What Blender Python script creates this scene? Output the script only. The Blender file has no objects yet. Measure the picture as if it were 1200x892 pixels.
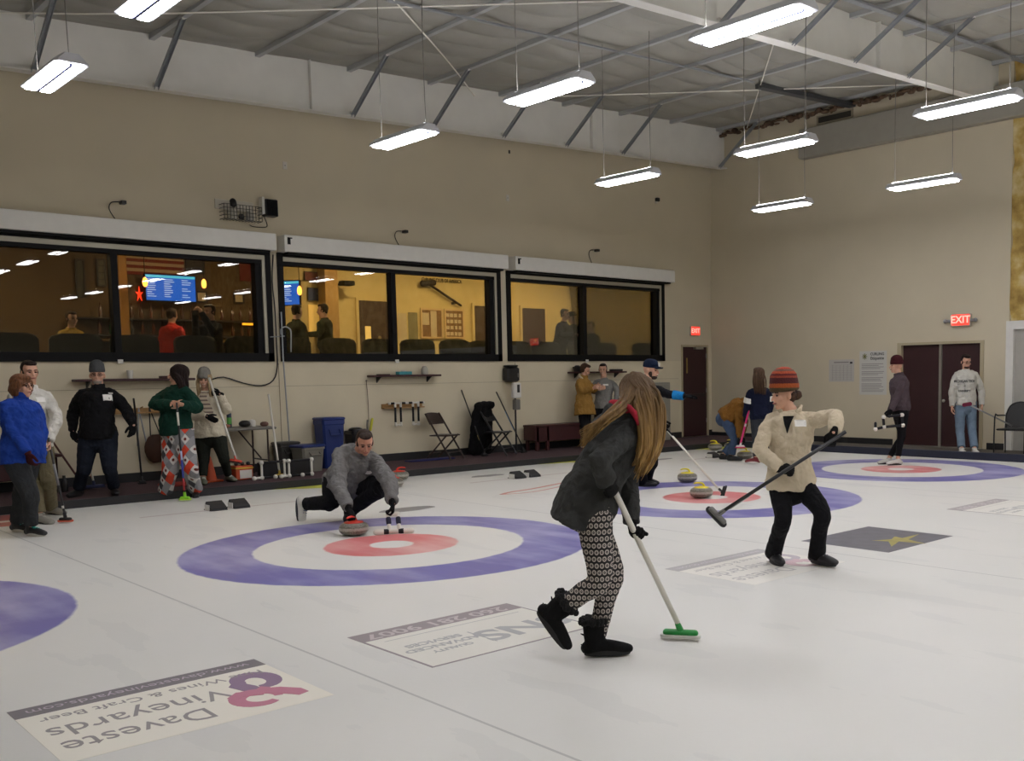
import bpy, math, random
from mathutils import Vector, Matrix, noise
from mathutils.bvhtree import BVHTree
V = Vector; PI = math.pi
scene = bpy.context.scene
COL = scene.collection
random.seed(7)

# ------------------------------------------------------------------ camera, world, exposure
RMAT = [[0.7135223476479579, -0.7004918729579761, -0.014035502369818795],
        [0.0702667366753689, 0.05161349074875189, 0.9961920664659616],
        [0.6971000251928994, 0.71179153092219, -0.08604865706972968]]
CR, CU, CF = V(RMAT[0]), V(RMAT[1]), V(RMAT[2])
CAM = V((-4.873477764, -8.052677393, 1.548073243))
FPX, PPX, PPY = 1165.1344, 728.5439, 539.3719
cd = bpy.data.cameras.new('camera'); cam = bpy.data.objects.new('camera', cd); COL.objects.link(cam)
m = Matrix((CR, CU, -CF)).transposed().to_4x4(); m.translation = CAM; cam.matrix_world = m
cd.sensor_fit = 'HORIZONTAL'; cd.sensor_width = 36.0; cd.lens = 36.0 * FPX / 1200.0
cd.shift_x = (600 - PPX) / 1200.0; cd.shift_y = (PPY - 446) / 1200.0
cd.clip_start = 0.05; cd.clip_end = 200
scene.camera = cam
scene.view_settings.view_transform = 'Standard'; scene.view_settings.look = 'None'
scene.view_settings.gamma = 1.0; scene.view_settings.use_curve_mapping = False
scene.view_settings.exposure = 0.0
LAMP_POWER = 41.0
LOUNGE_POWER = 230.0
w = bpy.data.worlds.new('world'); scene.world = w; w.use_nodes = True
w.node_tree.nodes['Background'].inputs[0].default_value = (0.55, 0.6, 0.7, 1)
w.node_tree.nodes['Background'].inputs[1].default_value = 0.02
scene.cycles.max_bounces = 8; scene.cycles.diffuse_bounces = 5; scene.cycles.glossy_bounces = 4
scene.cycles.sample_clamp_indirect = 6.0

# ------------------------------------------------------------------ helpers
def P(px, py, d):
    """the point that lies at depth d (metres in front of the camera) in the direction of pixel px, py"""
    return CAM + (CR * ((px - PPX) / FPX) + CU * (-(py - PPY) / FPX) + CF) * d
def depth(p): return CF.dot(V(p) - CAM)
def onz(px, py, z=0.0):
    r = P(px, py, 1) - CAM; return CAM + r * ((z - CAM.z) / r.z)
def ony(px, py, y):
    r = P(px, py, 1) - CAM; return CAM + r * ((y - CAM.y) / r.y)
def onx(px, py, x):
    r = P(px, py, 1) - CAM; return CAM + r * ((x - CAM.x) / r.x)
def reach(a, px, py, L, sgn):
    """the point on the ray of a pixel that lies L from joint a; sgn +1 the nearer to the camera, -1 the farther"""
    r = (P(px, py, 1) - CAM).normalized(); t = r.dot(a - CAM); c = CAM + r * t; q = (c - a).length
    if q >= L: return a + (c - a) * min(1.0, 1.12 * L / q)
    return c - r * (sgn * math.sqrt(L * L - q * q))

def lin(c):
    if isinstance(c, str):
        c = c.lstrip('#'); c = [int(c[i:i + 2], 16) / 255 for i in (0, 2, 4)]
        c = [x / 12.92 if x <= 0.04045 else ((x + 0.055) / 1.055) ** 2.4 for x in c]
    return tuple(c) + (1.0,)
MATS = {}
def mat(name, color, rough=0.6, metal=0.0, noise_amt=0.0, nscale=8.0, bump=0.0, bscale=60.0, emit=None, estr=0.0, spec=0.5, alpha=None):
    if name in MATS: return MATS[name]
    m = bpy.data.materials.new(name); m.use_nodes = True; nt = m.node_tree; b = nt.nodes['Principled BSDF']
    b.inputs['Roughness'].default_value = rough; b.inputs['Metallic'].default_value = metal
    b.inputs['Specular IOR Level'].default_value = spec
    c = lin(color)
    tc = nt.nodes.new('ShaderNodeTexCoord')
    if noise_amt > 0:
        n = nt.nodes.new('ShaderNodeTexNoise'); n.inputs['Scale'].default_value = nscale; n.inputs['Detail'].default_value = 4
        nt.links.new(tc.outputs['Object'], n.inputs['Vector'])
        r = nt.nodes.new('ShaderNodeMapRange'); r.inputs['To Min'].default_value = 1 - noise_amt; r.inputs['To Max'].default_value = 1 + noise_amt
        r.inputs['From Min'].default_value = 0.25; r.inputs['From Max'].default_value = 0.75
        nt.links.new(n.outputs['Fac'], r.inputs['Value'])
        mx = nt.nodes.new('ShaderNodeVectorMath'); mx.operation = 'SCALE'; mx.inputs[0].default_value = c[:3]
        nt.links.new(r.outputs[0], mx.inputs['Scale']); nt.links.new(mx.outputs[0], b.inputs['Base Color'])
    else: b.inputs['Base Color'].default_value = c
    if bump > 0:
        n2 = nt.nodes.new('ShaderNodeTexNoise'); n2.inputs['Scale'].default_value = bscale; n2.inputs['Detail'].default_value = 3
        nt.links.new(tc.outputs['Object'], n2.inputs['Vector'])
        bp = nt.nodes.new('ShaderNodeBump'); bp.inputs['Strength'].default_value = bump; bp.inputs['Distance'].default_value = 0.01
        nt.links.new(n2.outputs['Fac'], bp.inputs['Height']); nt.links.new(bp.outputs[0], b.inputs['Normal'])
    if emit is not None:
        b.inputs['Emission Color'].default_value = lin(emit); b.inputs['Emission Strength'].default_value = estr
    MATS[name] = m; return m
def nodes(name):
    m = bpy.data.materials.new(name); m.use_nodes = True; MATS[name] = m
    return m, m.node_tree, m.node_tree.nodes['Principled BSDF']
def mth(nt, op, a, b=None, c=None):
    n = nt.nodes.new('ShaderNodeMath'); n.operation = op
    for i, x in enumerate((a, b, c)):
        if x is None: continue
        if isinstance(x, (int, float)): n.inputs[i].default_value = x
        else: nt.links.new(x, n.inputs[i])
    return n.outputs[0]
def mixc(nt, f, a, b):
    n = nt.nodes.new('ShaderNodeMix'); n.data_type = 'RGBA'
    for s, x in ((0, f), (6, a), (7, b)):
        if isinstance(x, (int, float)): n.inputs[s].default_value = x
        elif isinstance(x, tuple): n.inputs[s].default_value = x
        else: nt.links.new(x, n.inputs[s])
    return n.outputs[2]

class Geo:
    def __init__(s): s.v = []; s.f = []; s.m = []; s.mi = 0
    def add(s, vs, fs):
        o = len(s.v); s.v += [tuple(x) for x in vs]; s.f += [tuple(i + o for i in f) for f in fs]; s.m += [s.mi] * len(fs); return s
    def box(s, lo, hi, M=None):
        x0, y0, z0 = lo; x1, y1, z1 = hi
        vs = [V(q) for q in ((x0,y0,z0),(x1,y0,z0),(x1,y1,z0),(x0,y1,z0),(x0,y0,z1),(x1,y0,z1),(x1,y1,z1),(x0,y1,z1))]
        if M: vs = [M @ q for q in vs]
        return s.add(vs, [(0,3,2,1),(4,5,6,7),(0,1,5,4),(1,2,6,5),(2,3,7,6),(3,0,4,7)])
    def bbox(s, lo, hi, b=0.01, M=None):
        """box with chamfered vertical and horizontal edges"""
        x0, y0, z0 = lo; x1, y1, z1 = hi
        lv = [(z0, b), (z0 + b, 0), (z1 - b, 0), (z1, b)]; vs = []; fs = []
        for z, i in lv:
            c = b
            vs += [(x0+i+c,y0+i,z),(x1-i-c,y0+i,z),(x1-i,y0+i+c,z),(x1-i,y1-i-c,z),(x1-i-c,y1-i,z),(x0+i+c,y1-i,z),(x0+i,y1-i-c,z),(x0+i,y0+i+c,z)]
        for k in range(3):
            for j in range(8): fs.append((k*8+j, k*8+(j+1)%8, (k+1)*8+(j+1)%8, (k+1)*8+j))
        fs += [tuple(reversed(range(8))), tuple(range(24, 32))]
        vs = [V(q) for q in vs]
        if M: vs = [M @ q for q in vs]
        return s.add(vs, fs)
    def loft(s, rings, caps=True):
        n = len(rings[0]); vs = [p for r in rings for p in r]; fs = []
        for k in range(len(rings) - 1):
            for j in range(n): fs.append((k*n+j, k*n+(j+1)%n, (k+1)*n+(j+1)%n, (k+1)*n+j))
        if caps: fs += [tuple(reversed(range(n))), tuple(range((len(rings)-1)*n, len(rings)*n))]
        return s.add(vs, fs)
    def tube(s, pts, rad, side=None, n=12, cap='round', sm=0):
        pts = [V(p) for p in pts]; rad = [(r, r) if not isinstance(r, tuple) else r for r in (rad if isinstance(rad, (list,)) else [rad] * len(pts))]
        if sm:
            np_, nr = [], []
            for i in range(len(pts) - 1):
                p0, p1, p2, p3 = pts[max(i-1,0)], pts[i], pts[i+1], pts[min(i+2,len(pts)-1)]
                for k in range(sm):
                    t = k / sm
                    np_.append(0.5*((2*p1)+(p2-p0)*t+(2*p0-5*p1+4*p2-p3)*t*t+(3*p1-p0-3*p2+p3)*t**3))
                    e = t*t*(3-2*t); nr.append((rad[i][0]*(1-e)+rad[i+1][0]*e, rad[i][1]*(1-e)+rad[i+1][1]*e))
            pts, rad = np_ + [pts[-1]], nr + [rad[-1]]
        N = len(pts); T = []
        for i in range(N):
            t = pts[min(i+1, N-1)] - pts[max(i-1, 0)]; T.append(t.normalized() if t.length > 1e-9 else V((0,0,1)))
        a = V(side) if side is not None else T[0].orthogonal()
        rings = []
        for i in range(N):
            q = a - T[i] * a.dot(T[i])
            if q.length < 1e-4: q = T[i].orthogonal()
            q.normalize()
            if side is None: a = q
            b = T[i].cross(q); rings.append((pts[i], q, b, rad[i], T[i]))
        out = []
        def ring(c, q, b, r, k=1.0): return [c + q*(math.cos(2*PI*j/n)*r[0]*k) + b*(math.sin(2*PI*j/n)*r[1]*k) for j in range(n)]
        if cap == 'round':
            c, q, b, r, t = rings[0]; h = min(r)
            for an in (80, 55, 28): out.append(ring(c - t*h*math.sin(math.radians(an)), q, b, r, math.cos(math.radians(an))))
        for c, q, b, r, t in rings: out.append(ring(c, q, b, r))
        if cap == 'round':
            c, q, b, r, t = rings[-1]; h = min(r)
            for an in (28, 55, 80): out.append(ring(c + t*h*math.sin(math.radians(an)), q, b, r, math.cos(math.radians(an))))
        return s.loft(out)
    def ell(s, c, r, A=None, n=14, k=9):
        """ellipsoid, r = radii along the axes A (three vectors)"""
        A = A or (V((1,0,0)), V((0,1,0)), V((0,0,1))); c = V(c); rings = []
        for i in range(1, k):
            th = PI*i/k; rings.append([c - A[2]*r[2]*math.cos(th) + (A[0]*(math.cos(2*PI*j/n)*r[0]) + A[1]*(math.sin(2*PI*j/n)*r[1]))*math.sin(th) for j in range(n)])
        return s.loft(rings)
    def lathe(s, c, prof, A=None, n=24, ex=1.0, ey=1.0):
        A = A or (V((1,0,0)), V((0,1,0)), V((0,0,1))); c = V(c)
        return s.loft([[c + A[2]*z + A[0]*(math.cos(2*PI*j/n)*r*ex) + A[1]*(math.sin(2*PI*j/n)*r*ey) for j in range(n)] for r, z in prof])
    def prism(s, poly, t, M=None):
        """polygon in local xy extruded by t along z"""
        n = len(poly); vs = [V((x, y, 0)) for x, y in poly] + [V((x, y, t)) for x, y in poly]
        if M: vs = [M @ q for q in vs]
        return s.add(vs, [tuple(reversed(range(n))), tuple(range(n, 2*n))] + [(j, (j+1)%n, n+(j+1)%n, n+j) for j in range(n)])
    def mesh(s, name, off=V((0,0,0))):
        me = bpy.data.meshes.new(name); me.from_pydata([(x-off.x, y-off.y, z-off.z) for x, y, z in s.v], [], s.f)
        if any(s.m): me.polygons.foreach_set('material_index', s.m)
        me.update(); return me

def wloc(o):
    l = V((0,0,0))
    while o is not None: l += o.location; o = o.parent
    return l
def obj(name, g, m=None, parent=None, smooth=False, at=None):
    """one mesh object; geometry given in world coordinates"""
    off = wloc(parent) if parent else V((0,0,0))
    loc = V(at) - off if at is not None else V((0,0,0))
    me = g.mesh(name, off + loc) if isinstance(g, Geo) else g
    for x in (m if isinstance(m, (list, tuple)) else [m]):
        if x is not None: me.materials.append(x)
    if smooth:
        me.polygons.foreach_set('use_smooth', [True]*len(me.polygons))
        if smooth == 'auto': me.set_sharp_from_angle(angle=math.radians(40))
    o = bpy.data.objects.new(name, me); COL.objects.link(o); o.parent = parent; o.location = loc
    return o
def tag(o, label=None, cat=None, group=None, kind=None):
    if label: o['label'] = label
    if cat: o['category'] = cat
    if group: o['group'] = group
    if kind: o['kind'] = kind
    return o
def struct(name, g, m, parent=None, smooth=False, label=None):
    o = obj(name, g, m, parent, smooth)
    if parent is None: o['kind'] = 'structure'
    if label: o['label'] = label
    return o
def thing(name, label, cat, loc=(0,0,0), group=None):
    o = bpy.data.objects.new(name, None); COL.objects.link(o); o.location = loc; o.empty_display_size = 0.1
    return tag(o, label, cat, group)
def place(o, loc, rz=0.0):
    o.location = loc; o.rotation_euler = (0, 0, rz); return o
def dup(o, loc, rz=0.0, label=None, parent=None):
    c = o.copy(); COL.objects.link(c)
    if parent is not None: c.parent = parent
    else: c.location = loc; c.rotation_euler = (0, 0, rz)
    if label: c['label'] = label
    for ch in list(o.children): dup(ch, None, parent=c)
    return c
def fuse(name, g, m, parent, voxel=0.008, smooth=3, disp=0.0, dscale=0.12):
    """fuses overlapping closed shells into one continuous surface"""
    off = wloc(parent) if parent else V((0,0,0))
    me = g.mesh('tmp', off); t = bpy.data.objects.new('tmp', me); COL.objects.link(t)
    r = t.modifiers.new('r', 'REMESH'); r.mode = 'VOXEL'; r.voxel_size = voxel; r.use_smooth_shade = True
    if smooth: q = t.modifiers.new('s', 'SMOOTH'); q.iterations = smooth; q.factor = 0.5
    if disp:
        tx = bpy.data.textures.get('folds%g' % dscale)
        if tx is None: tx = bpy.data.textures.new('folds%g' % dscale, 'CLOUDS'); tx.noise_scale = dscale; tx.noise_depth = 2
        d = t.modifiers.new('d', 'DISPLACE'); d.texture = tx; d.strength = disp; d.mid_level = 0.5; d.texture_coords = 'LOCAL'
    dg = bpy.context.evaluated_depsgraph_get(); dg.update()
    nm = bpy.data.meshes.new_from_object(t.evaluated_get(dg), preserve_all_data_layers=False, depsgraph=dg)
    bpy.data.objects.remove(t); bpy.data.meshes.remove(me); nm.name = name; nm.materials.clear()
    for x in (m if isinstance(m, (list, tuple)) else [m]): nm.materials.append(x)
    nm.polygons.foreach_set('use_smooth', [True]*len(nm.polygons))
    o = bpy.data.objects.new(name, nm); COL.objects.link(o); o.parent = parent; return o
def text(name, body, size, m, parent=None, M=None, ext=0.0015, align='CENTER', bold=0.0, sx=1.0, width=None):
    """lettering as a mesh; M maps its own xy plane (z towards the reader) into the parent's frame"""
    c = bpy.data.curves.new('t', 'FONT'); c.body = body; c.size = size; c.extrude = ext; c.align_x = align; c.align_y = 'CENTER'; c.offset = bold
    c.resolution_u = 3
    t = bpy.data.objects.new('t', c); COL.objects.link(t)
    dg = bpy.context.evaluated_depsgraph_get(); dg.update()
    me = bpy.data.meshes.new_from_object(t.evaluated_get(dg)); bpy.data.objects.remove(t); bpy.data.curves.remove(c)
    me.name = name; me.materials.clear(); me.materials.append(m)
    if width:
        xs_ = [v.co.x for v in me.vertices]; sx = width / (max(xs_) - min(xs_)); me.transform(Matrix.Translation((-(max(xs_) + min(xs_)) / 2, 0, 0)))
    me.transform(Matrix.Diagonal((sx, 1, 1, 1)))
    if M is not None: me.transform(M)
    o = bpy.data.objects.new(name, me); COL.objects.link(o); o.parent = parent; return o
def frame(loc, X, Y, Z):
    M = Matrix((V(X).normalized(), V(Y).normalized(), V(Z).normalized())).transposed().to_4x4(); M.translation = V(loc); return M
# ------------------------------------------------------------------ the setting
SW = 4.58                     # width of one sheet
WX, WY = 13.05, 7.2           # right wall, window wall
XL, YB = -7.5, -21.0          # walls out of frame
def roofz(x): return 7.07 + 0.0545 * (x - 13.05)

# ice with painted houses
m, nt, b = nodes('painted_ice')
geo = nt.nodes.new('ShaderNodeNewGeometry'); sep = nt.nodes.new('ShaderNodeSeparateXYZ'); nt.links.new(geo.outputs['Position'], sep.inputs[0])
def nz(scale, detail=3, sc=(1,1,1)):
    mp = nt.nodes.new('ShaderNodeMapping'); nt.links.new(geo.outputs['Position'], mp.inputs[0]); mp.inputs['Scale'].default_value = sc
    n = nt.nodes.new('ShaderNodeTexNoise'); n.inputs['Scale'].default_value = scale; n.inputs['Detail'].default_value = detail
    nt.links.new(mp.outputs[0], n.inputs['Vector']); return n.outputs['Fac']
X, Y = sep.outputs[0], sep.outputs[1]
xm = mth(nt, 'SUBTRACT', X, mth(nt, 'MULTIPLY', mth(nt, 'ROUND', mth(nt, 'DIVIDE', X, SW)), SW))
d = mth(nt, 'SQRT', mth(nt, 'ADD', mth(nt, 'MULTIPLY', xm, xm), mth(nt, 'MULTIPLY', Y, Y)))
d = mth(nt, 'ADD', d, mth(nt, 'MULTIPLY', mth(nt, 'SUBTRACT', nz(9), 0.5), 0.03))
def band(lo, hi, s=0.012): 
    return mth(nt, 'MULTIPLY', mth(nt, 'SMOOTH_MIN', 1, mth(nt, 'MAXIMUM', mth(nt, 'DIVIDE', mth(nt, 'SUBTRACT', d, lo - s), 2*s), 0), 0.01),
               mth(nt, 'SMOOTH_MIN', 1, mth(nt, 'MAXIMUM', mth(nt, 'DIVIDE', mth(nt, 'SUBTRACT', hi + s, d), 2*s), 0), 0.01))
big = nz(0.55, 4); streak = nz(3.0, 5, (1.0, 0.25, 1)); fine = nz(40, 3)
base = mixc(nt, mth(nt, 'MULTIPLY', big, 0.75), lin('#e2e0da'), lin('#d2d4d0'))
base = mixc(nt, mth(nt, 'MULTIPLY', mth(nt, 'GREATER_THAN', streak, 0.60), 0.10), base, lin('#a9adae'))
frost = mth(nt, 'MULTIPLY_ADD', mth(nt, 'MAXIMUM', mth(nt, 'SUBTRACT', mth(nt, 'ADD', mth(nt, 'MULTIPLY', streak, 0.5), mth(nt, 'MULTIPLY', nz(0.9, 4), 0.5)), 0.44), 0), 3.2, 0.06)
blue = mixc(nt, frost, lin('#6662a6'), lin('#bdbcd6')); red = mixc(nt, frost, lin('#d06c6e'), lin('#e4c2bc'))
c = mixc(nt, band(1.22, 1.83), base, blue); c = mixc(nt, band(0.20, 0.61), c, red)
ld = mth(nt, 'ABSOLUTE', mth(nt, 'SUBTRACT', mth(nt, 'ABSOLUTE', xm), SW / 2))
c = mixc(nt, mth(nt, 'MULTIPLY', mth(nt, 'LESS_THAN', ld, 0.008), 0.35), c, lin('#55555a'))
hk = mth(nt, 'ABSOLUTE', mth(nt, 'SUBTRACT', Y, 3.80))                       # worn red-brown line at the hacks
hw = mth(nt, 'MULTIPLY', mth(nt, 'LESS_THAN', hk, 0.035), mth(nt, 'LESS_THAN', mth(nt, 'ABSOLUTE', xm), 0.95))
c = mixc(nt, mth(nt, 'MULTIPLY', hw, 0.38), c, lin('#8c5a5c'))
nt.links.new(c, b.inputs['Base Color'])
b.inputs['Specular IOR Level'].default_value = 0.30
rr = nt.nodes.new('ShaderNodeMapRange'); rr.inputs['To Min'].default_value = 0.34; rr.inputs['To Max'].default_value = 0.5
nt.links.new(big, rr.inputs['Value']); nt.links.new(rr.outputs[0], b.inputs['Roughness'])
bp = nt.nodes.new('ShaderNodeBump'); bp.inputs['Strength'].default_value = 0.15; bp.inputs['Distance'].default_value = 0.004
nt.links.new(fine, bp.inputs['Height']); nt.links.new(bp.outputs[0], b.inputs['Normal'])
ICE = m
g = Geo().box((XL, YB, -0.1), (11.33, 5.34, 0.0)); tag(struct('floor', g, ICE), 'white curling ice with blue and red painted houses')

# painted wall material with faint patchy roller marks
WALL = mat('wall_paint_beige', '#cac0a7', 0.75, noise_amt=0.035, nscale=1.3, bump=0.06, bscale=18)
LOWW = mat('block_paint_cream', '#d2c8ad', 0.7, noise_amt=0.04, nscale=2.0, bump=0.10, bscale=9)
g = Geo()
wins = [(-2.30, 2.33), (2.45, 6.88), (7.03, 11.43)]
WZ0, WZ1 = 1.83, 3.50
xs = [XL - 0.3] + [q for w_ in wins for q in w_] + [WX + 0.3]
for i in range(0, len(xs) - 2, 2): g.box((xs[i], WY, WZ0), (xs[i+1], WY + 0.25, WZ1))
g.box((xs[-2], WY, 2.20), (xs[-1], WY + 0.25, WZ1)); g.box((xs[-2], WY, WZ0), (12.0, WY + 0.25, 2.20)); g.box((12.93, WY, WZ0), (xs[-1], WY + 0.25, 2.20)); g.box((12.0, WY + 0.2, WZ0), (12.93, WY + 0.25, 2.20))
g.box((XL - 0.3, WY, WZ1), (WX + 0.3, WY + 0.25, 8.2))
g.mi = 1
for a, b_ in ((XL - 0.3, 12.00), (12.93, WX + 0.3)): g.box((a, WY, 0.0), (b_, WY + 0.25, WZ0))
g.box((12.00, WY + 0.1, 0.0), (12.93, WY + 0.25, 0.09)); g.box((12.0, WY + 0.2, 0.09), (12.93, WY + 0.25, WZ0))
struct('wall_back', g, [WALL, LOWW])
JO = mat('wall_joint', '#8d826c', 0.8)
g = Geo()
for x0, x1 in ((-2.0, 2.4), (2.5, 11.9)): g.box((x0, WY - 0.004, 1.432), (x1, WY, 1.437))
for x in (2.40, 7.2): g.box((x, WY - 0.004, 0.1), (x + 0.012, WY, 1.8))
struct('trim_1', g, JO)
INS = None
g = Geo()
g.box((WX, 2.33, 0.0), (WX + 0.25, WY + 0.25, 8.2)); g.box((WX, 0.06, 0.0), (WX + 0.25, 0.53, 8.2)); g.box((WX, 0.53, 2.09), (WX + 0.25, 2.33, 8.2))
g.box((WX + 0.2, 0.53, 0.0), (WX + 0.25, 2.33, 2.09))
struct('wall_right', g, WALL)
g = Geo().box((XL - 0.25, YB, 0.0), (XL, WY, 8.2)); struct('wall_left', g, WALL)
g = Geo().box((XL, YB - 0.25, 0.0), (WX + 0.5, YB, 8.2)); struct('wall_front', g, WALL)
# yellow faced insulation beyond the end of the painted wall
m, nt, b = nodes('yellow_insulation'); tc = nt.nodes.new('ShaderNodeTexCoord')
n = nt.nodes.new('ShaderNodeTexNoise'); n.inputs['Scale'].default_value = 3.5; n.inputs['Detail'].default_value = 7; nt.links.new(tc.outputs['Object'], n.inputs['Vector'])
r = nt.nodes.new('ShaderNodeValToRGB'); r.color_ramp.elements[0].position = 0.33; r.color_ramp.elements[0].color = lin('#8f7238'); r.color_ramp.elements[1].position = 0.68; r.color_ramp.elements[1].color = lin('#d8c896')
e = r.color_ramp.elements.new(0.5); e.color = lin('#bda058')
nt.links.new(n.outputs['Fac'], r.inputs[0]); nt.links.new(r.outputs[0], b.inputs['Base Color']); b.inputs['Roughness'].default_value = 0.85
bp = nt.nodes.new('ShaderNodeBump'); bp.inputs['Strength'].default_value = 0.6; bp.inputs['Distance'].default_value = 0.03; nt.links.new(n.outputs['Fac'], bp.inputs['Height']); nt.links.new(bp.outputs[0], b.inputs['Normal'])
INS = m
g = Geo()
NY, NZ = 60, 60
vs, fs = [], []
for i in range(NY + 1):
    for j in range(NZ + 1):
        y = 0.06 + (YB - 0.06) * (i / NY) ** 1.6; z = 2.35 + (8.2 - 2.35) * j / NZ
        seam = min(abs((z - 2.42) % 1.45), 1.45 - abs((z - 2.42) % 1.45)); 
        x = WX + 0.10 - 0.09 * min(1, seam / 0.25) - 0.03 * noise.noise((y * 2, z * 2, 0))
        vs.append((x, y, z))
for i in range(NY):
    for j in range(NZ):
        a = i * (NZ + 1) + j; fs.append((a, a + 1, a + NZ + 2, a + NZ + 1))
g.add(vs, fs); g.box((WX + 0.12, YB, 2.3), (WX + 0.25, 0.06, 8.2))
struct('wall_insulation', g, INS, smooth=True)
g = Geo().box((WX + 0.05, YB, 0.0), (WX + 0.25, 0.0, 2.3))
for k in range(40): y = -0.18 - k * 0.16; g.box((WX + 0.035, y - 0.10, 0.0), (WX + 0.055, y, 2.28))
struct('trim_2', g, mat('corrugated_panel_grey', '#a9a69d', 0.6, noise_amt=0.05, bump=0.05))
WHT = mat('painted_white', '#dddcd5', 0.5, noise_amt=0.03)
g = Geo().box((WX - 0.02, -0.03, 0.0), (WX + 0.10, 0.11, 2.42)).box((WX - 0.02, YB, 2.27), (WX + 0.10, -0.03, 2.42))
struct('trim_3', g, WHT)

# roof lining: faced blanket sagging between the purlins
m, nt, b = nodes('ceiling_blanket'); tc = nt.nodes.new('ShaderNodeTexCoord')
n = nt.nodes.new('ShaderNodeTexNoise'); n.inputs['Scale'].default_value = 2.0; n.inputs['Detail'].default_value = 5; nt.links.new(tc.outputs['Object'], n.inputs['Vector'])
nt.links.new(mixc(nt, n.outputs['Fac'], lin('#a3a198'), lin('#8b897f')), b.inputs['Base Color']); b.inputs['Roughness'].default_value = 0.65
CEIL = m
PURL = [2.08 + 1.53 * k for k in range(-6, 8)]
g = Geo(); vs, fs = [], []
NX, NYc = 134, 620
for i in range(NX + 1):
    x = XL - 0.2 + (WX + 0.4 - XL) * i / NX
    fr = ((x - PURL[0]) / 1.53) % 1.0; sagx = math.sin(PI * fr) ** 0.9
    for j in range(NYc + 1):
        y = YB + (WY - YB) * j / NYc
        k = (y - 0.2 * math.sin(x * 0.8)) / 0.587
        s = abs(math.sin(PI * k)) ** 0.45
        e = min(1.0, min(abs(y - q_) for q_ in (6.78, 0.35, -6.1, -12.5)) / 0.7); e = e * e * (3 - 2 * e)
        z = roofz(x) - 0.012 - sagx * (0.12 * s) * e - 0.02 * noise.noise((x * 1.3, y * 1.3, 3))
        vs.append((x, y, z))
for i in range(NX):
    for j in range(NYc):
        a = i * (NYc + 1) + j; fs.append((a, a + 1, a + NYc + 2, a + NYc + 1))
g.add(vs, fs)
ceil = struct('ceiling', g, CEIL, smooth=True)
g = Geo().box((XL - 0.3, YB - 0.3, 7.35), (WX + 0.3, WY + 0.3, 7.45)); struct('ceiling_deck', g, CEIL)
STL = mat('galvanised_steel', '#989c9f', 0.5, 0.3, noise_amt=0.12, nscale=14)
STLW = mat('primer_white_steel', '#e6e5de', 0.55, noise_amt=0.04, nscale=3)
for x in PURL:
    if x > WX: continue
    z = roofz(x)
    g = Geo().box((x - 0.036, YB, z - 0.085), (x + 0.036, WY, z - 0.073)).box((x - 0.036, YB, z - 0.073), (x - 0.030, WY, z + 0.12)).box((x + 0.030, YB, z - 0.073), (x + 0.036, WY, z - 0.04))
    o = struct('beam_purlin', g, mat('purlin_steel', '#b2b4b4', 0.5, 0.2))
def rafter(yc, za0, za1):
    """welded tapered I-beam running along x: web and bottom flange"""
    g = Geo(); xs_ = [XL, WX + (0.02 if yc > 3 else 0.02)]
    zb = lambda x: za0 + (za1 - za0) * (x - XL) / (WX - XL)
    a = xs_[0]; e = xs_[1]
    def quadbox(x0, x1, y0, y1, f0, f1):
        vs = [(x0,y0,f0(x0)),(x1,y0,f0(x1)),(x1,y1,f0(x1)),(x0,y1,f0(x0)),(x0,y0,f1(x0)),(x1,y0,f1(x1)),(x1,y1,f1(x1)),(x0,y1,f1(x0))]
        g.add(vs, [(0,3,2,1),(4,5,6,7),(0,1,5,4),(1,2,6,5),(2,3,7,6),(3,0,4,7)])
    quadbox(a, e, yc - 0.006, yc + 0.006, zb, lambda x: roofz(x) + 0.02)
    quadbox(a, e, yc - 0.09, yc + 0.09, zb, lambda x: zb(x) + 0.018)
    quadbox(a, e, yc - 0.09, yc + 0.09, lambda x: roofz(x) - 0.0, lambda x: roofz(x) + 0.02)
    for x in (2.9, 8.9):
        quadbox(x, x + 0.01, yc - 0.085, yc + 0.085, zb, roofz)
    return struct('beam_rafter', g, STLW)
rafter(6.78, 5.28, 6.17); rafter(0.35, 5.28, 6.33)
rafter(-6.1, 5.28, 6.33); rafter(-12.5, 5.28, 6.33)
# braces from purlins down to the bottom flanges
def brace(x, yb, zb, yt):
    a = V((x, yb, zb + 0.02)); c = V((x, yt, roofz(x) - 0.05)); u = (c - a).normalized(); n_ = V((1, 0, 0)); w_ = u.cross(n_)
    g = Geo()
    M = frame(a, n_, w_, u); L = (c - a).length
    g.box((-0.03, -0.005, 0), (0.03, 0.0, L), M).box((-0.03, -0.045, 0), (-0.025, 0, L), M).box((0.025, -0.045, 0), (0.03, 0, L), M)
    t = thing('flange_brace', LBL, 'brace', a, 'diagonal steel braces under the roof beams')
    obj('strut', g, STL, t)
    obj('clip', Geo().box((x - 0.03, yt - 0.03, roofz(x) - 0.09), (x + 0.03, yt + 0.03, roofz(x) - 0.045)), STLW, t); obj('clip', Geo().box((x - 0.025, yb - 0.02, zb + 0.0), (x + 0.025, yb + 0.03, zb + 0.08)), STLW, t)
zb1 = lambda x: 5.28 + (6.17 - 5.28) * (x - XL) / (WX - XL); zb2 = lambda x: 5.28 + (6.33 - 5.28) * (x - XL) / (WX - XL)
ordn = ['first', 'second', 'third', 'fourth', 'fifth', 'sixth', 'seventh', 'eighth', 'ninth']
xsb = [-0.98, 0.55, 3.61, 5.14, 6.67, 8.20, 9.73, 12.79]
for i, x in enumerate(xsb):
    LBL = 'galvanised diagonal strut on the white beam along the window wall, %s from the left' % ordn[i]; brace(x, 6.72, zb1(x), 5.62)
for i, x in enumerate([5.14, 6.67, 8.20, 9.73]):
    LBL = 'galvanised diagonal strut on the beam crossing the top right, %s from the left' % ordn[i]; brace(x, 0.29, zb2(x), -0.80)
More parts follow.
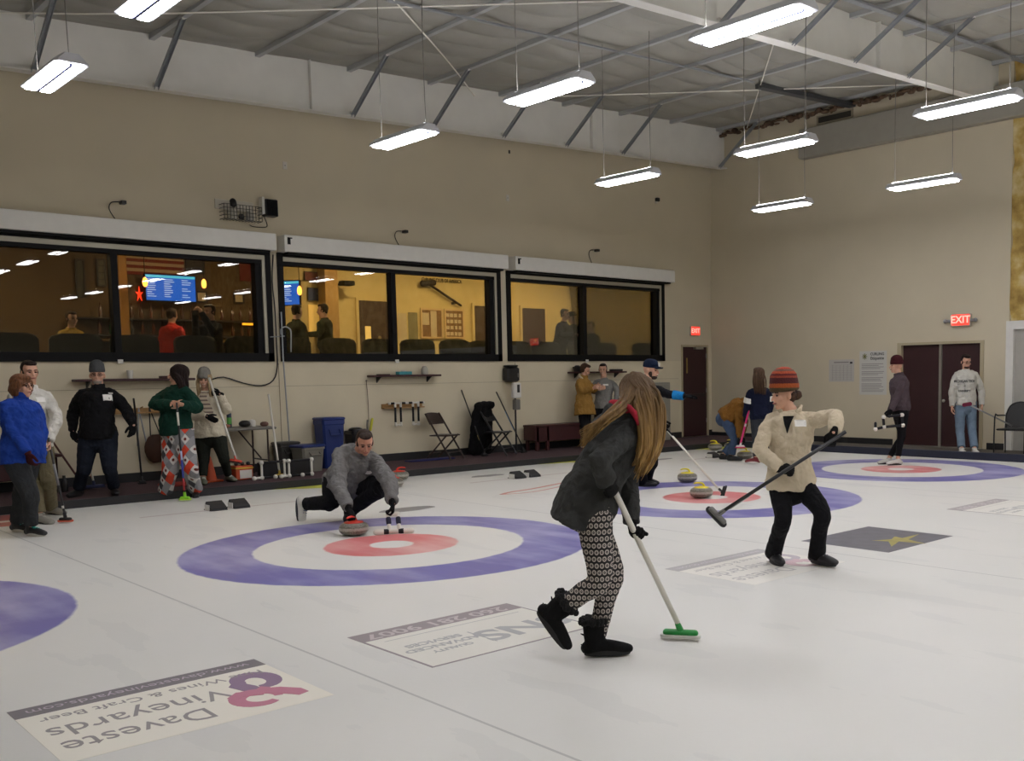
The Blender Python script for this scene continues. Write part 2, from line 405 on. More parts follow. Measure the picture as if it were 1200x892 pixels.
# bridging and cross bracing in the roof plane
g = Geo()
for x0, x1, y in ((2.2, 9.7, 3.3),):
    for k in range(2):
        yy = y + 0.06 * k; g.box((x0, yy, roofz(x0) - 0.11), (x1, yy + 0.03, roofz(x0) - 0.10))
g = Geo(); a = V((2.2, 3.28, roofz(2.2) - 0.17)); c = V((9.7, 3.28, roofz(9.7) - 0.17)); M = frame(a, (c - a), V((0, 1, 0)), (c - a).normalized().cross(V((0, 1, 0))))
g.box((0, 0, 0), ((c - a).length, 0.06, 0.02), M); struct('beam_bridging', g, STL)
g = Geo(); a = V((10.0, 3.35, roofz(10.0) - 0.20)); c = V((13.0, 3.30, roofz(13.0) - 0.20)); M = frame(a, (c - a), V((0, 1, 0)), (c - a).normalized().cross(V((0, 1, 0))))
g.box((0, 0, 0), ((c - a).length, 0.16, 0.08), M); struct('beam_bridging', g, mat('dark_primer_steel', '#4e5052', 0.6, 0.2))
g = Geo(); a = V((7.0, -0.3, roofz(7.0) - 0.17)); c = V((13.0, -0.3, roofz(13.0) - 0.17)); M = frame(a, (c - a), V((0, 1, 0)), (c - a).normalized().cross(V((0, 1, 0))))
g.box((0, 0, 0), ((c - a).length, 0.10, 0.03), M); struct('beam_bridging', g, STL)
ROPE = mat('white_rope', '#ece9df', 0.7)
def rope(name, label, pts, r=0.011, m_=ROPE, cat='cable'):
    t = Geo().tube(pts, r, n=6, sm=3); o = obj(name, t, m_, smooth=True, at=pts[0]); tag(o, label, cat); return o
rope('bracing_cable', 'thin white cable running under the ceiling from the top left corner', [(-1.5, 6.7, roofz(-1.5)-0.1), (0.305, 5.27, 6.22), (4.63, 1.67, 6.46), (6.2, 0.4, 6.55)])
rope('bracing_cable', 'thin white cable crossing below the ceiling above the farthest lamps', [(6.6, 6.7, 6.60), (7.84, 5.65, 6.636), (12.3, 1.98, 6.88), (13.0, 1.4, 6.93)])
rope('bracing_cable', 'thin white cable slanting down toward the beam above the middle window', [(1.0, 2.1, 6.25), (2.29, 3.28, 6.33), (4.45, 5.21, 6.45), (6.0, 6.65, 6.5)])
rope('bracing_cable', 'thin white cable slanting from the right beam to the far corner', [(6.8, 0.5, 6.6), (8.49, 2.03, 6.67), (12.9, 6.0, 6.92)])
# torn insulation edge along the right wall top
g = Geo()
random.seed(3)
for k in range(95):
    y = 0.5 + 6.3 * k / 95; g.ell((WX - 0.10 - 0.05 * random.random(), y + random.uniform(-.05, .05), roofz(WX) - 0.12 - 0.08 * random.random()), (0.02 + 0.06 * random.random(), 0.03 + 0.09 * random.random(), 0.015 + 0.05 * random.random()), n=7, k=5)
tag(obj('torn_insulation', g, mat('brown_foam', '#5f4a38', 0.9, noise_amt=0.5, nscale=9, bump=0.5, bscale=30), smooth=True, at=(WX, 3, 7)), 'ragged brown foam edge where the far wall meets the roof', 'insulation', kind='stuff')
# duct and grille high on the right wall
g = Geo().bbox((WX - 0.20, -3.5, 6.02), (WX - 0.002, 4.6, 6.62), 0.015)
tag(obj('ventilation_duct', g, mat('duct_grey', '#9a968a', 0.6, noise_amt=0.04), at=(WX, 1, 6.02)), 'long grey duct running high along the far right wall', 'duct')
t = thing('air_grille', 'small rectangular grille high on the wall near the roof', 'vent', (WX, 3.82, 6.7))
g = Geo().box((WX - 0.03, 3.38, 6.68), (WX - 0.001, 4.26, 6.71)).box((WX - 0.03, 3.38, 6.83), (WX - 0.001, 4.26, 6.86)).box((WX - 0.03, 3.38, 6.71), (WX - 0.001, 3.42, 6.83)).box((WX - 0.03, 4.22, 6.71), (WX - 0.001, 4.26, 6.83)); obj('frame', g, mat('grille_frame', '#9c927c', 0.6), t)
g = Geo().box((WX - 0.012, 3.42, 6.71), (WX - 0.001, 4.22, 6.83))
for k in range(5): g.box((WX - 0.022, 3.42, 6.72 + k * 0.022), (WX - 0.012, 4.22, 6.727 + k * 0.022))
obj('louvre', g, mat('grille_dark', '#3c3830', 0.7), t)

# raised carpeted walkway in front of the window wall
CARP = mat('carpet_plum', '#4a3539', 0.95, noise_amt=0.12, nscale=60, bump=0.3, bscale=250)
RUB = mat('rubber_black', '#1b1b1d', 0.6, noise_amt=0.1, nscale=10)
NAVY = mat('rubber_navy', '#1e2234', 0.5, noise_amt=0.08)
struct('platform', Geo().box((XL, 5.40, 0.0), (WX, WY, 0.09)), CARP)
g = Geo().bbox((XL, 5.34, 0.0), (11.33, 5.40, 0.10), 0.008); struct('trim_4', g, RUB)
struct('floor_side', Geo().box((11.45, YB, -0.02), (WX, 5.40, 0.05)), mat('walkway_grey', '#5d584e', 0.85, noise_amt=0.08))
g = Geo().bbox((11.33, YB, 0.0), (11.45, 5.34, 0.13), 0.01); struct('trim_5', g, NAVY)
g = Geo()
for a, c in ((XL, 11.98), (12.95, WX)): g.box((a, WY - 0.015, 0.09), (c, WY, 0.22))
struct('baseboard_back', g, RUB)
g = Geo().box((WX - 0.015, 2.42, 0.05), (WX, 7.19, 0.17)).box((WX - 0.015, 0.1, 0.05), (WX, 0.45, 0.17)); struct('baseboard_right', g, RUB)

# ---- windows to the lounge
BLK = mat('frame_black', '#09090a', 0.6, spec=0.2); ALU = mat('aluminium_strip', '#a8a392', 0.4, 0.3)
m, nt, b = nodes('window_glass'); out = nt.nodes['Material Output']
tr = nt.nodes.new('ShaderNodeBsdfTransparent'); tr.inputs[0].default_value = (0.70, 0.70, 0.66, 1); gl = nt.nodes.new('ShaderNodeBsdfGlossy'); gl.inputs['Roughness'].default_value = 0.0
lw = nt.nodes.new('ShaderNodeFresnel'); lw.inputs['IOR'].default_value = 1.5; mx = nt.nodes.new('ShaderNodeMixShader')
nt.links.new(mth(nt, 'MULTIPLY', lw.outputs[0], 0.9), mx.inputs[0]); nt.links.new(tr.outputs[0], mx.inputs[1]); nt.links.new(gl.outputs[0], mx.inputs[2]); nt.links.new(mx.outputs[0], out.inputs[0])
GLASS = m
def window(n, x0, x1, xmull):
    y = WY
    g = Geo()
    for lo, hi in (((x0, y-0.04, 1.83), (x1, y+0.16, 1.96)), ((x0, y-0.02, 3.36), (x1, y+0.16, 3.42)), ((x0, y-0.04, 1.96), (x0+0.09, y+0.16, 3.55)), ((x1-0.09, y-0.04, 1.83), (x1, y+0.12, 3.55)), ((x1-0.24, y+0.0, 1.96), (x1-0.14, y+0.16, 3.36))):
        g.box(lo, hi)
    g.box((x0 + 0.09, y - 0.05, 3.49), (x1 - 0.09, y, 3.55))
    w_ = struct('window_%d' % n, g, BLK)
    obj('mullion', Geo().box((xmull - 0.045, y - 0.01, 1.96), (xmull + 0.045, y + 0.15, 3.36)), BLK, w_)
    g = Geo().box((x0 + 0.09, y - 0.03, 3.42), (x1 - 0.09, y + 0.02, 3.49)).box((x1 - 0.14, y - 0.03, 1.93), (x1 - 0.09, y + 0.02, 3.42)); obj('shutter_track', g, ALU, w_)
    obj('pane', Geo().box((x0 + 0.09, y + 0.09, 1.96), (xmull - 0.045, y + 0.10, 3.36)), GLASS, w_)
    obj('pane', Geo().box((xmull + 0.045, y + 0.09, 1.96), (x1 - 0.24, y + 0.10, 3.36)), GLASS, w_)
    obj('latch_tab', Geo().box((xmull - 0.035, y - 0.055, 1.80), (xmull + 0.035, y - 0.04, 1.86)), WHT, w_)
window(1, *wins[0], 0.02); window(2, *wins[1], 4.56); window(3, *wins[2], 9.06)
for (x0, x1), lb in (((-2.3, 2.34), 'long white shutter box above the leftmost window'), ((2.47, 6.91), 'long white shutter box above the middle window'), ((7.08, 11.54), 'long white shutter box above the window nearest the single door')):
    t = thing('shutter_box', lb, 'shutter box', (x0, WY, 3.55), 'white shutter boxes over the windows')
    g = Geo().bbox((x0, WY - 0.26, 3.55), (x1, WY - 0.001, 3.81), 0.008); obj('housing', g, WHT, t)
    g = Geo().box((x0 + 0.08, WY - 0.2, 3.52), (x1 - 0.08, WY - 0.06, 3.55)); obj('bottom_rail', g, BLK, t)
    g = Geo().box((x0 + 0.05, WY - 0.265, 3.66), (x0 + 0.10, WY - 0.26, 3.77)).box((x0 + 0.05, WY - 0.265, 3.75), (x0 + 0.13, WY - 0.26, 3.77))
    if x0 > 0: obj('key_slot', g, BLK, t)

# ---- doors
DRW = mat('door_maroon', '#33171a', 0.45, noise_amt=0.12, nscale=5); FRT = mat('door_frame_beige', '#ada184', 0.6); SIL = mat('brushed_metal', '#b5b2a8', 0.3, 0.8); BRS = mat('brass_dull', '#a08c55', 0.35, 0.7)
d1 = struct('door_1', Geo().box((12.04, WY + 0.02, 0.10), (12.89, WY + 0.065, 2.15)), DRW)
g = Geo().box((12.00, WY - 0.02, 0.09), (12.04, WY + 0.1, 2.20)).box((12.89, WY - 0.02, 0.09), (12.93, WY + 0.1, 2.20)).box((12.04, WY - 0.02, 2.15), (12.89, WY + 0.1, 2.20)); obj('door_frame', g, FRT, d1)
obj('kick_strip', Geo().box((12.19, WY + 0.008, 1.55), (12.23, WY + 0.02, 1.90)), BRS, d1)
obj('door_closer', Geo().box((12.45, WY - 0.05, 2.10), (12.72, WY + 0.02, 2.15)).box((12.5, WY - 0.12, 2.145), (12.85, WY - 0.1, 2.155)), SIL, d1)
obj('panic_bar', Geo().box((12.12, WY - 0.03, 1.02), (12.80, WY + 0.02, 1.08)), mat('bar_dark', '#2a1a1a', 0.4), d1)
for z in (0.4, 1.1, 1.9): obj('hinge', Geo().box((12.88, WY + 0.0, z), (12.90, WY + 0.022, z + 0.1)), SIL, d1)
d2 = struct('door_2', Geo().box((WX + 0.06, 1.455, 0.06), (WX + 0.10, 2.24, 2.04)), DRW)
obj('second_leaf', Geo().box((WX + 0.06, 0.60, 0.06), (WX + 0.10, 1.40, 2.04)), DRW, d2)
g = Geo().box((WX - 0.02, 2.24, 0.0), (WX + 0.15, 2.33, 2.09)).box((WX - 0.02, 0.53, 0.0), (WX + 0.15, 0.60, 2.09)).box((WX - 0.02, 0.60, 2.04), (WX + 0.15, 2.24, 2.09)); obj('door_frame', g, FRT, d2)
obj('centre_post', Geo().box((WX + 0.03, 1.40, 0.05), (WX + 0.10, 1.455, 2.04)), SIL, d2)
g = Geo().lathe((WX + 0.06, 1.34, 0.95), [(0.012, 0), (0.012, 0.03), (0.03, 0.04), (0.03, 0.06), (0.01, 0.07)], A=(V((0,1,0)), V((0,0,1)), V((-1,0,0)))); obj('door_knob', g, SIL, d2, smooth='auto')
obj('threshold', Geo().box((WX - 0.1, 0.53, 0.05), (WX + 0.1, 2.33, 0.065)), SIL, d2)
# ------------------------------------------------------------------ hanging strip lamps
LHW = mat('lamp_housing_white', '#c9ccd2', 0.4)
LENS = mat('lamp_lens_lit', '#ffffff', 0.4, emit='#fcfaff', estr=LAMP_POWER)
LUP = mat('lamp_added_uplight', '#ffffff', 0.4, emit='#fcfaff', estr=LAMP_POWER * 1.1)
LDK = mat('lamp_louvre', '#5a5f86', 0.35, 0.4)
def make_lamp():
    t = thing('strip_lamp', 'x', 'lamp')
    # housing: shallow trapezoid section running along y, ends chamfered
    g = Geo(); H_ = 0.61
    sec = lambda y, k: [V((-0.15 * k, y, 0.0)), V((0.15 * k, y, 0.0)), V((0.15 * k, y, 0.02)), V((0.07 * k, y, 0.085)), V((-0.07 * k, y, 0.085)), V((-0.15 * k, y, 0.02))]
    g.loft([sec(-H_, 0.8), sec(-H_ + 0.05, 1.0), sec(H_ - 0.05, 1.0), sec(H_, 0.8)])
    obj('housing', g, LHW, t)
    for x0, x1 in ((-0.117, -0.015), (0.015, 0.117)):
        obj('lens', Geo().bbox((x0, -H_ + 0.06, -0.022), (x1, H_ - 0.06, -0.0005), 0.006), LENS, t)
    obj('ballast_cover', Geo().bbox((-0.014, -H_ + 0.06, -0.024), (0.014, H_ - 0.06, -0.0005), 0.003), LDK, t)
    for x0, x1 in ((-0.055, -0.02), (0.02, 0.055)): obj('added_uplight', Geo().box((x0, -H_ + 0.08, 0.0852), (x1, H_ - 0.08, 0.090)), LUP, t)  # unseen glowing strips added on top to brighten the beams and ceiling
    for y in (-0.5, 0.5): obj('hanger', Geo().box((-0.02, y - 0.02, 0.085), (0.02, y + 0.02, 0.11)), STL, t)
    return t
LZ = 4.5
lx = [-1.82, 2.10, 6.02, 9.93]; ly = [2.87, 0.10, -2.58]
proto = make_lamp(); first = True
colw = ['leftmost', 'second from the left', 'third from the left', 'farthest right']
roww = ['row nearest the window wall', 'middle row', 'row nearest the viewer']
cw = mat('lamp_wire', '#6f6c66', 0.6)
for j, y in enumerate(ly + [-5.3, -8.0, -10.7, -13.4, -16.1]):
    for i, x in enumerate(lx):
        if j < 3: lab = 'lit white strip lamp, %s, %s of four' % (roww[j], colw[i])
        else: lab = 'lit strip lamp behind the viewer, %s row back, %s' % (ordn[j - 3], colw[i])
        if first: o = proto; o.location = (x, y, LZ); o['label'] = lab; first = False
        else: o = dup(proto, (x, y, LZ), 0, lab)
        o['group'] = 'strip lamps hanging over the ice' if j < 3 else 'strip lamps hanging behind the viewer'
        if j < 3:
            for s in (-0.5, 0.5):
                yy = y + s; top = roofz(x) - LZ - 0.05
                g = Geo(); pts = [V((x, yy, LZ + 0.105)), V((x - 0.008, yy + 0.004, LZ + 0.105 + top * 0.5)), V((x, yy, LZ + top))]
                g.tube(pts, 0.0045, n=5, cap='flat', sm=3); obj('suspension_wire', g, cw, o)
# ------------------------------------------------------------------ the lounge behind the glass
LF = 1.20; LY = 12.0; LC = 4.35
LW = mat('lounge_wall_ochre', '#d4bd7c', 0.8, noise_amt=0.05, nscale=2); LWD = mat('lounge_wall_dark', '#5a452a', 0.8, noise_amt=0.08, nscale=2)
struct('lounge_floor', Geo().box((XL, WY + 0.25, LF - 0.1), (21.0, LY + 0.2, LF)), mat('lounge_carpet', '#3a3430', 0.95))
struct('lounge_ceiling', Geo().box((XL, WY + 0.25, LC), (21.0, LY + 0.2, LC + 0.1)), mat('lounge_ceiling_white', '#8f7f63', 0.9))
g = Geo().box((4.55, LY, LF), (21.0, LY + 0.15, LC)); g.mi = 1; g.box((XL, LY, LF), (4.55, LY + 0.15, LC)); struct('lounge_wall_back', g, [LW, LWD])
struct('lounge_wall_right', Geo().box((20.9, WY + 0.25, LF), (21.0, LY, LC)), LW)
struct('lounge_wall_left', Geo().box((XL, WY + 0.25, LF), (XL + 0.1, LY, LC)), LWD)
struct('lounge_partition', Geo().box((5.65, LY - 0.35, LF), (5.95, LY, LC)), mat('partition_ochre', '#b28d50', 0.8))
DBR = mat('lounge_door_brown', '#3d281a', 0.5, noise_amt=0.1)
def ldoor(n, x, w=0.80, win=False):
    o = struct('door_%d' % n, Geo().box((x, LY - 0.05, LF), (x + w, LY - 0.01, LF + 2.07)), DBR)
    obj('door_frame', Geo().box((x - 0.06, LY - 0.06, LF), (x, LY, LF + 2.13)).box((x + w, LY - 0.06, LF), (x + w + 0.06, LY, LF + 2.13)).box((x, LY - 0.06, LF + 2.07), (x + w, LY, LF + 2.13)), LW, o)
    obj('handle', Geo().lathe((x + w * (0.6 if win else 0.5), LY - 0.05, LF + 1.0 + 0.25), [(0.02, 0), (0.02, 0.03), (0.04, 0.04), (0.03, 0.06)], A=(V((1,0,0)), V((0,0,1)), V((0,-1,0)))), BRS, o, smooth='auto')
    if win: obj('vision_panel', Geo().box((x + 0.14, LY - 0.06, LF + 0.85), (x + 0.28, LY - 0.045, LF + 1.5)), mat('lit_glass', '#e0c070', 0.4, emit='#ffcf70', estr=0.8), o)
ldoor(3, 6.02 + 0.58, win=True); ldoor(4, 9.75, 0.75); ldoor(5, 11.24, 0.76)
# lounge light: unseen ceiling panels added to brighten the room, and two glass pendants
LL = mat('added_lounge_lamp_lit', '#ffffff', 0.4, emit='#ffe0ae', estr=LOUNGE_POWER)
for k, (x, y) in enumerate([(-1.5, 10.0), (2.6, 9.6), (6.2, 10.2), (8.6, 10.2), (11.0, 10.2), (13.4, 10.2), (15.8, 10.2), (18.2, 10.2)]):
    t = thing('added_ceiling_lamp', 'unseen square ceiling panel added to light the lounge, %s from the bar end' % ordn[k], 'lamp', (x, y, LC), 'unseen lamps added in the lounge ceiling')
    obj('trim_ring', Geo().box((x - 0.2, y - 0.2, LC - 0.02), (x + 0.2, y + 0.2, LC - 0.001)), WHT, t); obj('diffuser', Geo().box((x - 0.17, y - 0.17, LC - 0.035), (x + 0.17, y + 0.17, LC - 0.021)), LL, t)
PEN = mat('pendant_glass_lit', '#ffb050', 0.3, emit='#ff9a3c', estr=7.0)
for (px, py, yy), lb in (((170, 331, 10.3), 'glowing amber pendant lamp in front of the wall screen'), ((239, 333, 10.6), 'glowing amber pendant lamp right of the wall screen, beside a framed notice'), ((351, 341, 9.3), 'glowing amber pendant lamp seen through the left pane of the middle window')):
    c = ony(px, py, yy); t = thing('pendant_lamp', lb, 'lamp', c, 'amber pendants in the lounge')
    obj('glass_shade', Geo().lathe(c, [(0.012, 0.09), (0.036, 0.055), (0.044, 0.0), (0.036, -0.05), (0.016, -0.075)], n=16), PEN, t, smooth=True)
    obj('cord', Geo().tube([c + V((0,0,0.1)), V((c.x, c.y, LC))], 0.006, n=6), BLK, t)
    obj('canopy', Geo().lathe((c.x, c.y, LC), [(0.05, -0.03), (0.05, 0)], n=12), BLK, t)
def wallrect(px0, py0, px1, py1, y=LY - 0.02):
    a = ony(px0, py0, y); b_ = ony(px1, py1, y); return min(a.x, b_.x), max(a.x, b_.x), min(a.z, b_.z), max(a.z, b_.z)
def picture(name, label, cat, px0, py0, px1, py1, fm, pm, fw=0.03, y=LY - 0.02, group=None, stripes=None):
    x0, x1, z0, z1 = wallrect(px0, py0, px1, py1, y); t = thing(name, label, cat, ((x0+x1)/2, y, z0), group)
    g = Geo().box((x0, y-0.03, z0), (x0+fw, y, z1)).box((x1-fw, y-0.03, z0), (x1, y, z1)).box((x0+fw, y-0.03, z0), (x1-fw, y, z0+fw)).box((x0+fw, y-0.03, z1-fw), (x1-fw, y, z1)); obj('frame', g, fm, t)
    obj('picture_sheet', Geo().box((x0+fw, y-0.015, z0+fw), (x1-fw, y-0.003, z1-fw)), pm, t); return t, (x0, x1, z0, z1)
PAP = mat('paper_cream', '#c7b48c', 0.8, noise_amt=0.06, nscale=12); PAPW = mat('paper_white', '#cfcbc2', 0.8); DKW = mat('dark_wood', '#20130c', 0.5)
picture('framed_notice', 'framed notice right of the wall screen, nearest the screen', 'picture', 229, 341, 243, 355, DKW, PAP, group='framed notices by the bar')
picture('framed_notice', 'framed notice on the bar wall, farther from the screen', 'picture', 273, 343, 286, 356, DKW, PAP, group='framed notices by the bar')
picture('framed_poster', 'tall dark framed poster in the leftmost pane, left of the pair', 'picture', 87, 303, 101, 349, DKW, mat('poster_olive', '#3a3628', 0.6, noise_amt=0.5, nscale=6), group='dark framed posters in the lounge')
t, (x0, x1, z0, z1) = picture('framed_poster', 'tall dark framed poster in the leftmost pane, right of the pair with a grid', 'picture', 112, 303, 125, 336, DKW, mat('poster_cream_grid', '#57503c', 0.6, noise_amt=0.3, nscale=6), group='dark framed posters in the lounge')
g = Geo()
for k in range(1, 4): g.box((x0, LY - 0.045, z0 + (z1-z0)*k/4 - 0.01), (x1, LY - 0.036, z0 + (z1-z0)*k/4 + 0.01))
obj('grid_bars', g, DKW, t)
# flag with stripes
x0, x1, z0, z1 = wallrect(146, 302, 216, 322); z0 -= 0.05; z1 += 0.12
t = thing('striped_flag', 'red and white striped flag hung flat above the wall screen', 'flag', (x0, LY, z0))
g = Geo(); N = 7
for k in range(N):
    g.mi = k % 2; g.box((x0, LY - 0.03, z0 + (z1-z0)*k/N), (x1, LY - 0.015, z0 + (z1-z0)*(k+1)/N))
obj('cloth', g, [mat('flag_red', '#7a1e16', 0.8), mat('flag_white', '#b59a72', 0.8)], t)
picture('dark_banner', 'dark banner with pale lettering beside the striped flag', 'banner', 217, 303, 240, 322, DKW, mat('banner_dark', '#2c2018', 0.7), 0.01)
x0, x1, z0, z1 = wallrect(280, 306, 296, 330); tag(obj('red_pennant', Geo().box((x0, LY - 0.03, z0), (x1, LY - 0.015, z1)), mat('pennant_red', '#6c1a18', 0.8), at=(x0, LY, z0)), 'dark red pennant at the right end of the bar wall', 'flag')
# the screen
def screen(name, label, c, w_, h_, yaw, full=True):
    t = thing(name, label, 'screen', (0, 0, 0)); 
    obj('bezel', Geo().bbox((-w_/2 - 0.02, 0.002, -h_/2 - 0.02), (w_/2 + 0.02, 0.05, h_/2 + 0.02), 0.006), BLK, t)
    obj('wall_bracket', Geo().box((-0.1, 0.05, -0.08), (0.1, 0.16, 0.08)), BLK, t)
    obj('display', Geo().box((-w_/2, -0.003, -h_/2), (w_/2, 0.0019, h_/2)), mat('screen_blue', '#1a50b0', 0.3, emit='#1b62d8', estr=1.3), t)
    g = Geo().box((-w_/2, -0.005, h_/2 - 0.05), (w_/2, -0.0031, h_/2 - 0.005)); 
    obj('title_bar', g, mat('screen_cyan', '#4fb0d0', 0.3, emit='#55c8e8', estr=1.3), t)
    g = Geo(); random.seed(5)
    cols = ((0.02, 0.18), (0.36, 0.22), (0.72, 0.2)) if full else ((0.2, 0.5),)
    for cx, cw_ in cols:
        for k in range(9):
            if cx > 0.6 and k in (3, 6): continue
            z = h_/2 - 0.085 - k * (h_ - 0.12) / 9; g.box((-w_/2 + cx*w_, -0.0045, z - 0.007), (-w_/2 + (cx + cw_*random.uniform(0.5, 1))*w_, -0.0031, z + 0.007))
    obj('listing_lines', g, mat('screen_white', '#c8d8f0', 0.3, emit='#b8d0ff', estr=1.2), t)
    t.location = c; t.rotation_euler = (0, 0, yaw); return t
c = (ony(172, 322, LY - 0.25) + ony(228, 353, LY - 0.25)) / 2
screen('wall_screen', 'blue lit wall screen with listings above the bar', c, 0.92, 0.48, 0.0)
c = (ony(333, 330, 10.8) + ony(340, 357, 10.8)) / 2
screen('wall_screen', 'narrow blue lit screen at the left edge of the middle window', c, 0.55, 0.46, math.radians(-62), False)
# bar with bottles and counter
t = thing('back_bar', 'dark bar counter with bottle shelves under the wall screen', 'bar', (2.6, 11.6, LF))
obj('counter', Geo().bbox((0.6, 10.9, LF), (4.4, 11.2, LF + 1.05), 0.02), DKW, t); obj('counter_top', Geo().bbox((0.5, 10.8, LF + 1.05), (4.45, 11.25, LF + 1.1), 0.01), mat('bar_top', '#6a5030', 0.3), t)
obj('shelf', Geo().box((0.8, 11.7, LF + 1.2), (4.4, 11.98, LF + 1.23)), DKW, t); obj('shelf', Geo().box((0.8, 11.7, LF + 1.5), (4.4, 11.98, LF + 1.53)), DKW, t)
random.seed(11)
BC = [mat('bottle_amber', '#4a2410', 0.15), mat('bottle_green', '#20402a', 0.15), mat('bottle_clear', '#8a8070', 0.15), mat('bottle_dark', '#1c1412', 0.2)]
bots = []
BN = ['amber', 'dark green', 'clear', 'near-black']
for mi in range(4):
    o = obj('bottle', Geo().lathe((0,0,0), [(0.028, 0), (0.035, 0.005), (0.035, 0.15), (0.012, 0.2), (0.012, 0.26), (0.014, 0.265)], n=10), BC[mi], smooth='auto'); bots.append(o)
nb = 0
ORD = ordn + ['tenth', 'eleventh', 'twelfth', 'thirteenth', 'fourteenth', 'fifteenth', 'sixteenth', 'seventeenth']
for z in (LF + 1.23, LF + 1.53):
    for k in range(16):
        x = 1.2 + k * 0.19 + random.uniform(-0.03, 0.03); mi = (k * 7 + nb) % 4
        if nb < 4: o = bots[nb]; mi = nb
        else: o = bots[mi].copy(); COL.objects.link(o)
        o.location = (x, 11.84, z); nb += 1
        tag(o, '%s bottle on the %s shelf behind the bar, %s from the left' % (BN[mi], 'lower' if nb <= 16 else 'upper', ORD[k]), 'bottle', 'bottles on the bar shelves')
c = ony(293, 380, 11.3); tag(obj('light_strip', Geo().box((c.x - 0.15, 11.28, c.z - 0.02), (c.x + 0.15, 11.32, c.z + 0.02)), mat('strip_amber_lit', '#ffb030', 0.4, emit='#ffa020', estr=3.0), at=c), 'short amber light strip glowing above the bar counter', 'lamp')
g = Geo(); c = ony(163, 345, 11.97)
star = [(math.sin(2*PI*k/10) * (0.07 if k % 2 == 0 else 0.025), math.cos(2*PI*k/10) * (0.15 if k % 2 == 0 else 0.04)) for k in range(10)]
g.prism(star, 0.03, frame(c, (1,0,0), (0,0,1), (0,-1,0)))
tag(obj('star_sign', g, mat('neon_red', '#ff4020', 0.4, emit='#ff3a18', estr=2.5), at=c), 'small red star-shaped neon sign left of the wall screen', 'sign')
g = Geo().box((1.14, 10.45, LF), (1.27, 10.55, LC)); 
struct('lounge_column', g, mat('column_ochre', '#a87838', 0.6))
# notice boards, text, giant broom
CORK = mat('cork', '#7d5c38', 0.9, noise_amt=0.25, nscale=30)
def board(label, px0, py0, px1, py1, sheets):
    t, (x0, x1, z0, z1) = picture('notice_board', label, 'board', px0, py0, px1, py1, mat('frame_cream', '#d0b078', 0.6), CORK, 0.04, group='cork boards in the lounge')
    for k, (a, b_, c_, d_) in enumerate(sheets):
        obj('pinned_sheet', Geo().box((x0 + a*(x1-x0), LY - 0.04, z0 + b_*(z1-z0)), (x0 + c_*(x1-x0), LY - 0.036, z0 + d_*(z1-z0))), PAP, t)
board('wide cork board with a tall pale sheet pinned to it', 492, 361, 519, 397, [(0.05, 0.45, 0.38, 0.85), (0.45, 0.05, 0.72, 0.92)])
random.seed(4); board('cork board covered with many small cards', 520, 362, 544, 397, [(0.1 + 0.2*(k % 4) + random.uniform(-.03,.03), 0.1 + 0.21*(k//4), 0.24 + 0.2*(k % 4), 0.22 + 0.21*(k//4)) for k in range(16)])
x0, x1, z0, z1 = wallrect(494, 325, 541, 333)
o = text('wall_lettering', 'CURLING CLUB OF AMERICA', 0.13, BLK, None, frame((0,0,0), (1,0,0), (0,0,1), (0,-1,0)), 0.004)
o.location = ((x0+x1)/2, LY - 0.02, (z0+z1)/2); wd = o.dimensions.x; o.data.transform(Matrix.Diagonal(((x1-x0)/max(wd, .1), 1, 1, 1))); tag(o, 'small dark lettering high on the lounge wall', 'lettering')
a = ony(504, 334, LY - 0.1); c = ony(540, 358, LY - 0.1); u = (c - a).normalized()
t = thing('wall_broom', 'oversized dark curling broom mounted slanting on the lounge wall', 'broom', c)
obj('handle', Geo().tube([a, c], 0.03, n=8), DKW, t); obj('brush_head', Geo().tube([a - V((0.22, 0, -0.02)), a + V((0.12, 0, 0.06))], [(0.07, 0.05)] * 2, side=(0,0,1), n=10), DKW, t)
obj('wall_bracket', Geo().box((c.x - 0.2, LY - 0.1, c.z + 0.02), (c.x - 0.15, LY, c.z + 0.08)), DKW, t)
for (a, b_, c_, d_, lb) in ((452, 367, 465, 400, 'pale notice sheet group left of the cork boards'), (478, 366, 490, 400, 'grey-green notice sheet beside the cork boards')):
    x0, x1, z0, z1 = wallrect(a + 14 if a < 460 else a, b_, c_ + 12 if a < 460 else c_, d_); tag(obj('notice_sheet', Geo().box((x0, LY - 0.025, z0), (x1, LY - 0.02, z1)), PAP if a < 460 else mat('sheet_greygreen', '#7d7650', 0.7), at=(x0, LY, z0)), lb, 'notice')
picture('coloured_poster', 'red and dark poster hung above a blue one in the lounge', 'picture', 356, 318, 383, 330, DKW, mat('poster_red', '#7a2a1a', 0.6, noise_amt=0.3, nscale=5), 0.01)
picture('coloured_poster', 'blue poster hung beside the pendant lamp in the lounge', 'picture', 360, 337, 379, 353, DKW, mat('poster_blue', '#2c3a66', 0.6, noise_amt=0.3, nscale=5), 0.01)
x0, x1, z0, z1 = wallrect(361, 357, 383, 392); tag(obj('serving_hatch', Geo().box((x0, LY - 0.03, z0), (x1, LY - 0.01, z1)), mat('hatch_lit', '#e8c070', 0.5, emit='#ffc860', estr=0.7), at=(x0, LY, z0)), 'bright doorway opening behind the standing man in the lounge', 'opening')
c = ony(407, 332, 11.6); t = thing('wall_projector', 'dark projector bracketed to the lounge wall', 'projector', c)
obj('casing', Geo().bbox((c.x - 0.13, 11.5, c.z - 0.05), (c.x + 0.13, 11.75, c.z + 0.05), 0.01), BLK, t); obj('bracket', Geo().box((c.x - 0.03, 11.75, c.z - 0.02), (c.x + 0.03, LY, c.z + 0.02)), BLK, t)
x0, x1, z0, z1 = wallrect(704, 345, 713, 357); 
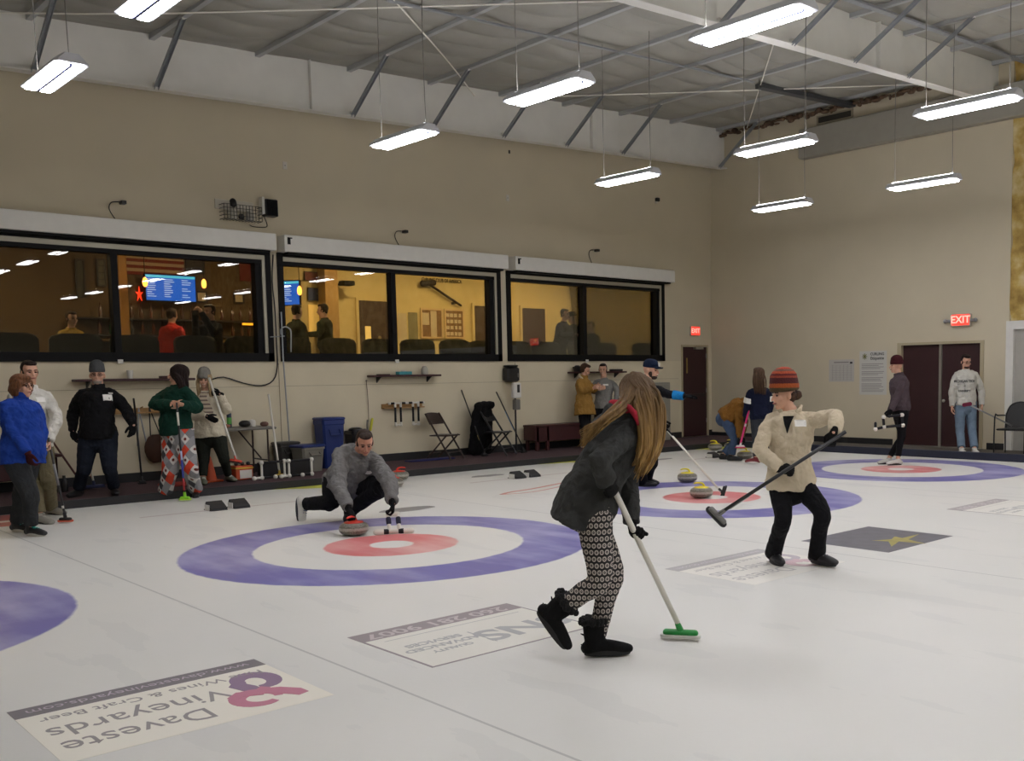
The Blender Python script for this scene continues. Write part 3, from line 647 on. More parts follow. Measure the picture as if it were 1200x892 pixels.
# blue-grey cloth over a table in the leftmost pane
c = onz(122, 395, LF + 0.8); t = thing('covered_table', 'table under a pale blue-grey cloth in the leftmost window', 'table', (1.1, 9.6, LF))
g = Geo(); rings = []
for k, (z, e) in enumerate(((0, 0.08), (0.35, 0.03), (0.78, 0.0), (0.80, -0.02))):
    rings.append([V((0.62 + (0.40 + e + 0.02*math.sin(9*a_/3)) * max(-1, min(1, 1.3*math.cos(a_*PI/24))), 9.75 + (0.35 + e + 0.02*math.sin(7*a_/3)) * max(-1, min(1, 1.3*math.sin(a_*PI/24))), LF + z)) for a_ in range(48)])
g.loft(rings); obj('cloth', g, mat('cloth_bluegrey', '#6c7078', 0.8, noise_amt=0.15, nscale=10), t, smooth='auto')
# row of high-backed lounge chairs along the glass
UP = mat('upholstery_green', '#20241f', 0.8, noise_amt=0.15, nscale=20)
def make_lchair():
    t = thing('lounge_chair', 'x', 'chair')
    g = Geo(); rings = []
    prof = [(-0.26, 0.42), (-0.31, 0.60), (-0.34, 0.80), (-0.34, 0.95), (-0.28, 1.02)]
    for z, hw in ((0.42, 0.26), (0.6, 0.31), (0.8, 0.34), (0.95, 0.34), (1.01, 0.30), (1.04, 0.20)):
        bow = 0.06
        n = 9; fr = [V((-hw + 2*hw*k/(n-1), -0.24 + bow*(1 - (2*k/(n-1) - 1)**2) * -1, z)) for k in range(n)]
        bk = [p + V((0, 0.07, 0)) for p in reversed(fr)]; rings.append(fr + bk)
    g.loft(rings); obj('backrest', g, UP, t, smooth='auto')
    obj('seat', Geo().bbox((-0.28, -0.22, 0.40), (0.28, 0.28, 0.50), 0.03), UP, t)
    for sx in (-0.24, 0.24):
        for sy in (-0.18, 0.24): obj('leg', Geo().tube([(sx, sy, 0), (sx * 0.95, sy * 0.95, 0.42)], 0.016, n=6), BLK, t)
    return t
lc = make_lchair(); random.seed(9)
cx = [-1.2, -0.35, 0.5, 1.3, 2.1, 2.95, 3.75, 4.55, 5.35, 6.15, 6.95, 7.75, 8.55, 9.35, 10.2, 11.3]
for k, x in enumerate(cx):
    lb = 'dark lounge chair backed against the glass, %s from the left' % (ordn + ['tenth', 'eleventh', 'twelfth', 'thirteenth', 'fourteenth', 'fifteenth', 'sixteenth', 'seventeenth'])[k]
    if k == 0: o = lc; o['label'] = lb; o.location = (x, 7.95, LF); o.rotation_euler = (0,0,random.uniform(-.2,.2))
    else: o = dup(lc, (x, 7.95 + random.uniform(-.1,.15), LF), random.uniform(-.2,.2), lb)
    o['group'] = 'lounge chairs along the windows'
g = Geo().bbox((8.0, 8.6, LF + 0.70), (8.9, 9.2, LF + 0.74), 0.01)
t = thing('lounge_table', 'small dark table behind the chairs in the middle window', 'table', (8.45, 8.9, LF)); obj('tabletop', g, DKW, t)
for sx, sy in ((8.08, 8.68), (8.82, 8.68), (8.08, 9.12), (8.82, 9.12)): obj('leg', Geo().tube([(sx, sy, LF), (sx, sy, LF + 0.70)], 0.015, n=6, cap='flat'), BLK, t)
# ------------------------------------------------------------------ people
SKIN = mat('skin_light', '#c99a80', 0.5, noise_amt=0.05, nscale=20); SKIN2 = mat('skin_flush', '#c08a70', 0.5, noise_amt=0.06, nscale=20)
LIP = mat('lips', '#9a5a52', 0.5); EYEW = mat('eye_dark', '#2a2422', 0.2)
def fabric(name, c, n=0.08, bump=0.25, bs=300, rough=0.9, ns=12):
    if name in MATS: return MATS[name]
    m = mat(name, c, rough, noise_amt=n, nscale=ns, bump=bump, bscale=bs, spec=0.2); nt = m.node_tree; b = nt.nodes['Principled BSDF']; tc = nt.nodes['Texture Coordinate']
    n3 = nt.nodes.new('ShaderNodeTexNoise'); n3.inputs['Scale'].default_value = 7.0; n3.inputs['Detail'].default_value = 2.5; n3.inputs['Distortion'].default_value = 1.2; nt.links.new(tc.outputs['Object'], n3.inputs['Vector'])
    b2 = nt.nodes.new('ShaderNodeBump'); b2.inputs['Strength'].default_value = 0.55; b2.inputs['Distance'].default_value = 0.05; nt.links.new(n3.outputs['Fac'], b2.inputs['Height'])
    b1 = b.inputs['Normal'].links[0].from_node; nt.links.new(b2.outputs[0], b1.inputs['Normal']); return m
BLACKF = fabric('fabric_black', '#141416'); GLV = fabric('glove_black', '#0f0f10')
def hairmat(name, c1, c2, sc=(60, 60, 4)):
    if name in MATS: return MATS[name]
    m, nt, b = nodes(name); tc = nt.nodes.new('ShaderNodeTexCoord'); mp = nt.nodes.new('ShaderNodeMapping'); mp.inputs['Scale'].default_value = sc
    n = nt.nodes.new('ShaderNodeTexNoise'); n.inputs['Scale'].default_value = 1.0; n.inputs['Detail'].default_value = 4
    nt.links.new(tc.outputs['Object'], mp.inputs[0]); nt.links.new(mp.outputs[0], n.inputs['Vector'])
    r = nt.nodes.new('ShaderNodeMapRange'); r.inputs['From Min'].default_value = 0.3; r.inputs['From Max'].default_value = 0.7; nt.links.new(n.outputs['Fac'], r.inputs['Value'])
    nt.links.new(mixc(nt, r.outputs[0], lin(c1), lin(c2)), b.inputs['Base Color']); b.inputs['Roughness'].default_value = 0.62; b.inputs['Specular IOR Level'].default_value = 0.2
    bp = nt.nodes.new('ShaderNodeBump'); bp.inputs['Strength'].default_value = 0.5; bp.inputs['Distance'].default_value = 0.01; nt.links.new(n.outputs['Fac'], bp.inputs['Height']); nt.links.new(bp.outputs[0], b.inputs['Normal'])
    return m

def hand(g, W, d, nrm, ts, curl, k=1.0, pad=0.0, spread=0.0):
    """palm, four fingers with three joints each and a thumb; ts = +1/-1 tells the thumb's side along d x nrm"""
    d = d.normalized(); nrm = (nrm - d * nrm.dot(d)).normalized(); ac = d.cross(nrm) * ts
    p = [W - d*0.03*k, W + d*0.005*k, W + d*0.045*k, W + d*0.088*k]
    g.tube(p, [(0.025*k+pad, 0.020*k+pad), (0.028*k+pad, 0.018*k+pad), (0.038*k+pad, 0.015*k+pad), (0.038*k+pad, 0.012*k+pad)], side=ac, n=12)
    for i, (o, L) in enumerate(((0.030, 0.074), (0.010, 0.084), (-0.010, 0.078), (-0.029, 0.062))):
        b = W + d*0.082*k + ac*o*k; dd = (d + ac*o*spread*8).normalized(); nn = nrm; pts = [b]; rd = [0.0092*k+pad]
        for j, f in enumerate((0.42, 0.32, 0.26)):
            a = (curl + 0.06*i) * (0.9, 1.25, 0.9)[j]; dd, nn = dd*math.cos(a) + nn*math.sin(a), nn*math.cos(a) - dd*math.sin(a)
            pts.append(pts[-1] + dd*L*f*k); rd.append((0.0086, 0.0080, 0.0070)[j]*k+pad)
        g.tube(pts, rd, n=8, sm=2)
    tb = W + d*0.022*k + ac*0.026*k; t1 = (d*0.75 + ac*0.75 + nrm*0.25*(1 + curl)).normalized(); t2 = (d*0.9 + ac*(0.35 - 0.4*curl) + nrm*(0.1 + 0.9*curl)).normalized()
    g.tube([tb, tb + t1*0.038*k, tb + t1*0.038*k + t2*0.030*k, tb + t1*0.038*k + t2*0.054*k], [0.013*k+pad, 0.0108*k+pad, 0.0096*k+pad, 0.0080*k+pad], n=8, sm=2)

TORSO = [(-0.10, .150, .110, 0), (0.04, .165, .122, 0), (0.22, .148, .112, 0), (0.42, .135, .102, .005), (0.62, .152, .112, .01), (0.80, .158, .113, .005), (0.90, .138, .094, 0), (0.97, .090, .066, 0), (1.02, .058, .054, 0)]
def torso(g, pel, nk, side, s, gx=1.0, pad=0.0, t0=-0.10, t1=1.03, belly=0.0, hemflare=0.0, n=20, cap='round'):
    u = nk - pel; L = u.length; u = u.normalized(); side = (side - u*side.dot(u)).normalized(); fr = side.cross(u)
    def at(t):
        R = TORSO
        if t <= R[0][0]: q = R[0][1:]; 
        elif t >= R[-1][0]: q = R[-1][1:]
        else:
            for a, b_ in zip(R, R[1:]):
                if a[0] <= t <= b_[0]:
                    e = (t - a[0])/(b_[0] - a[0]); e = e*e*(3-2*e); q = tuple(x*(1-e)+y*e for x, y in zip(a[1:], b_[1:])); break
        return q
    ts = sorted(set([t0] + [r[0] for r in TORSO if t0 < r[0] < t1] + [t1])); pts, rd = [], []
    for t in ts:
        hw, hd, fo = at(t); bl = belly * math.exp(-((t - 0.3)/0.25)**2); hf = hemflare * max(0, (0.35 - t)/0.5)
        pts.append(pel + u*L*t + fr*(fo*s + bl*0.5))
        rd.append(((hw*s)*gx + pad + hf, (hd*s)*gx + pad + bl*0.5 + hf))
    g.tube(pts, rd, side=side, n=n, cap=cap, sm=2)
    return u, side, fr

def head_axes(F, U=V((0,0,1))):
    F = F.normalized(); S = U.cross(F).normalized(); U2 = F.cross(S).normalized(); return F, S, U2
def head_geo(g, c, F, S, U, k, female=False, nosek=1.0):
    A = (S, F, U)
    g.ell(c + U*.022*k - F*.012*k, (.076*k, .094*k, .100*k), A, 18, 12)
    g.ell(c + F*.022*k - U*.040*k, ((.058 if not female else .054)*k, .066*k, .078*k), A, 16, 10)
    g.ell(c + F*.060*k - U*.094*k, (.026*k, .022*k, .020*k), A)
    g.ell(c + F*.060*k + U*.030*k, (.056*k, .024*k, .020*k), A)
    g.tube([c + F*.082*k + U*.018*k, c + F*.100*k - U*.008*k, c + F*.108*k - U*.028*k], [.008*k, .010*k, .0135*k*nosek], n=8)
    g.ell(c + F*.083*k - U*.058*k, (.026*k, .012*k, .012*k), A)
    for sg in (-1, 1):
        g.ell(c + S*sg*.036*k + F*.058*k - U*.022*k, (.026*k, .024*k, .026*k), A)
        g.ell(c + S*sg*.078*k - F*.008*k - U*.010*k, (.010*k, .019*k, .031*k), A)
def face_bits(root, c, F, S, U, k, brow='#3a2a20', smile=False):
    A = (S, F, U)
    for sg in (-1, 1):
        obj('eye', Geo().ell(c + S*sg*.030*k + F*.0795*k + U*.004*k, (.0135*k, .008*k, .007*k), A, 10, 6), EYEW, root, True)
        g = Geo().tube([c + S*sg*.014*k + F*.086*k + U*.026*k, c + S*sg*.032*k + F*.084*k + U*.031*k, c + S*sg*.048*k + F*.074*k + U*.026*k], [.004*k, .0045*k, .003*k], n=6); obj('eyebrow', g, mat('brow' + brow, brow, 0.8), root, True)
    g = Geo().tube([c - S*.022*k + F*.088*k - U*(.054 if smile else .058)*k, c + F*.0955*k - U*.060*k, c + S*.022*k + F*.088*k - U*(.054 if smile else .058)*k], [.004*k, .0075*k, .004*k], n=8, sm=3); obj('lips', g, mat('teeth_smile', '#c9a79a', 0.4) if smile else LIP, root, True)
def glasses(root, c, F, S, U, k):
    g = Geo()
    for sg in (-1, 1):
        cc = c + S*sg*.032*k + F*.094*k + U*.003*k
        g.tube([cc + S*.022*k*math.cos(a) + U*.016*k*math.sin(a) for a in [2*PI*j/12 for j in range(13)]], .0025*k, n=5)
        g.tube([c + S*sg*.054*k + F*.092*k + U*.006*k, c + S*sg*.080*k - F*.0*k + U*.004*k], .0025*k, n=5)
    g.tube([c - S*.01*k + F*.097*k + U*.005*k, c + S*.01*k + F*.097*k + U*.005*k], .0025*k, n=5)
    obj('glasses', g, BLK, root, True)
def hair_short(root, c, F, S, U, k, m, full=1.0):
    A = (S, F, U); g = Geo()
    g.ell(c + U*.040*k - F*.034*k, (.082*k*full, .086*k*full, .090*k*full), A, 18, 12)
    g.ell(c + U*.094*k + F*.024*k, (.062*k, .056*k, .030*k), A)
    for sg in (-1, 1): g.ell(c + S*sg*.068*k - F*.02*k - U*.005*k, (.018*k, .045*k, .045*k), A)
    g.ell(c - F*.065*k - U*.025*k, (.058*k, .036*k, .05*k), A)
    return fuse('hair', g, m, root, 0.006, 1, 0.006, 0.03)
def hair_bob(root, c, F, S, U, k, m, low=0.12):
    A = (S, F, U); g = Geo()
    g.ell(c + U*.040*k - F*.022*k, (.092*k, .105*k, .095*k), A, 18, 12); g.ell(c + U*.085*k + F*.03*k, (.07*k, .06*k, .034*k), A)
    for sg in (-1, 1): g.tube([c + S*sg*.066*k + U*.05*k + F*.01*k, c + S*sg*.090*k - F*.015*k - U*.03*k, c + S*sg*.080*k - F*.02*k - U*low*k], [(.03*k, .06*k), (.026*k, .060*k), (.018*k, .045*k)], side=S, n=10)
    g.tube([c - F*.06*k + U*.04*k, c - F*.090*k - U*.04*k, c - F*.07*k - U*(low+.01)*k], [(.08*k, .05*k), (.085*k, .04*k), (.07*k, .02*k)], side=S, n=12)
    return fuse('hair', g, m, root, 0.007, 1, 0.008, 0.03)
def locks(root, c, F, S, U, k, m, ends, count=90, seed=1, r0=0.012, cap=True, spread=0.05):
    """long hair: a cap on the skull and many tapered locks that follow a few guide curves"""
    g = Geo(); random.seed(seed); A = (S, F, U)
    if cap: g.ell(c + U*.034*k - F*.020*k, (.088*k, .104*k, .096*k), A, 20, 14)
    for i in range(count):
        e = ends[i % len(ends)]; 
        st, mids, en = e; st, en = V(st), V(en)
        o = V((random.gauss(0, 1), random.gauss(0, 1), random.gauss(0, 1))) * spread; o2 = o * 0.6 + V((random.gauss(0, 1), random.gauss(0, 1), random.gauss(0, .6))) * spread * 0.5
        # start on the cap
        cc = c + U*.034*k - F*.020*k; R3 = (.092*k, .108*k, .100*k)
        def surf(d_, f_=1.0):
            a_ = V((d_.dot(S)/R3[0], d_.dot(F)/R3[1], d_.dot(U)/R3[2])); return cc + d_ * (f_ / max(a_.length, 1e-6))
        d2 = (st - cc + o * 1.2).normalized(); d1 = (U + (d2 - U) * .18 + V((random.gauss(0, 1), random.gauss(0, 1), random.gauss(0, 1))) * .10).normalized()
        pts = [surf(d1, 1.0), surf((d1 + d2).normalized(), 1.03), surf(d2, 1.02)] + [V(q) + o*0.9 for q in mids] + [en + o2 + V((0, 0, random.uniform(-.03, .06)))]
        rd = [r0*0.7, r0, r0] + [r0] * len(mids) + [r0 * 0.15]
        g.tube(pts, rd, n=6, sm=4)
    return obj('hair', g, m, root, True)
def beanie(root, c, F, S, U, k, m, up=0.0, name='beanie', pom=False, tall=1.0):
    A = (S, F, U); o = c + U*(.030 + up)*k - F*.012*k
    prof = [(.070, -.002), (.090, -.004), (.096, .006), (.097, .036), (.094, .044), (.093, .060), (.086, .085*tall), (.068, .108*tall), (.040, .124*tall), (.0, .130*tall)]
    prof = [(r*k, z*k) for r, z in prof]
    g = Geo().lathe(o, prof[:-1] + [(0.002, prof[-1][1])], (S, F, U), 28, 0.90, 1.08)
    b = obj(name, g, m, root, True, at=o); 
    return b
def cap_hat(root, c, F, S, U, k, m):
    o = c + U*.035*k - F*.010*k
    g = Geo().lathe(o, [(.088*k, 0), (.091*k, .01*k), (.090*k, .045*k), (.074*k, .080*k), (.045*k, .098*k), (.002, .103*k)], (S, F, U), 26, 0.92, 1.08)
    cp = obj('cap', g, m, root, True)
    g = Geo(); n = 9; top = []
    for z in (0, .006):
        row = []
        for j in range(n):
            a = -1.0 + 2.0*j/(n-1); row.append(o + S*(.082*math.sin(a))*k + F*(.075 + .085*math.cos(a*0.9))*k*1.0 + U*(z + .012 - .02*a*a)*k)
        inn = [o + S*(.080*math.sin(-1.0 + 2.0*j/(n-1)))*k + F*(.095*math.cos(-1.0 + 2.0*j/(n-1)))*k + U*(z + .012 )*k for j in range(n)]
        top.append(row + list(reversed(inn)))
    g.loft(top); obj('brim', g, m, cp, True); return cp
def shoe(root, ank, toe, up, k, m, sole_m, boot=0.0, name='shoe', fur=None, strip=None):
    """ank = ankle joint, toe = direction of the toes, up = direction of the shin; sole lies 0.085 k below the ankle"""
    up = up.normalized(); toe = (toe - up*toe.dot(up)).normalized(); S = up.cross(toe)
    b = ank - up*.082*k; g = Geo()
    g.tube([b - toe*.055*k + up*.040*k, b + up*.045*k, b + toe*.07*k + up*.043*k, b + toe*.135*k + up*.036*k, b + toe*.178*k + up*.030*k], [(.034*k, .036*k), (.040*k, .042*k), (.044*k, .040*k), (.045*k, .031*k), (.034*k, .024*k)], side=S, n=14, sm=2)
    g.tube([b + up*.035*k - toe*.012*k, ank + up*.02*k - toe*.01*k, ank + up*(.022 + boot)*k - toe*.01*k], [(.042*k, .048*k), ((.043 if not boot else .056)*k, (.046 if not boot else .062)*k), ((.041 if not boot else .064)*k, (.044 if not boot else .070)*k)], side=S, n=14, cap='flat')
    o = fuse(name, g, m, root, 0.006, 2)
    g = Geo(); ol = []
    for z, e in ((0.0, 0.96), (0.004, 1.0), (0.028, 1.02), (0.033, 0.99)):
        ring = []
        for j in range(20):
            a = 2*PI*j/20; x = math.cos(a); y = math.sin(a); L_ = .062 + .120*1; wd = .040 + .006*x
            ring.append(b + toe*(.058 + .128*x*e)*k + S*(wd*y*e)*k + up*(z - 0.002)*k)
        ol.append(ring)
    g.loft(ol); obj('sole', g, sole_m, o, 'auto')
    if fur:
        g = Geo(); random.seed(2); cc = ank + up*(boot + .005)*k - toe*.01*k
        for j in range(46):
            a = 2*PI*j/46; q = cc + S*math.cos(a)*.064*k + toe*math.sin(a)*.070*k; g.ell(q + V((random.uniform(-1,1), random.uniform(-1,1), random.uniform(-1,1)))*.008*k, (.017*k, .017*k, .019*k), None, 6, 5)
        obj('fur_trim', g, fur, o, True)
        g = Geo()
        for z in (0.05, 0.11): g.tube([b + up*(z)*k - toe*.062*k, b + up*(z + .01)*k - toe*.085*k], [.008*k, .003*k], n=6)
        obj('bow_tie', g, m, o, True)
    if strip: 
        g = Geo()
        for j in range(4): g.tube([b + toe*(.035 + .022*j)*k + up*(.090 - .008*j)*k - S*.020*k, b + toe*(.045 + .022*j)*k + up*(.092 - .008*j)*k + S*.020*k], .0045*k, n=6)
        obj('laces', g, strip, o, True)
    return o
def stick_on(root, target, origin, dirv, w_, h_, m, name='name_tag', up=V((0,0,1)), lift=0.003, taper=1.0):
    """a small sticker laid on a garment where a line from origin along dirv meets it"""
    off = wloc(target); me = target.data
    bv = BVHTree.FromPolygons([v.co + off for v in me.vertices], [tuple(p.vertices) for p in me.polygons])
    hit = bv.ray_cast(V(origin) - V(dirv).normalized()*0.6, V(dirv).normalized())
    if hit[0] is None: return None
    n = hit[1]; 
    if n.dot(dirv) > 0: n = -n
    X_ = up.cross(n).normalized(); Y_ = n.cross(X_)
    g = Geo(); N = 5; rows = []
    vs, fs = [], []
    for i in range(N):
        for j in range(N):
            q = hit[0] + X_*w_*(i/(N-1) - .5)*(taper + (1-taper)*j/(N-1)) + Y_*h_*(j/(N-1) - .5) + n*0.08
            h2 = bv.ray_cast(q, -n, 0.2); d_ = (h2[0] + n*lift) if h2[0] is not None else q - n*0.08
            vs.append(d_)
    for i in range(N-1):
        for j in range(N-1): a = i*N + j; fs.append((a, a+N, a+N+1, a+1))
    top = [v + n*0.0012 for v in vs]; o_ = len(vs)
    fs2 = [tuple(reversed(f)) for f in fs]; fst = [tuple(x + o_ for x in f) for f in fs]
    bd = [i for i in range(N)] + [i*N + N-1 for i in range(1, N)] + [(N-1)*N + j for j in range(N-2, -1, -1)] + [i*N for i in range(N-2, 0, -1)]
    sidef = [(bd[i], bd[(i+1) % len(bd)], bd[(i+1) % len(bd)] + o_, bd[i] + o_) for i in range(len(bd))]
    g.add(vs + top, fs2 + fst + sidef); return obj(name, g, m, root, True)
TAGM = mat('name_tag_white', '#e8e6e0', 0.5)

def person(label, root_loc, s, pel, nk, side, arms, legs, hc, hF, hU=V((0,0,1)), gx=1.0, belly=0.0, female=False, skin=SKIN, thick=1.0,
           top=None, bottom=None, gloves=None, voxel=0.0065, group=None, cat='person'):
    """arms: {'L'/'R': (elbow, wrist, hand dir, palm normal, curl)}; legs: {'L'/'R': (knee, ankle, toe dir)}
    top: dict(m, pad, t0, flare, sleeve, name, collar) ; bottom: dict(m, r) ; returns root and the pieces"""
    root = thing('person', label, cat, root_loc, group); pel, nk = V(pel), V(nk); side = V(side).normalized()
    if not isinstance(hU, Vector): hU = V(hU)
    hF = V(hF); F, S, U = head_axes(hF, hU); k = s
    g = Geo(); u, sd, fr = torso(g, pel, nk, side, s, gx, 0.0, belly=belly)
    g.tube([nk - u*.05*s, nk + (hc - nk)*.45, hc - U*.02*k - F*.015*k], [.060*s, (.052 if female else .060)*s, .055*s], n=12)
    head_geo(g, hc, F, S, U, k, female)
    J = {}
    for q, sg in (('L', 1), ('R', -1)):
        sh = nk - u*.062*s + sd*sg*.158*s*gx**0.5; hp = pel + u*.0 + sd*sg*.088*s*gx
        J['sh'+q] = sh; J['hp'+q] = hp
        el, wr, hd, pn, cl = arms[q]
        g.tube([nk - u*.070*s + sd*sg*.06*s, sh - u*.01*s - sd*sg*.012*s, sh + (el - sh)*.4, el, el + (wr - el)*.35, wr], [.044*s, .046*s*thick, .044*s*thick, .036*s*thick, .037*s*thick, .026*s], n=12, sm=2)
        hand(g, wr, hd, pn, -sg, cl, s*(.90 if gloves and gloves.get(q) else 1.0), -.0015 if gloves and gloves.get(q) else 0.0)
        kn, an, toe = legs[q]; sn = (an - kn).normalized()
        g.tube([hp, hp + (kn - hp)*.45, kn, kn + (an - kn)*.35, an], [.088*s*thick, .074*s*thick, .052*s, .050*s*thick, .034*s], n=12, sm=2)
        dn = -Z1 if abs(toe.normalized().z) < .5 else sn; toe = (toe - dn*toe.dot(dn)).normalized(); g.tube([an - toe*.02*s + dn*.01*s, an + dn*.035*s + toe*.05*s, an + dn*.045*s + toe*.11*s], [(.022*s, .024*s), (.026*s, .020*s), (.022*s, .010*s)], side=dn.cross(toe), n=10)
    body = fuse('body', g, skin, root, voxel, 2)
    out = dict(root=root, body=body, J=J, u=u, sd=sd, fr=fr, F=F, S=S, U=U, k=k, hc=hc)
    if bottom:
        g = Geo(); r = bottom.get('r', (.100, .078, .062, .062, .055)); torso(g, pel, nk, side, s, gx, bottom.get('pad', .010), t0=-0.12, t1=0.20, belly=belly*0.6)
        for q, sg in (('L', 1), ('R', -1)):
            kn, an, toe = legs[q]; hp = J['hp'+q]; end = an + (kn - an).normalized()*bottom.get('cuff', 0.03)
            g.tube([hp + u*.05*s, hp + (kn - hp)*.30, kn, kn + (end - kn)*.4, end], [r[0]*s*thick, (r[0]*.92)*s*thick, r[1]*s*thick**.5, r[2]*s, r[3]*s], n=14, cap='flat', sm=3)
        out['bottom'] = fuse(bottom.get('name', 'trousers'), g, bottom['m'], root, 0.0075, 3, bottom.get('fold', 0.012), 0.09)
    if top:
        g = Geo(); pad = top.get('pad', .02)
        torso(g, pel, nk, side, s, gx, pad, t0=top.get('t0', -0.05), t1=0.99, belly=belly, hemflare=top.get('flare', 0.0), cap='flat')
        sl = top.get('sleeve', (.066, .052, .042))
        for q, sg in (('L', 1), ('R', -1)):
            el, wr, hd, pn, cl = arms[q]; sh = J['sh'+q]; end = wr - (wr - el).normalized()*top.get('cuff', 0.0)
            if top.get('short'): end = None
            g.tube([nk - u*.055*s + sd*sg*.06*s, sh - u*.012*s - sd*sg*.012*s, sh + (el - sh)*.5] + ([el, el + (end-el)*.5, end] if end is not None else [sh + (el - sh)*.75]), [(sl[0]*.90*s)] + [sl[0]*.86*s*thick, (sl[0]*.86)*s*thick] + ([sl[1]*s*thick, (sl[1]*.92)*s, sl[2]*s] if end is not None else [sl[0]*s*.95]), n=14, cap='flat', sm=2)
        g.tube([nk - u*.075*s, nk - u*.02*s, nk + (hc - nk).normalized()*.012*s], [(.105*s, .085*s), (.082*s, .078*s), (.070*s, .068*s)], side=sd, n=18, cap='flat')
        if top.get('collar'):
            ch, cr = top['collar']; g.tube([nk - u*.04*s, nk + (hc - nk).normalized()*ch], [cr + .012, cr], n=16, cap='flat')
        if top.get('hood'):
            g.tube([nk + fr*.03*s + sd*.085*s, nk + sd*.09*s, nk - fr*.085*s - u*.02, nk - sd*.09*s, nk + fr*.03*s - sd*.085*s], [.03, .036, .050, .036, .03], n=10, sm=3)
        out['top'] = fuse(top.get('name', 'jacket'), g, top['m'], root, 0.0075, top.get('smooth', 7), top.get('fold', 0.016)*1.7, top.get('fs', 0.085))
    if gloves:
        for q, sg in (('L', 1), ('R', -1)):
            if gloves.get(q) is None: continue
            el, wr, hd, pn, cl = arms[q]; g = Geo(); hand(g, wr, hd, pn, -sg, cl, s, 0.0045)
            g.tube([wr - (wr - el).normalized()*.045, wr + hd.normalized()*.01], [(.037*s), (.033*s)], n=12, cap='flat')
            fuse('glove', g, gloves[q], root, 0.0042, 1)
    return out
Z1 = V((0, 0, 1))
def facing(phi):
    """horizontal heading: 0 towards the camera, 90 to the right of the picture, 180 away"""
    f = V((CF.x, CF.y, 0)).normalized(); r = V((CR.x, CR.y, 0)).normalized(); a = math.radians(phi)
    return (-f * math.cos(a) + r * math.sin(a)).normalized()
def leftof(f): return V((0, 0, 1)).cross(f).normalized()
# ------------------------------------------------------------------ curling gear
def granite(name, c1, c2):
    m, nt, b = nodes(name); tc = nt.nodes.new('ShaderNodeTexCoord'); v = nt.nodes.new('ShaderNodeTexVoronoi'); v.inputs['Scale'].default_value = 160
    nt.links.new(tc.outputs['Object'], v.inputs['Vector']); sp = nt.nodes.new('ShaderNodeSeparateXYZ'); nt.links.new(v.outputs['Color'], sp.inputs[0])
    nt.links.new(mixc(nt, sp.outputs[0], lin(c1), lin(c2)), b.inputs['Base Color']); b.inputs['Roughness'].default_value = 0.28; return m
GR = granite('granite_polished', '#4e4b42', '#8b877a'); GRB = granite('granite_band', '#8d8a80', '#b5b1a6')
def make_stone(hm):
    t = thing('curling_stone', 'x', 'stone'); R = .143
    g = Geo().lathe((0,0,0), [(.062,.0), (.066,.002), (.070,.010), (.100,.014), (.126,.028), (.139,.046), (.1425,.058)], n=36); obj('lower_granite', g, GR, t, 'auto')
    obj('striking_band', Geo().lathe((0,0,0), [(.1425,.058), (.1438,.064), (.1438,.080), (.1425,.086)], n=36), GRB, t, 'auto')
    g = Geo().lathe((0,0,0), [(.1425,.086), (.139,.098), (.126,.114), (.105,.126), (.085,.130), (.070,.131), (.05,.128)], n=36); obj('upper_granite', g, GR, t, 'auto')
    g = Geo().lathe((0,0,0), [(.092,.1265), (.095,.131), (.088,.138), (.045,.144), (.018,.150), (.002,.151)], n=28)
    g.tube([(-.035,0,.140), (-.030,0,.160), (-.010,0,.182), (.030,0,.190), (.070,0,.188), (.092,0,.182)], [(.014,.014), (.013,.013), (.014,.012), (.015,.011), (.015,.010), (.011,.008)], side=(0,1,0), n=12, sm=3)
    obj('handle', g, hm, t, 'auto'); return t
RH = mat('handle_red', '#c8301e', 0.35); YH = mat('handle_yellow', '#e0cf2a', 0.35)
rs = make_stone(RH); ys = make_stone(YH)
def stone(o, px, py, rz, label, group, first=False):
    c = onz(px, py); 
    if first: o.location = (c.x, c.y, 0); o.rotation_euler = (0,0,rz); o['label'] = label; n = o
    else: n = dup(o, (c.x, c.y, 0), rz, label)
    n['group'] = group; return n
GS = 'curling stones on the ice'
cs = onz(415, 628)
stone(rs, 415, 627.5, math.radians(200), 'red-handled stone under the gloved hand of the lunging man in grey', GS, True)
stone(rs, 468, 562.5, math.radians(-20), 'red-handled stone parked by the carpet edge, the farther of two', GS)
stone(rs, 461, 571, math.radians(160), 'red-handled stone parked behind the lunging man, the nearer of two', GS)
stone(ys, 822, 583.5, math.radians(140), 'yellow-handled stone on the red ring of the second house', GS, True)
stone(ys, 805.5, 565, math.radians(140), 'yellow-handled stone behind the second house, right at the blue ring', GS)
stone(ys, 838, 527.5, math.radians(130), 'yellow-handled stone in the far corner, left of two beside the walkway edge', GS)
stone(ys, 857, 526.5, math.radians(100), 'yellow-handled stone in the far corner, mostly behind the bending person', GS)
stone(ys, 873, 537.5, math.radians(100), 'yellow-handled stone beside the bending person near the black hacks', GS)
stone(ys, 934, 578, math.radians(60), 'stone half hidden behind the leg of the woman in the cream fleece', GS)

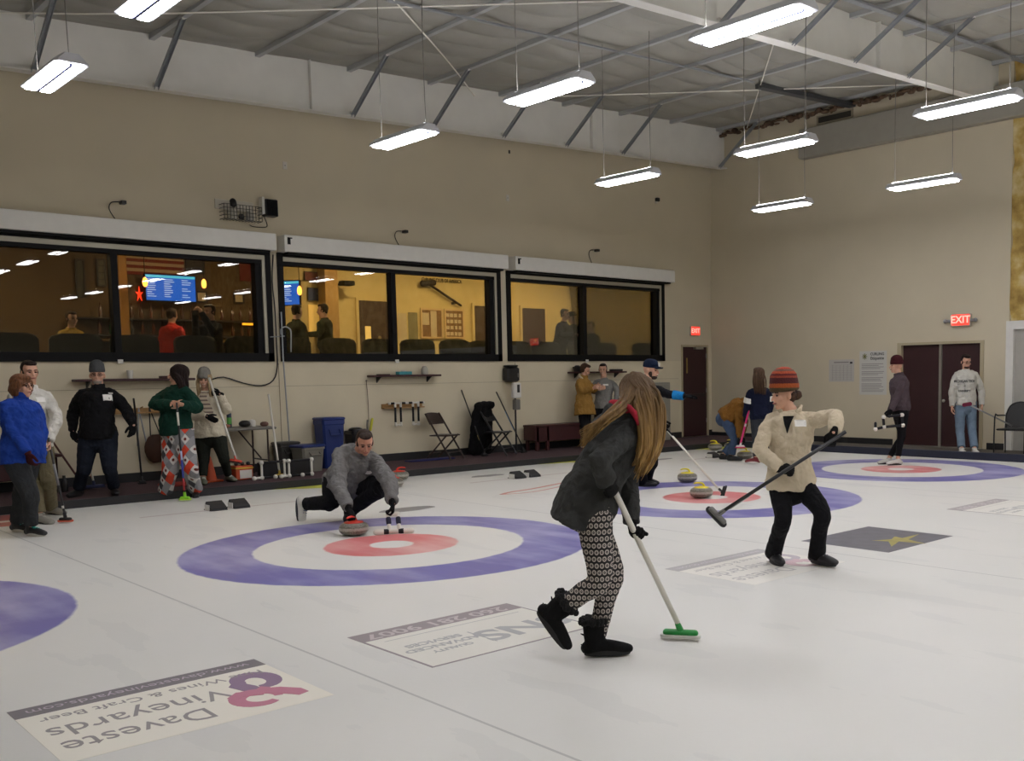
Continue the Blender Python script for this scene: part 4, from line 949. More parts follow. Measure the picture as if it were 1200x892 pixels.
# hacks
def make_hack():
    t = thing('hack', 'x', 'hack')
    g = Geo().prism([(-.14, .0), (.14, .0), (.13, .07), (-.13, .07)], .012); 
    obj('base_plate', Geo().bbox((-.10, -.11, 0.001), (.10, .11, .012), .003), RUB, t)
    g = Geo(); r = []
    for x in (-.095, .095): r.append([V((x, -.11, .012)), V((x, .06, .012)), V((x, .075, .07)), V((x, .05, .105)), V((x, -.02, .075)), V((x, -.105, .03))])
    g.loft(r); obj('rubber_foothold', g, RUB, t)
    obj('steel_side', Geo().box((-.105, -.06, .004), (-.0955, .07, .07)), WHT, t)
    return t
hk = make_hack(); k = 0
for xc, nm in ((0, 'first'), (SW, 'second'), (2*SW, 'third')):
    for sx, sn in ((-.14, 'left'), (.14, 'right')):
        lb = 'black rubber hack at the end of the %s house, %s of the pair' % (nm, sn)
        if k == 0: o = hk; place(o, (xc + sx + .05, 3.78, 0)); o['label'] = lb
        else: o = dup(hk, (xc + sx + .05, 3.78, 0), 0, lb)
        o['group'] = 'black hacks'; k += 1

# brooms
WPIPE = mat('broom_white', '#d6d3c8', 0.4); CARB = mat('broom_carbon', '#1a1a1c', 0.35)
def broom(label, top, foot, hx, pole, head, pad, r=0.0135, grip=None, L=0.22, bands=(), hn=None, wide=0.035, group='curling brooms'):
    """top end of the handle, the pivot on the head, hx = long direction of the head"""
    top, foot, hx = V(top), V(foot), V(hx).normalized(); u = (top - foot).normalized()
    up = V(hn).normalized() if hn is not None else V((0,0,1)); hx = (hx - up*hx.dot(up)).normalized(); sy = up.cross(hx)
    t = thing('broom', label, 'broom', foot, group)
    obj('handle', Geo().tube([foot + up*.02, top], [r*0.95, r], n=10, cap='flat'), pole, t, True)
    if grip: obj('grip', Geo().tube([top - u*.30, top + u*.012], [r*1.12, r*1.15], n=10), grip, t, True)
    for a, b_, m_ in bands: obj('handle_band', Geo().tube([foot + u*a, foot + u*b_], [r*1.08]*2, n=10, cap='flat'), m_, t, True)
    M = frame(foot - up*.030, hx, sy, up)
    g = Geo().tube([M @ V((-L/2 + wide, 0, .028)), M @ V((L/2 - wide, 0, .028))], [(.028*wide/.035*.9, .020)]*2, side=sy, n=14, cap='round', sm=2)
    hb = obj('head_housing', g, head, t, True); obj('swivel', Geo().tube([M @ V((0,0,.04)), M @ V((0,0,.045)) + u*.05], [.020, .017], n=10), head, hb, True)
    g = Geo(); rings = []
    for z, e in ((0.0, 0.92), (0.004, 1.0), (0.018, 1.0)):
        rings.append([M @ V(((L/2 - wide)*(1 if math.cos(a) > 0 else -1) + wide*e*math.cos(a), wide*e*math.sin(a)*1.0, z)) for a in [2*PI*(j + .5)/24 for j in range(24)]])
    g.loft(rings); obj('brush_pad', g, pad, t, 'auto'); return t
# stabilizer frames of white elbows and black foam pipe
FOAM = mat('foam_black', '#16161a', 0.8); PVC = mat('pvc_white', '#dcd9cf', 0.35)
def stabilizer(label, M, group='pipe stabilizers'):
    """a flat frame: long loop (handle) with a cross bar at its end; local x = width, y = length, z up"""
    t = thing('pipe_stabilizer', label, 'stabilizer', M.translation, group)
    T = lambda x, y, z=0: M @ V((x, y, z))
    def pipe(a, b_, m_, r=.016, nm='pipe'): obj(nm, Geo().tube([a, b_], r, n=10, cap='flat'), m_, t, True)
    W_ = .055
    pipe(T(-W_, .05), T(-W_, .36), FOAM, .018); pipe(T(W_, .05), T(W_, .36), FOAM, .018)
    pipe(T(-.15, 0), T(-.06, 0), FOAM, .018); pipe(T(.15, 0), T(.06, 0), FOAM, .018)
    for a, b_ in (((-W_, .38), (W_, .38)), ((-W_, .0), (W_, .0))): pipe(T(*a), T(*b_), PVC, .015)
    g = Geo()
    for x, y in ((-W_, .38), (W_, .38), (-W_, .0), (W_, .0), (-.165, 0), (.165, 0)): g.ell(T(x, y), (.026, .026, .026), None, 10, 7)
    for x in (-W_, W_): g.tube([T(x, .0), T(x, .06)], .021, n=10); g.tube([T(x, .34), T(x, .38)], .021, n=10)
    obj('fitting', g, PVC, t, True); return t

# ------------------------------------------------------------------ painted adverts in the ice
def advert(kind, loc, label, fade=0.0):
    """1.2 x 0.9 m sheet whose lettering reads from the hack side"""
    x, y = loc; t = thing('ice_advert', label, 'advert', (0, 0, 0.0), 'adverts under the ice')
    M = frame((0,0,0.0015), (-1, 0, 0), (0, -1, 0), (0, 0, 1)); Z = 0.0012
    def T(px_, py_): return M @ Matrix.Translation((px_, py_, 0.0006))
    def col(n, c): 
        f = fade; w_ = (0.78, 0.77, 0.75); l = lin(c)[:3]; return mat(n + ('_faint%g' % f if f else ''), tuple(a*(1-f) + b_*f for a, b_ in zip(l, w_)), 0.45)
    if kind == 'wine':
        obj('sheet', Geo().box((-.6, -.45, -Z), (.6, .45, 0), M), col('ad_cream', '#eeeadb'), t); obj('bar', Geo().box((-.6, -.45, 0), (.6, -.30, .0003), M), col('ad_plum', '#3c2c3c'), t)
        text('lettering', 'www.davestevineyards.com', .095, col('ad_lilac', '#b5a5b5'), t, T(0, -.375), .0003, width=1.07)
        text('lettering', 'Fine Wines & Craft Beer', .105, col('ad_grey', '#77706f'), t, T(0, -.20), .0003, width=1.05)
        text('lettering', 'Daveste', .24, col('ad_grey', '#6f6867'), t, T(.235, .25), .0003, width=.62); text('lettering', 'Vineyards', .24, col('ad_grey', '#6f6867'), t, T(.145, .02), .0003, width=.80)
        # looped d and v mark
        g = Geo()
        def rib(pts, w0):
            w0 *= 1.35
            n = len(pts); L_ = []
            for i in range(n):
                p = V(pts[i] + (0,)); d_ = V(pts[min(i+1, n-1)] + (0,)) - V(pts[max(i-1, 0)] + (0,)); nn = V((-d_.y, d_.x, 0)).normalized(); w_ = w0 * (0.45 + 0.55*math.sin(PI*(i + .5)/n)); L_.append((p + nn*w_, p - nn*w_))
            for z in (.0002, .0006):
                pass
            zz = .0004 * len(g.v) / 60
            vs = [M @ V((a.x, a.y, z)) for a, b_ in L_ for z in (0.0001,)] + [M @ V((b_.x, b_.y, 0.0001)) for a, b_ in L_] + [M @ V((a.x, a.y, .0008 + zz)) for a, b_ in L_] + [M @ V((b_.x, b_.y, .0008 + zz)) for a, b_ in L_]
            fs = []
            for i in range(n-1): fs += [(2*n+i, 3*n+i, 3*n+i+1, 2*n+i+1), (i, i+1, n+i+1, n+i), (i, 2*n+i, 2*n+i+1, i+1), (n+i, n+i+1, 3*n+i+1, 3*n+i)]
            g.add(vs, fs)
        lp = lambda cx, cy, rx, ry, a0, a1, n=22: [(cx + rx*math.cos(math.radians(a0 + (a1-a0)*i/n)), cy + ry*math.sin(math.radians(a0 + (a1-a0)*i/n))) for i in range(n+1)]
        g.mi = 0; rib(lp(-.47, -.10, .075, .085, 70, 400), .030); rib([(-.41, -.13), (-.38, -.09), (-.40, -.03), (-.42, .03)], .03)
        g.mi = 1; rib(lp(-.37, .10, .085, .075, 160, 480), .026); rib([(-.42, .03), (-.48, .07), (-.53, .13), (-.54, .17)], .03); rib([(-.46, .0), (-.40, .05), (-.33, .02), (-.28, .05)], .024)
        g.v = [tuple(M @ (Matrix.Translation((-.37, .11, 0)) @ Matrix.Diagonal((1.12, 1.38, 1, 1)) @ Matrix.Translation((.415, -.02, 0)) @ (M.inverted() @ V(q_)))) for q_ in g.v]
        obj('emblem', g, [col('ad_purple', '#6b3a72'), col('ad_rose', '#b84a74')], t)
    elif kind == 'phone':
        obj('sheet', Geo().box((-.585, -.435, -Z), (.585, .435, 0), M), col('ad_white', '#e2e0d6'), t); 
        g = Geo()
        for a, b_ in (((-.6, -.45), (.6, -.435)), ((-.6, .435), (.6, .45)), ((-.6, -.435), (-.585, .435)), ((.585, -.435), (.6, .435))): g.box((a[0], a[1], -Z), (b_[0], b_[1], 0), M)
        obj('border', g, col('ad_taupe', '#8b8083'), t); obj('bar', Geo().box((-.585, -.435, 0), (.585, -.27, .0003), M), col('ad_taupe', '#8b8083'), t)
        text('lettering', '260 281 9007', .155, col('ad_pale', '#c2b8ba'), t, T(.02, -.352), .0003, bold=.003, width=1.04)
        text('lettering', 'SNS', .34, col('ad_lgrey', '#a9abab'), t, T(-.27, .13), .0003, bold=.008, sx=1.15)
        obj('rule', Geo().box((0.03, -.02, 0), (.04, .28, .0003), M).box((-.5, -.2, 0), (.5, -.192, .0003), M), col('ad_lgrey', '#a9abab'), t)
        for j, (tx, sz) in enumerate((('QUALITY', .06), ('ADVANCED', .085), ('SERVICES', .085))): text('lettering', tx, sz, col('ad_lgrey', '#a9abab'), t, T(.29, .20 - .10*j), .0003, bold=.002, sx=1.1)
    else:
        obj('sheet', Geo().box((-.57, -.45, -Z), (.57, .45, 0), M), mat('ad_slate', '#5f5d66', .45, noise_amt=.2, nscale=7), t)
        g = Geo(); st = [(-.25, .10), (.02, .02), (.10, .30), (.14, .02), (.34, -.02), (.16, -.07), (.14, -.20), (.05, -.07), (-.30, -.04), (.0, -.02)]
        st = [(-.40, -.02), (-.05, .06), (.06, .30), (.10, .05), (.38, .14), (.16, -.02), (.22, -.16), (.04, -.06), (-.12, -.12), (-.08, -.02)]
        g.prism([(x_ - .08, y_ + .18) for x_, y_ in st], .0004, M); obj('emblem', g, mat('ad_gold', '#a89c4e', .45, noise_amt=.2, nscale=9), t)
    t.location = (x, y, 0.0); return t
advert('wine', (-3.16, -3.20), 'painted wine and beer advert with a purple looped emblem, in front at the bottom left', 0.18)
advert('phone', (-1.37, -3.17), 'white painted advert with a grey number bar, behind the booted woman', 0.08)
advert('wine', (1.42, -3.16), 'faint painted wine advert under the feet of the woman in the cream fleece', 0.55)
advert('dark', (3.18, -3.20), 'dark slate painted advert with a gold spiky mark')
advert('phone', (5.98, -3.19), 'white painted advert with a grey bar at the right edge of the view', 0.3)
# painted marks, and shading painted as a patch, in the ice by the walkway
def blot(name, label, c, rx, ry, m_, seed, cat='ice marking', pts=22, amp=.25):
    random.seed(seed); poly = [(c[0] + rx*math.cos(2*PI*j/pts)*(1 + random.uniform(-amp, amp)), c[1] + ry*math.sin(2*PI*j/pts)*(1 + random.uniform(-amp, amp))) for j in range(pts)]
    o = obj(name, Geo().prism(poly, .0015), m_); o.location = (0,0,.0002); return tag(o, label, cat)
IRED = mat('ice_red', '#a84f4c', .45, noise_amt=.3, nscale=8); IYEL = mat('ice_yellow', '#c9cc4e', .45, noise_amt=.1); IGR = mat('ice_grey', '#8c8a88', .45, noise_amt=.15, nscale=5); IPK = mat('ice_pink', '#c87f72', .45, noise_amt=.2)
def mark(name, label, poly, m_, holes=None):
    o = obj(name, Geo().prism(poly, .0015), m_); o.location = (0,0,.0002); return tag(o, label, 'ice marking')
mark('red_mark', 'red painted block on the ice at the left edge, behind the woman in blue', [(-3.2, 4.25), (-2.05, 4.25), (-1.75, 5.3), (-3.2, 5.3)], IRED)
mark('white_streak', 'white streak across the red painted block at the left edge', [(-3.2, 4.62), (-1.9, 4.60), (-1.85, 4.74), (-3.2, 4.76)], mat('ice_white', '#cfc5c0', .45)).location.z = .0016
mark('yellow_mark', 'yellow painted triangle by the carpet edge, behind the trailing foot', [(1.35, 5.33), (2.25, 5.33), (1.9, 4.95)], IYEL)
mark('yellow_mark', 'yellow painted wedge by the carpet edge, beside the dark coat', [(6.2, 5.33), (7.6, 5.33), (7.3, 5.0)], IYEL)
mark('yellow_mark', 'yellow painted strip by the two stones in the far corner', [(10.3, 5.33), (11.3, 5.33), (11.3, 4.6), (10.9, 4.7)], IYEL)
g = Geo(); P0 = [(3.13, 2.35), (3.75, 2.60), (4.35, 2.60), (4.1, 2.2)]
pts = [V((3.05, 2.30, .001)), V((3.3, 2.42, .001)), V((3.75, 2.50, .001)), V((4.4, 2.70, .001)), V((4.9, 2.85, .001))]
g.tube(pts, [(.035, .001)] * 5, side=(0.3, -1, 0), n=8, sm=3); g.tube([V((3.05, 2.30, .001)), V((3.5, 2.2, .001)), V((4.3, 2.45, .001)), V((4.9, 2.70, .001))], [(.02, .001)] * 4, side=(0.3, -1, 0), n=8, sm=3)
tag(obj('red_outline', g, IPK, at=(3.7, 2.4, 0)), 'thin red outline painted on the ice left of the dark coat', 'ice marking')
blot('grey_patch', 'oval grey patch of shading painted on the ice right behind the lunging man', (1.45, 2.02), .36, .16, IGR, 3, amp=.08)  # dark shading on the ice, painted in as a grey oval
blot('grey_patch', 'small grey smudge on the ice left of the second pair of hacks', (4.45, 4.45), .30, .12, IGR, 4, amp=.15)
blot('grey_patch', 'small dark smudge on the ice near the far hacks', (8.2, 4.30), .30, .09, IGR, 5, amp=.2)
blot('red_mark', 'red glow-like paint patch on the ice at the bottom right corner', (-0.55, -6.55), .33, .22, mat('ice_pinkred', '#cf7a74', .45), 6, amp=.1)
# ------------------------------------------------------------------ the people on and around the ice
SHB = mat('shoe_black', '#17171a', .5); SOLW = mat('sole_white', '#cfcdc6', .5); SOLB = mat('sole_black', '#121214', .6); SHG = mat('shoe_grey', '#8d8a80', .7, noise_amt=.1); SHW = mat('shoe_white', '#c9c7c0', .6)
Z = V((0, 0, 1))
# ---- woman in the dark coat, front
D = depth((-1.22, -4.12, 0))
p = lambda x, y, o=0.0: P(x, y, D + o)
f = facing(118); side = leftof(f); s = 0.97
pel = p(688, 588, 0.0); nk = p(731, 487, -0.02)
u = (nk - pel).normalized(); shL = nk - u*.06*s + side*.165*s; shR = nk - u*.06*s - side*.165*s
elR = reach(shR, 701, 551, .29*s, -1); elR = p(702, 541, -.34); wrR = p(712, 566, -.26); elL = p(736, 562, .16); wrL = p(740, 613, .04)
bt, bf = p(713, 560, -.22), V((-0.66, -4.22, .045)); bu = (bf - bt).normalized()
tb = bt + bu*.06; kR = p(703, 679, -.16); aR = p(651, 719, -.10); kL = p(717, 668, .0)
aL = V((-1.225, -4.11, .092))
def argyle():
    m, nt, b = nodes('argyle_patch'); tc = nt.nodes.new('ShaderNodeTexCoord'); mp = nt.nodes.new('ShaderNodeMapping'); nt.links.new(tc.outputs['Object'], mp.inputs[0])
    mp.inputs['Rotation'].default_value = (0, 0, math.radians(44)); sp = nt.nodes.new('ShaderNodeSeparateXYZ'); nt.links.new(mp.outputs[0], sp.inputs[0])
    a = mth(nt, 'MULTIPLY', mth(nt, 'ADD', mth(nt, 'MULTIPLY', sp.outputs[0], 1.5), sp.outputs[2]), 7.5); c = mth(nt, 'MULTIPLY', mth(nt, 'SUBTRACT', mth(nt, 'MULTIPLY', sp.outputs[0], 1.5), sp.outputs[2]), 7.5)
    cb = nt.nodes.new('ShaderNodeCombineXYZ'); nt.links.new(mth(nt, 'FLOOR', a), cb.inputs[0]); nt.links.new(mth(nt, 'FLOOR', c), cb.inputs[1])
    ia = mth(nt, 'MODULO', mth(nt, 'ADD', mth(nt, 'FLOOR', a), 100), 2); ic = mth(nt, 'MODULO', mth(nt, 'ADD', mth(nt, 'FLOOR', c), 100), 2)
    wn = nt.nodes.new('ShaderNodeTexWhiteNoise'); nt.links.new(cb.outputs[0], wn.inputs['Vector'])
    dk = mixc(nt, mth(nt, 'GREATER_THAN', wn.outputs['Value'], .5), lin('#3a3a3e'), lin('#77777a'))
    rd = mixc(nt, mth(nt, 'GREATER_THAN', wn.outputs['Value'], .55), lin('#8a8a8c'), lin('#c23a1e'))
    c1 = mixc(nt, ia, lin('#c4c0bb'), dk); c2 = mixc(nt, ic, c1, rd)
    fa = mth(nt, 'SUBTRACT', mth(nt, 'FRACT', a), .5); fc = mth(nt, 'SUBTRACT', mth(nt, 'FRACT', c), .5)
    dot = mth(nt, 'LESS_THAN', mth(nt, 'ADD', mth(nt, 'MULTIPLY', fa, fa), mth(nt, 'MULTIPLY', fc, fc)), .045)
    dot = mth(nt, 'MULTIPLY', dot, mth(nt, 'MULTIPLY', mth(nt, 'SUBTRACT', 1, ia), mth(nt, 'SUBTRACT', 1, ic)))
    nt.links.new(mixc(nt, dot, c2, lin('#5a1c14')), b.inputs['Base Color']); b.inputs['Roughness'].default_value = .85; return m
def ringprint():
    m, nt, b = nodes('ring_print'); tc = nt.nodes.new('ShaderNodeTexCoord'); mp = nt.nodes.new('ShaderNodeMapping'); nt.links.new(tc.outputs['Object'], mp.inputs[0])
    # heading of the wearer's side so that the print lies flat on the near leg
    mp.inputs['Rotation'].default_value = (0, 0, math.radians(44)); sp = nt.nodes.new('ShaderNodeSeparateXYZ'); nt.links.new(mp.outputs[0], sp.inputs[0])
    k = 36.0; x = mth(nt, 'MULTIPLY', sp.outputs[0], k); z = mth(nt, 'MULTIPLY', sp.outputs[2], k * .80)
    row = mth(nt, 'FLOOR', z); x2 = mth(nt, 'ADD', x, mth(nt, 'MULTIPLY', mth(nt, 'MODULO', mth(nt, 'ADD', row, 200), 2), .5))
    fx = mth(nt, 'MULTIPLY', mth(nt, 'SUBTRACT', mth(nt, 'FRACT', x2), .5), 1.0); fz = mth(nt, 'MULTIPLY', mth(nt, 'SUBTRACT', mth(nt, 'FRACT', z), .5), 1.05)
    r = mth(nt, 'SQRT', mth(nt, 'ADD', mth(nt, 'MULTIPLY', fx, fx), mth(nt, 'MULTIPLY', fz, fz)))
    rg = mth(nt, 'LESS_THAN', mth(nt, 'ABSOLUTE', mth(nt, 'SUBTRACT', r, .31)), .10); ct = mth(nt, 'LESS_THAN', r, .07)
    nt.links.new(mixc(nt, mth(nt, 'MAXIMUM', rg, ct), lin('#151417'), lin('#b3aaa2')), b.inputs['Base Color']); b.inputs['Roughness'].default_value = .8; return m
COAT = fabric('coat_charcoal', '#383938', bump=.35, bs=160); RINGP = ringprint(); BOOT = fabric('boot_black', '#121213', bs=120); FUR = mat('fur_black', '#0f0f10', .95, bump=.8, bscale=150)
W1 = person('woman in a dark grey coat and patterned leggings, long blond hair hiding her face', (-1.22, -4.12, 0), s, pel, nk, side,
    {'L': (elL, wrL, (tb + bu*.30 - wrL) if False else (p(744, 634, -.04) - wrL), bu.cross(Z), .95), 'R': (elR, wrR, (p(722, 582, -.18) - wrR), side, .95)},
    {'L': (kL, aL, (V((-1.06, -4.24, 0)) - V((-1.255, -4.08, 0))).normalized()), 'R': (kR, aR, (p(663, 766, -.10) - aR).normalized())},
    p(747, 468, 0.0), facing(125) + V((0, 0, -.45)), female=True, gx=1.02,
    top=dict(m=COAT, name='coat', pad=.035, t0=-.28, flare=.015, sleeve=(.074, .062, .048), fold=.022, collar=(.06, .078), hood=True), bottom=dict(m=RINGP, name='leggings', pad=.004, r=(.108, .070, .060, .050, .042), fold=.004, cuff=.03),
    gloves={'L': GLV, 'R': GLV}, voxel=.006)
r = W1['root']
shoe(r, aL, (V((-1.06, -4.24, 0)) - V((-1.255, -4.08, 0))).normalized(), Z, 1.0, BOOT, SOLB, .105, 'boot', FUR)
shoe(r, aR, (p(663, 766, -.10) - aR).normalized(), (kR - aR).normalized(), 1.0, BOOT, SOLB, .085, 'boot', FUR)
SCF = fabric('scarf_red', '#a02838', n=.3, ns=40)
g = Geo(); c0 = nk + u*.02
g.tube([c0 + side*.075*math.cos(a) + W1['fr']*.075*math.sin(a) - Z*.02*math.sin(a) for a in [2*PI*j/14 for j in range(15)]], .026, n=10)
g.tube([c0 + W1['fr']*.085 + side*.02, c0 + W1['fr']*.14 - Z*.06, c0 + W1['fr']*.15 - Z*.14], [.022, .024, .015], n=10); g.tube([p(724, 474, -.20), p(733, 475, -.23), p(743, 484, -.24), p(748, 497, -.22)], [.010, .015, .017, .010], n=10, sm=2); fuse('scarf', g, SCF, r, .007, 2, .01, .03)
HB = hairmat('hair_blond', '#6b5030', '#c09a5c', (40, 40, 3))
nt = HB.node_tree; b = nt.nodes['Principled BSDF']; src = b.inputs['Base Color'].links[0].from_socket; tc = nt.nodes.new('ShaderNodeTexCoord'); sp = nt.nodes.new('ShaderNodeSeparateXYZ'); nt.links.new(tc.outputs['Object'], sp.inputs[0])
mr = nt.nodes.new('ShaderNodeMapRange'); mr.inputs['From Min'].default_value = 1.50; mr.inputs['From Max'].default_value = 1.15; nt.links.new(sp.outputs[2], mr.inputs['Value'])   # darker grown-out roots, golden lengths
nt.links.new(mixc(nt, mth(nt, 'MULTIPLY', mr.outputs[0], .85), lin('#57432e'), src), b.inputs['Base Color'])
hc = W1['hc']; F, S, U, k = W1['F'], W1['S'], W1['U'], 1.0
ends = [(hc + CR*.06 + Z*.05 - CF*.07, [p(766, 468, -.13), p(768, 495, -.13), p(764, 525, -.11)], p(751, 551, -.08)),
        (hc + Z*.08 - CF*.06, [p(757, 465, -.15), p(762, 495, -.16), p(759, 528, -.14)], p(748, 556, -.08)),
        (hc + CR*.09 + Z*.02, [p(770, 475, -.03), p(771, 505, -.05), p(765, 530, -.05)], p(754, 546, -.03)),
        (hc + CR*.02 + Z*.04 - CF*.09, [p(750, 470, -.17), p(755, 492, -.19), p(756, 520, -.17)], p(747, 548, -.10)),
        (hc - CR*.05 + Z*.04 - CF*.07, [p(733, 468, -.17), p(722, 482, -.24), p(705, 497, -.28)], p(681, 517, -.20)),
        (hc - CR*.02 + Z*.06 - CF*.08, [p(738, 470, -.18), p(727, 485, -.26), p(710, 499, -.30)], p(686, 516, -.24)),
        (hc - CR*.07 + Z*.02 - CF*.02, [p(727, 468, -.10), p(714, 484, -.20), p(700, 496, -.24)], p(677, 521, -.18))]
locks(r, hc, F, S, U, k, HB, ends[:4], 300, 5, .0085, True, .017)
locks(r, hc, F, S, U, k, HB, [(hc - CR*.05 + Z*.04 - CF*.06, [p(730, 470, -.17), p(716, 484, -.25), p(702, 497, -.29)], p(681, 519, -.24)), (hc - CR*.03 + Z*.06 - CF*.08, [p(736, 470, -.19), p(724, 482, -.27), p(707, 494, -.31)], p(686, 513, -.27))], 90, 9, .0075, False, .010)
g = Geo(); 
for tmp_ in [(-.12, 742, 448), ]: pass
broom('white broom with a green head, swept by the woman in the dark coat', bt, bf, V((CR.x, CR.y, 0)) - V((CF.x, CF.y, 0))*.25, WPIPE, mat('head_green', '#1f8a3c', .35), mat('pad_white', '#dadbd4', .6), .0165, None, .24, hn=Z)

# ---- woman in the cream fleece
D = depth((1.52, -3.42, 0)); f = facing(-18); side = leftof(f); s = .96
pel = p(926, 566); nk = p(926, 483, -.02); u = (nk - pel).normalized(); shR = nk - u*.06 - side*.165*s; shL = nk - u*.06 + side*.165*s
elR = reach(shR, 891, 527, .28, 1); wrR = reach(elR, 914, 550, .24, 1); elL = reach(shL, 980, 489, .27, 1); wrL = reach(elL, 977, 507, .24, 1)
bt = p(992, 506, -.52); bf = p(838, 608, -.50)
bt = wrL + (bt - bt) if False else p(991, 506, depth(wrL) - D - .03); bf = p(841, 604, depth(wrR) - D - .25)
bu = (bf - bt).normalized()
CREAM = fabric('fleece_cream', '#cbbda3', n=.05, bump=.6, bs=220); JBK = fabric('trousers_black', '#121215')
aR = onz(910, 660); aR = V((aR.x, aR.y + .03, .085)); aL = V((1.74, -3.52, .10)); kR = p(918, 606, -.12); kL = p(963, 600, -.16)
def stripes():
    m, nt, b = nodes('beanie_stripes'); tc = nt.nodes.new('ShaderNodeTexCoord'); sp = nt.nodes.new('ShaderNodeSeparateXYZ'); nt.links.new(tc.outputs['Object'], sp.inputs[0])
    n = nt.nodes.new('ShaderNodeTexNoise'); n.inputs['Scale'].default_value = 90; nt.links.new(tc.outputs['Object'], n.inputs['Vector'])
    v = mth(nt, 'ADD', mth(nt, 'MULTIPLY', sp.outputs[2], 5.0), mth(nt, 'MULTIPLY', n.outputs['Fac'], .05)); r = nt.nodes.new('ShaderNodeValToRGB'); r.color_ramp.interpolation = 'CONSTANT'; cr = r.color_ramp
    cr.elements[0].position = 0; cr.elements[0].color = lin('#4a3a22'); cr.elements[1].position = .98; cr.elements[1].color = lin('#8a2a1c')
    for q, c_ in ((.13, '#9a4a1c'), (.30, '#451316'), (.52, '#8a3a24'), (.60, '#5a1a1a'), (.68, '#a04424'), (.78, '#6a4a3c'), (.86, '#9a3a22')): e = cr.elements.new(q); e.color = lin(c_)
    nt.links.new(v, r.inputs[0]); nt.links.new(r.outputs[0], b.inputs['Base Color']); b.inputs['Roughness'].default_value = .95
    bp = nt.nodes.new('ShaderNodeBump'); bp.inputs['Strength'].default_value = .8; bp.inputs['Distance'].default_value = .01; nt.links.new(n.outputs['Fac'], bp.inputs['Height']); nt.links.new(bp.outputs[0], b.inputs['Normal']); return m
W2 = person('woman in a cream fleece and striped orange beanie', (1.52, -3.42, 0), s, pel, nk, side,
    {'L': (elL, wrL, (p(973, 521, depth(wrL) - D) - wrL), (-f), .9), 'R': (elR, wrR, (p(926, 551, depth(wrR) - D - .02) - wrR), Z*-.3 - f*.5, .9)},
    {'L': (kL, aL, facing(40)), 'R': (kR, aR, facing(12))}, p(918, 463, -.03), facing(-68) + V((0, 0, -.1)), female=True, gx=1.0,
    top=dict(m=CREAM, name='fleece', pad=.030, t0=-.10, flare=.02, sleeve=(.078, .064, .050), fold=.022), bottom=dict(m=JBK, r=(.100, .074, .066, .072, .076), fold=.012, cuff=-.03),
    gloves={'L': GLV, 'R': GLV})
r = W2['root']; shoe(r, aR, facing(12), Z, 1.0, SHB, SOLB, strip=mat('lace_grey', '#8a8a8c', .7)); shoe(r, aL, facing(40), V((-.1, 0, 1)), 1.0, SHB, SOLB, strip=mat('lace_grey', '#8a8a8c', .7))
beanie(r, W2['hc'], W2['F'], W2['S'], W2['U'], 1.18, stripes(), tall=1.22); face_bits(r, W2['hc'], W2['F'], W2['S'], W2['U'], .96)
HBR = hairmat('hair_brown_dark', '#2a1c14', '#4a3426'); 
g = Geo(); hb = W2['hc'] - W2['F']*.08 - W2['U']*.02; g.ell(W2['hc'] - W2['F']*.115 - W2['U']*.015, (.032, .055, .042), (W2['S'], W2['F'], W2['U'])); g.ell(W2['hc'] - W2['F']*.045 - W2['U']*.012, (.079, .060, .062), (W2['S'], W2['F'], W2['U'])); fuse('hair', g, HBR, r, .006, 1, .008, .02)
stick_on(r, W2['top'], p(941, 495, -.0), -f, .095, .055, TAGM)
fr_ = W2['fr']; stick_on(r, W2['top'], nk - u*.10 + fr_*.1, -fr_, .085, .13, BLACKF, 'undershirt', taper=.05, lift=.009)
g = Geo(); sec = []
for j in range(17):
    a = math.radians(-235 + 290*j/16); dv = side*math.cos(a) + fr_*math.sin(a); hh = .062 - .012*abs(math.sin(a)) ; dn = max(0, math.sin(a)); c_ = nk + u*(.005 - .045*dn)
    sec.append([c_ + dv*.070, c_ + dv*.082 + u*hh, c_ + dv*.098 + u*(hh - .012), c_ + dv*.090 - u*.02])
g.loft(sec); fuse('collar', g, CREAM, r, .006, 3)
broom('carbon broom with a grey head, held by the woman in the cream fleece', bt, bf, V((CR.x, CR.y, 0))*.75 - Z*.62 - V((CF.x, CF.y, 0))*.3, CARB, mat('head_grey', '#6d6c68', .4), mat('pad_black', '#1b1b1d', .7), .0145, None, .20, hn=-V((CF.x, CF.y, 0))*.5 + Z*.6 + CR*.45,
      bands=[(.10, .28, mat('band_silver', '#a8a8a4', .4, .4))])

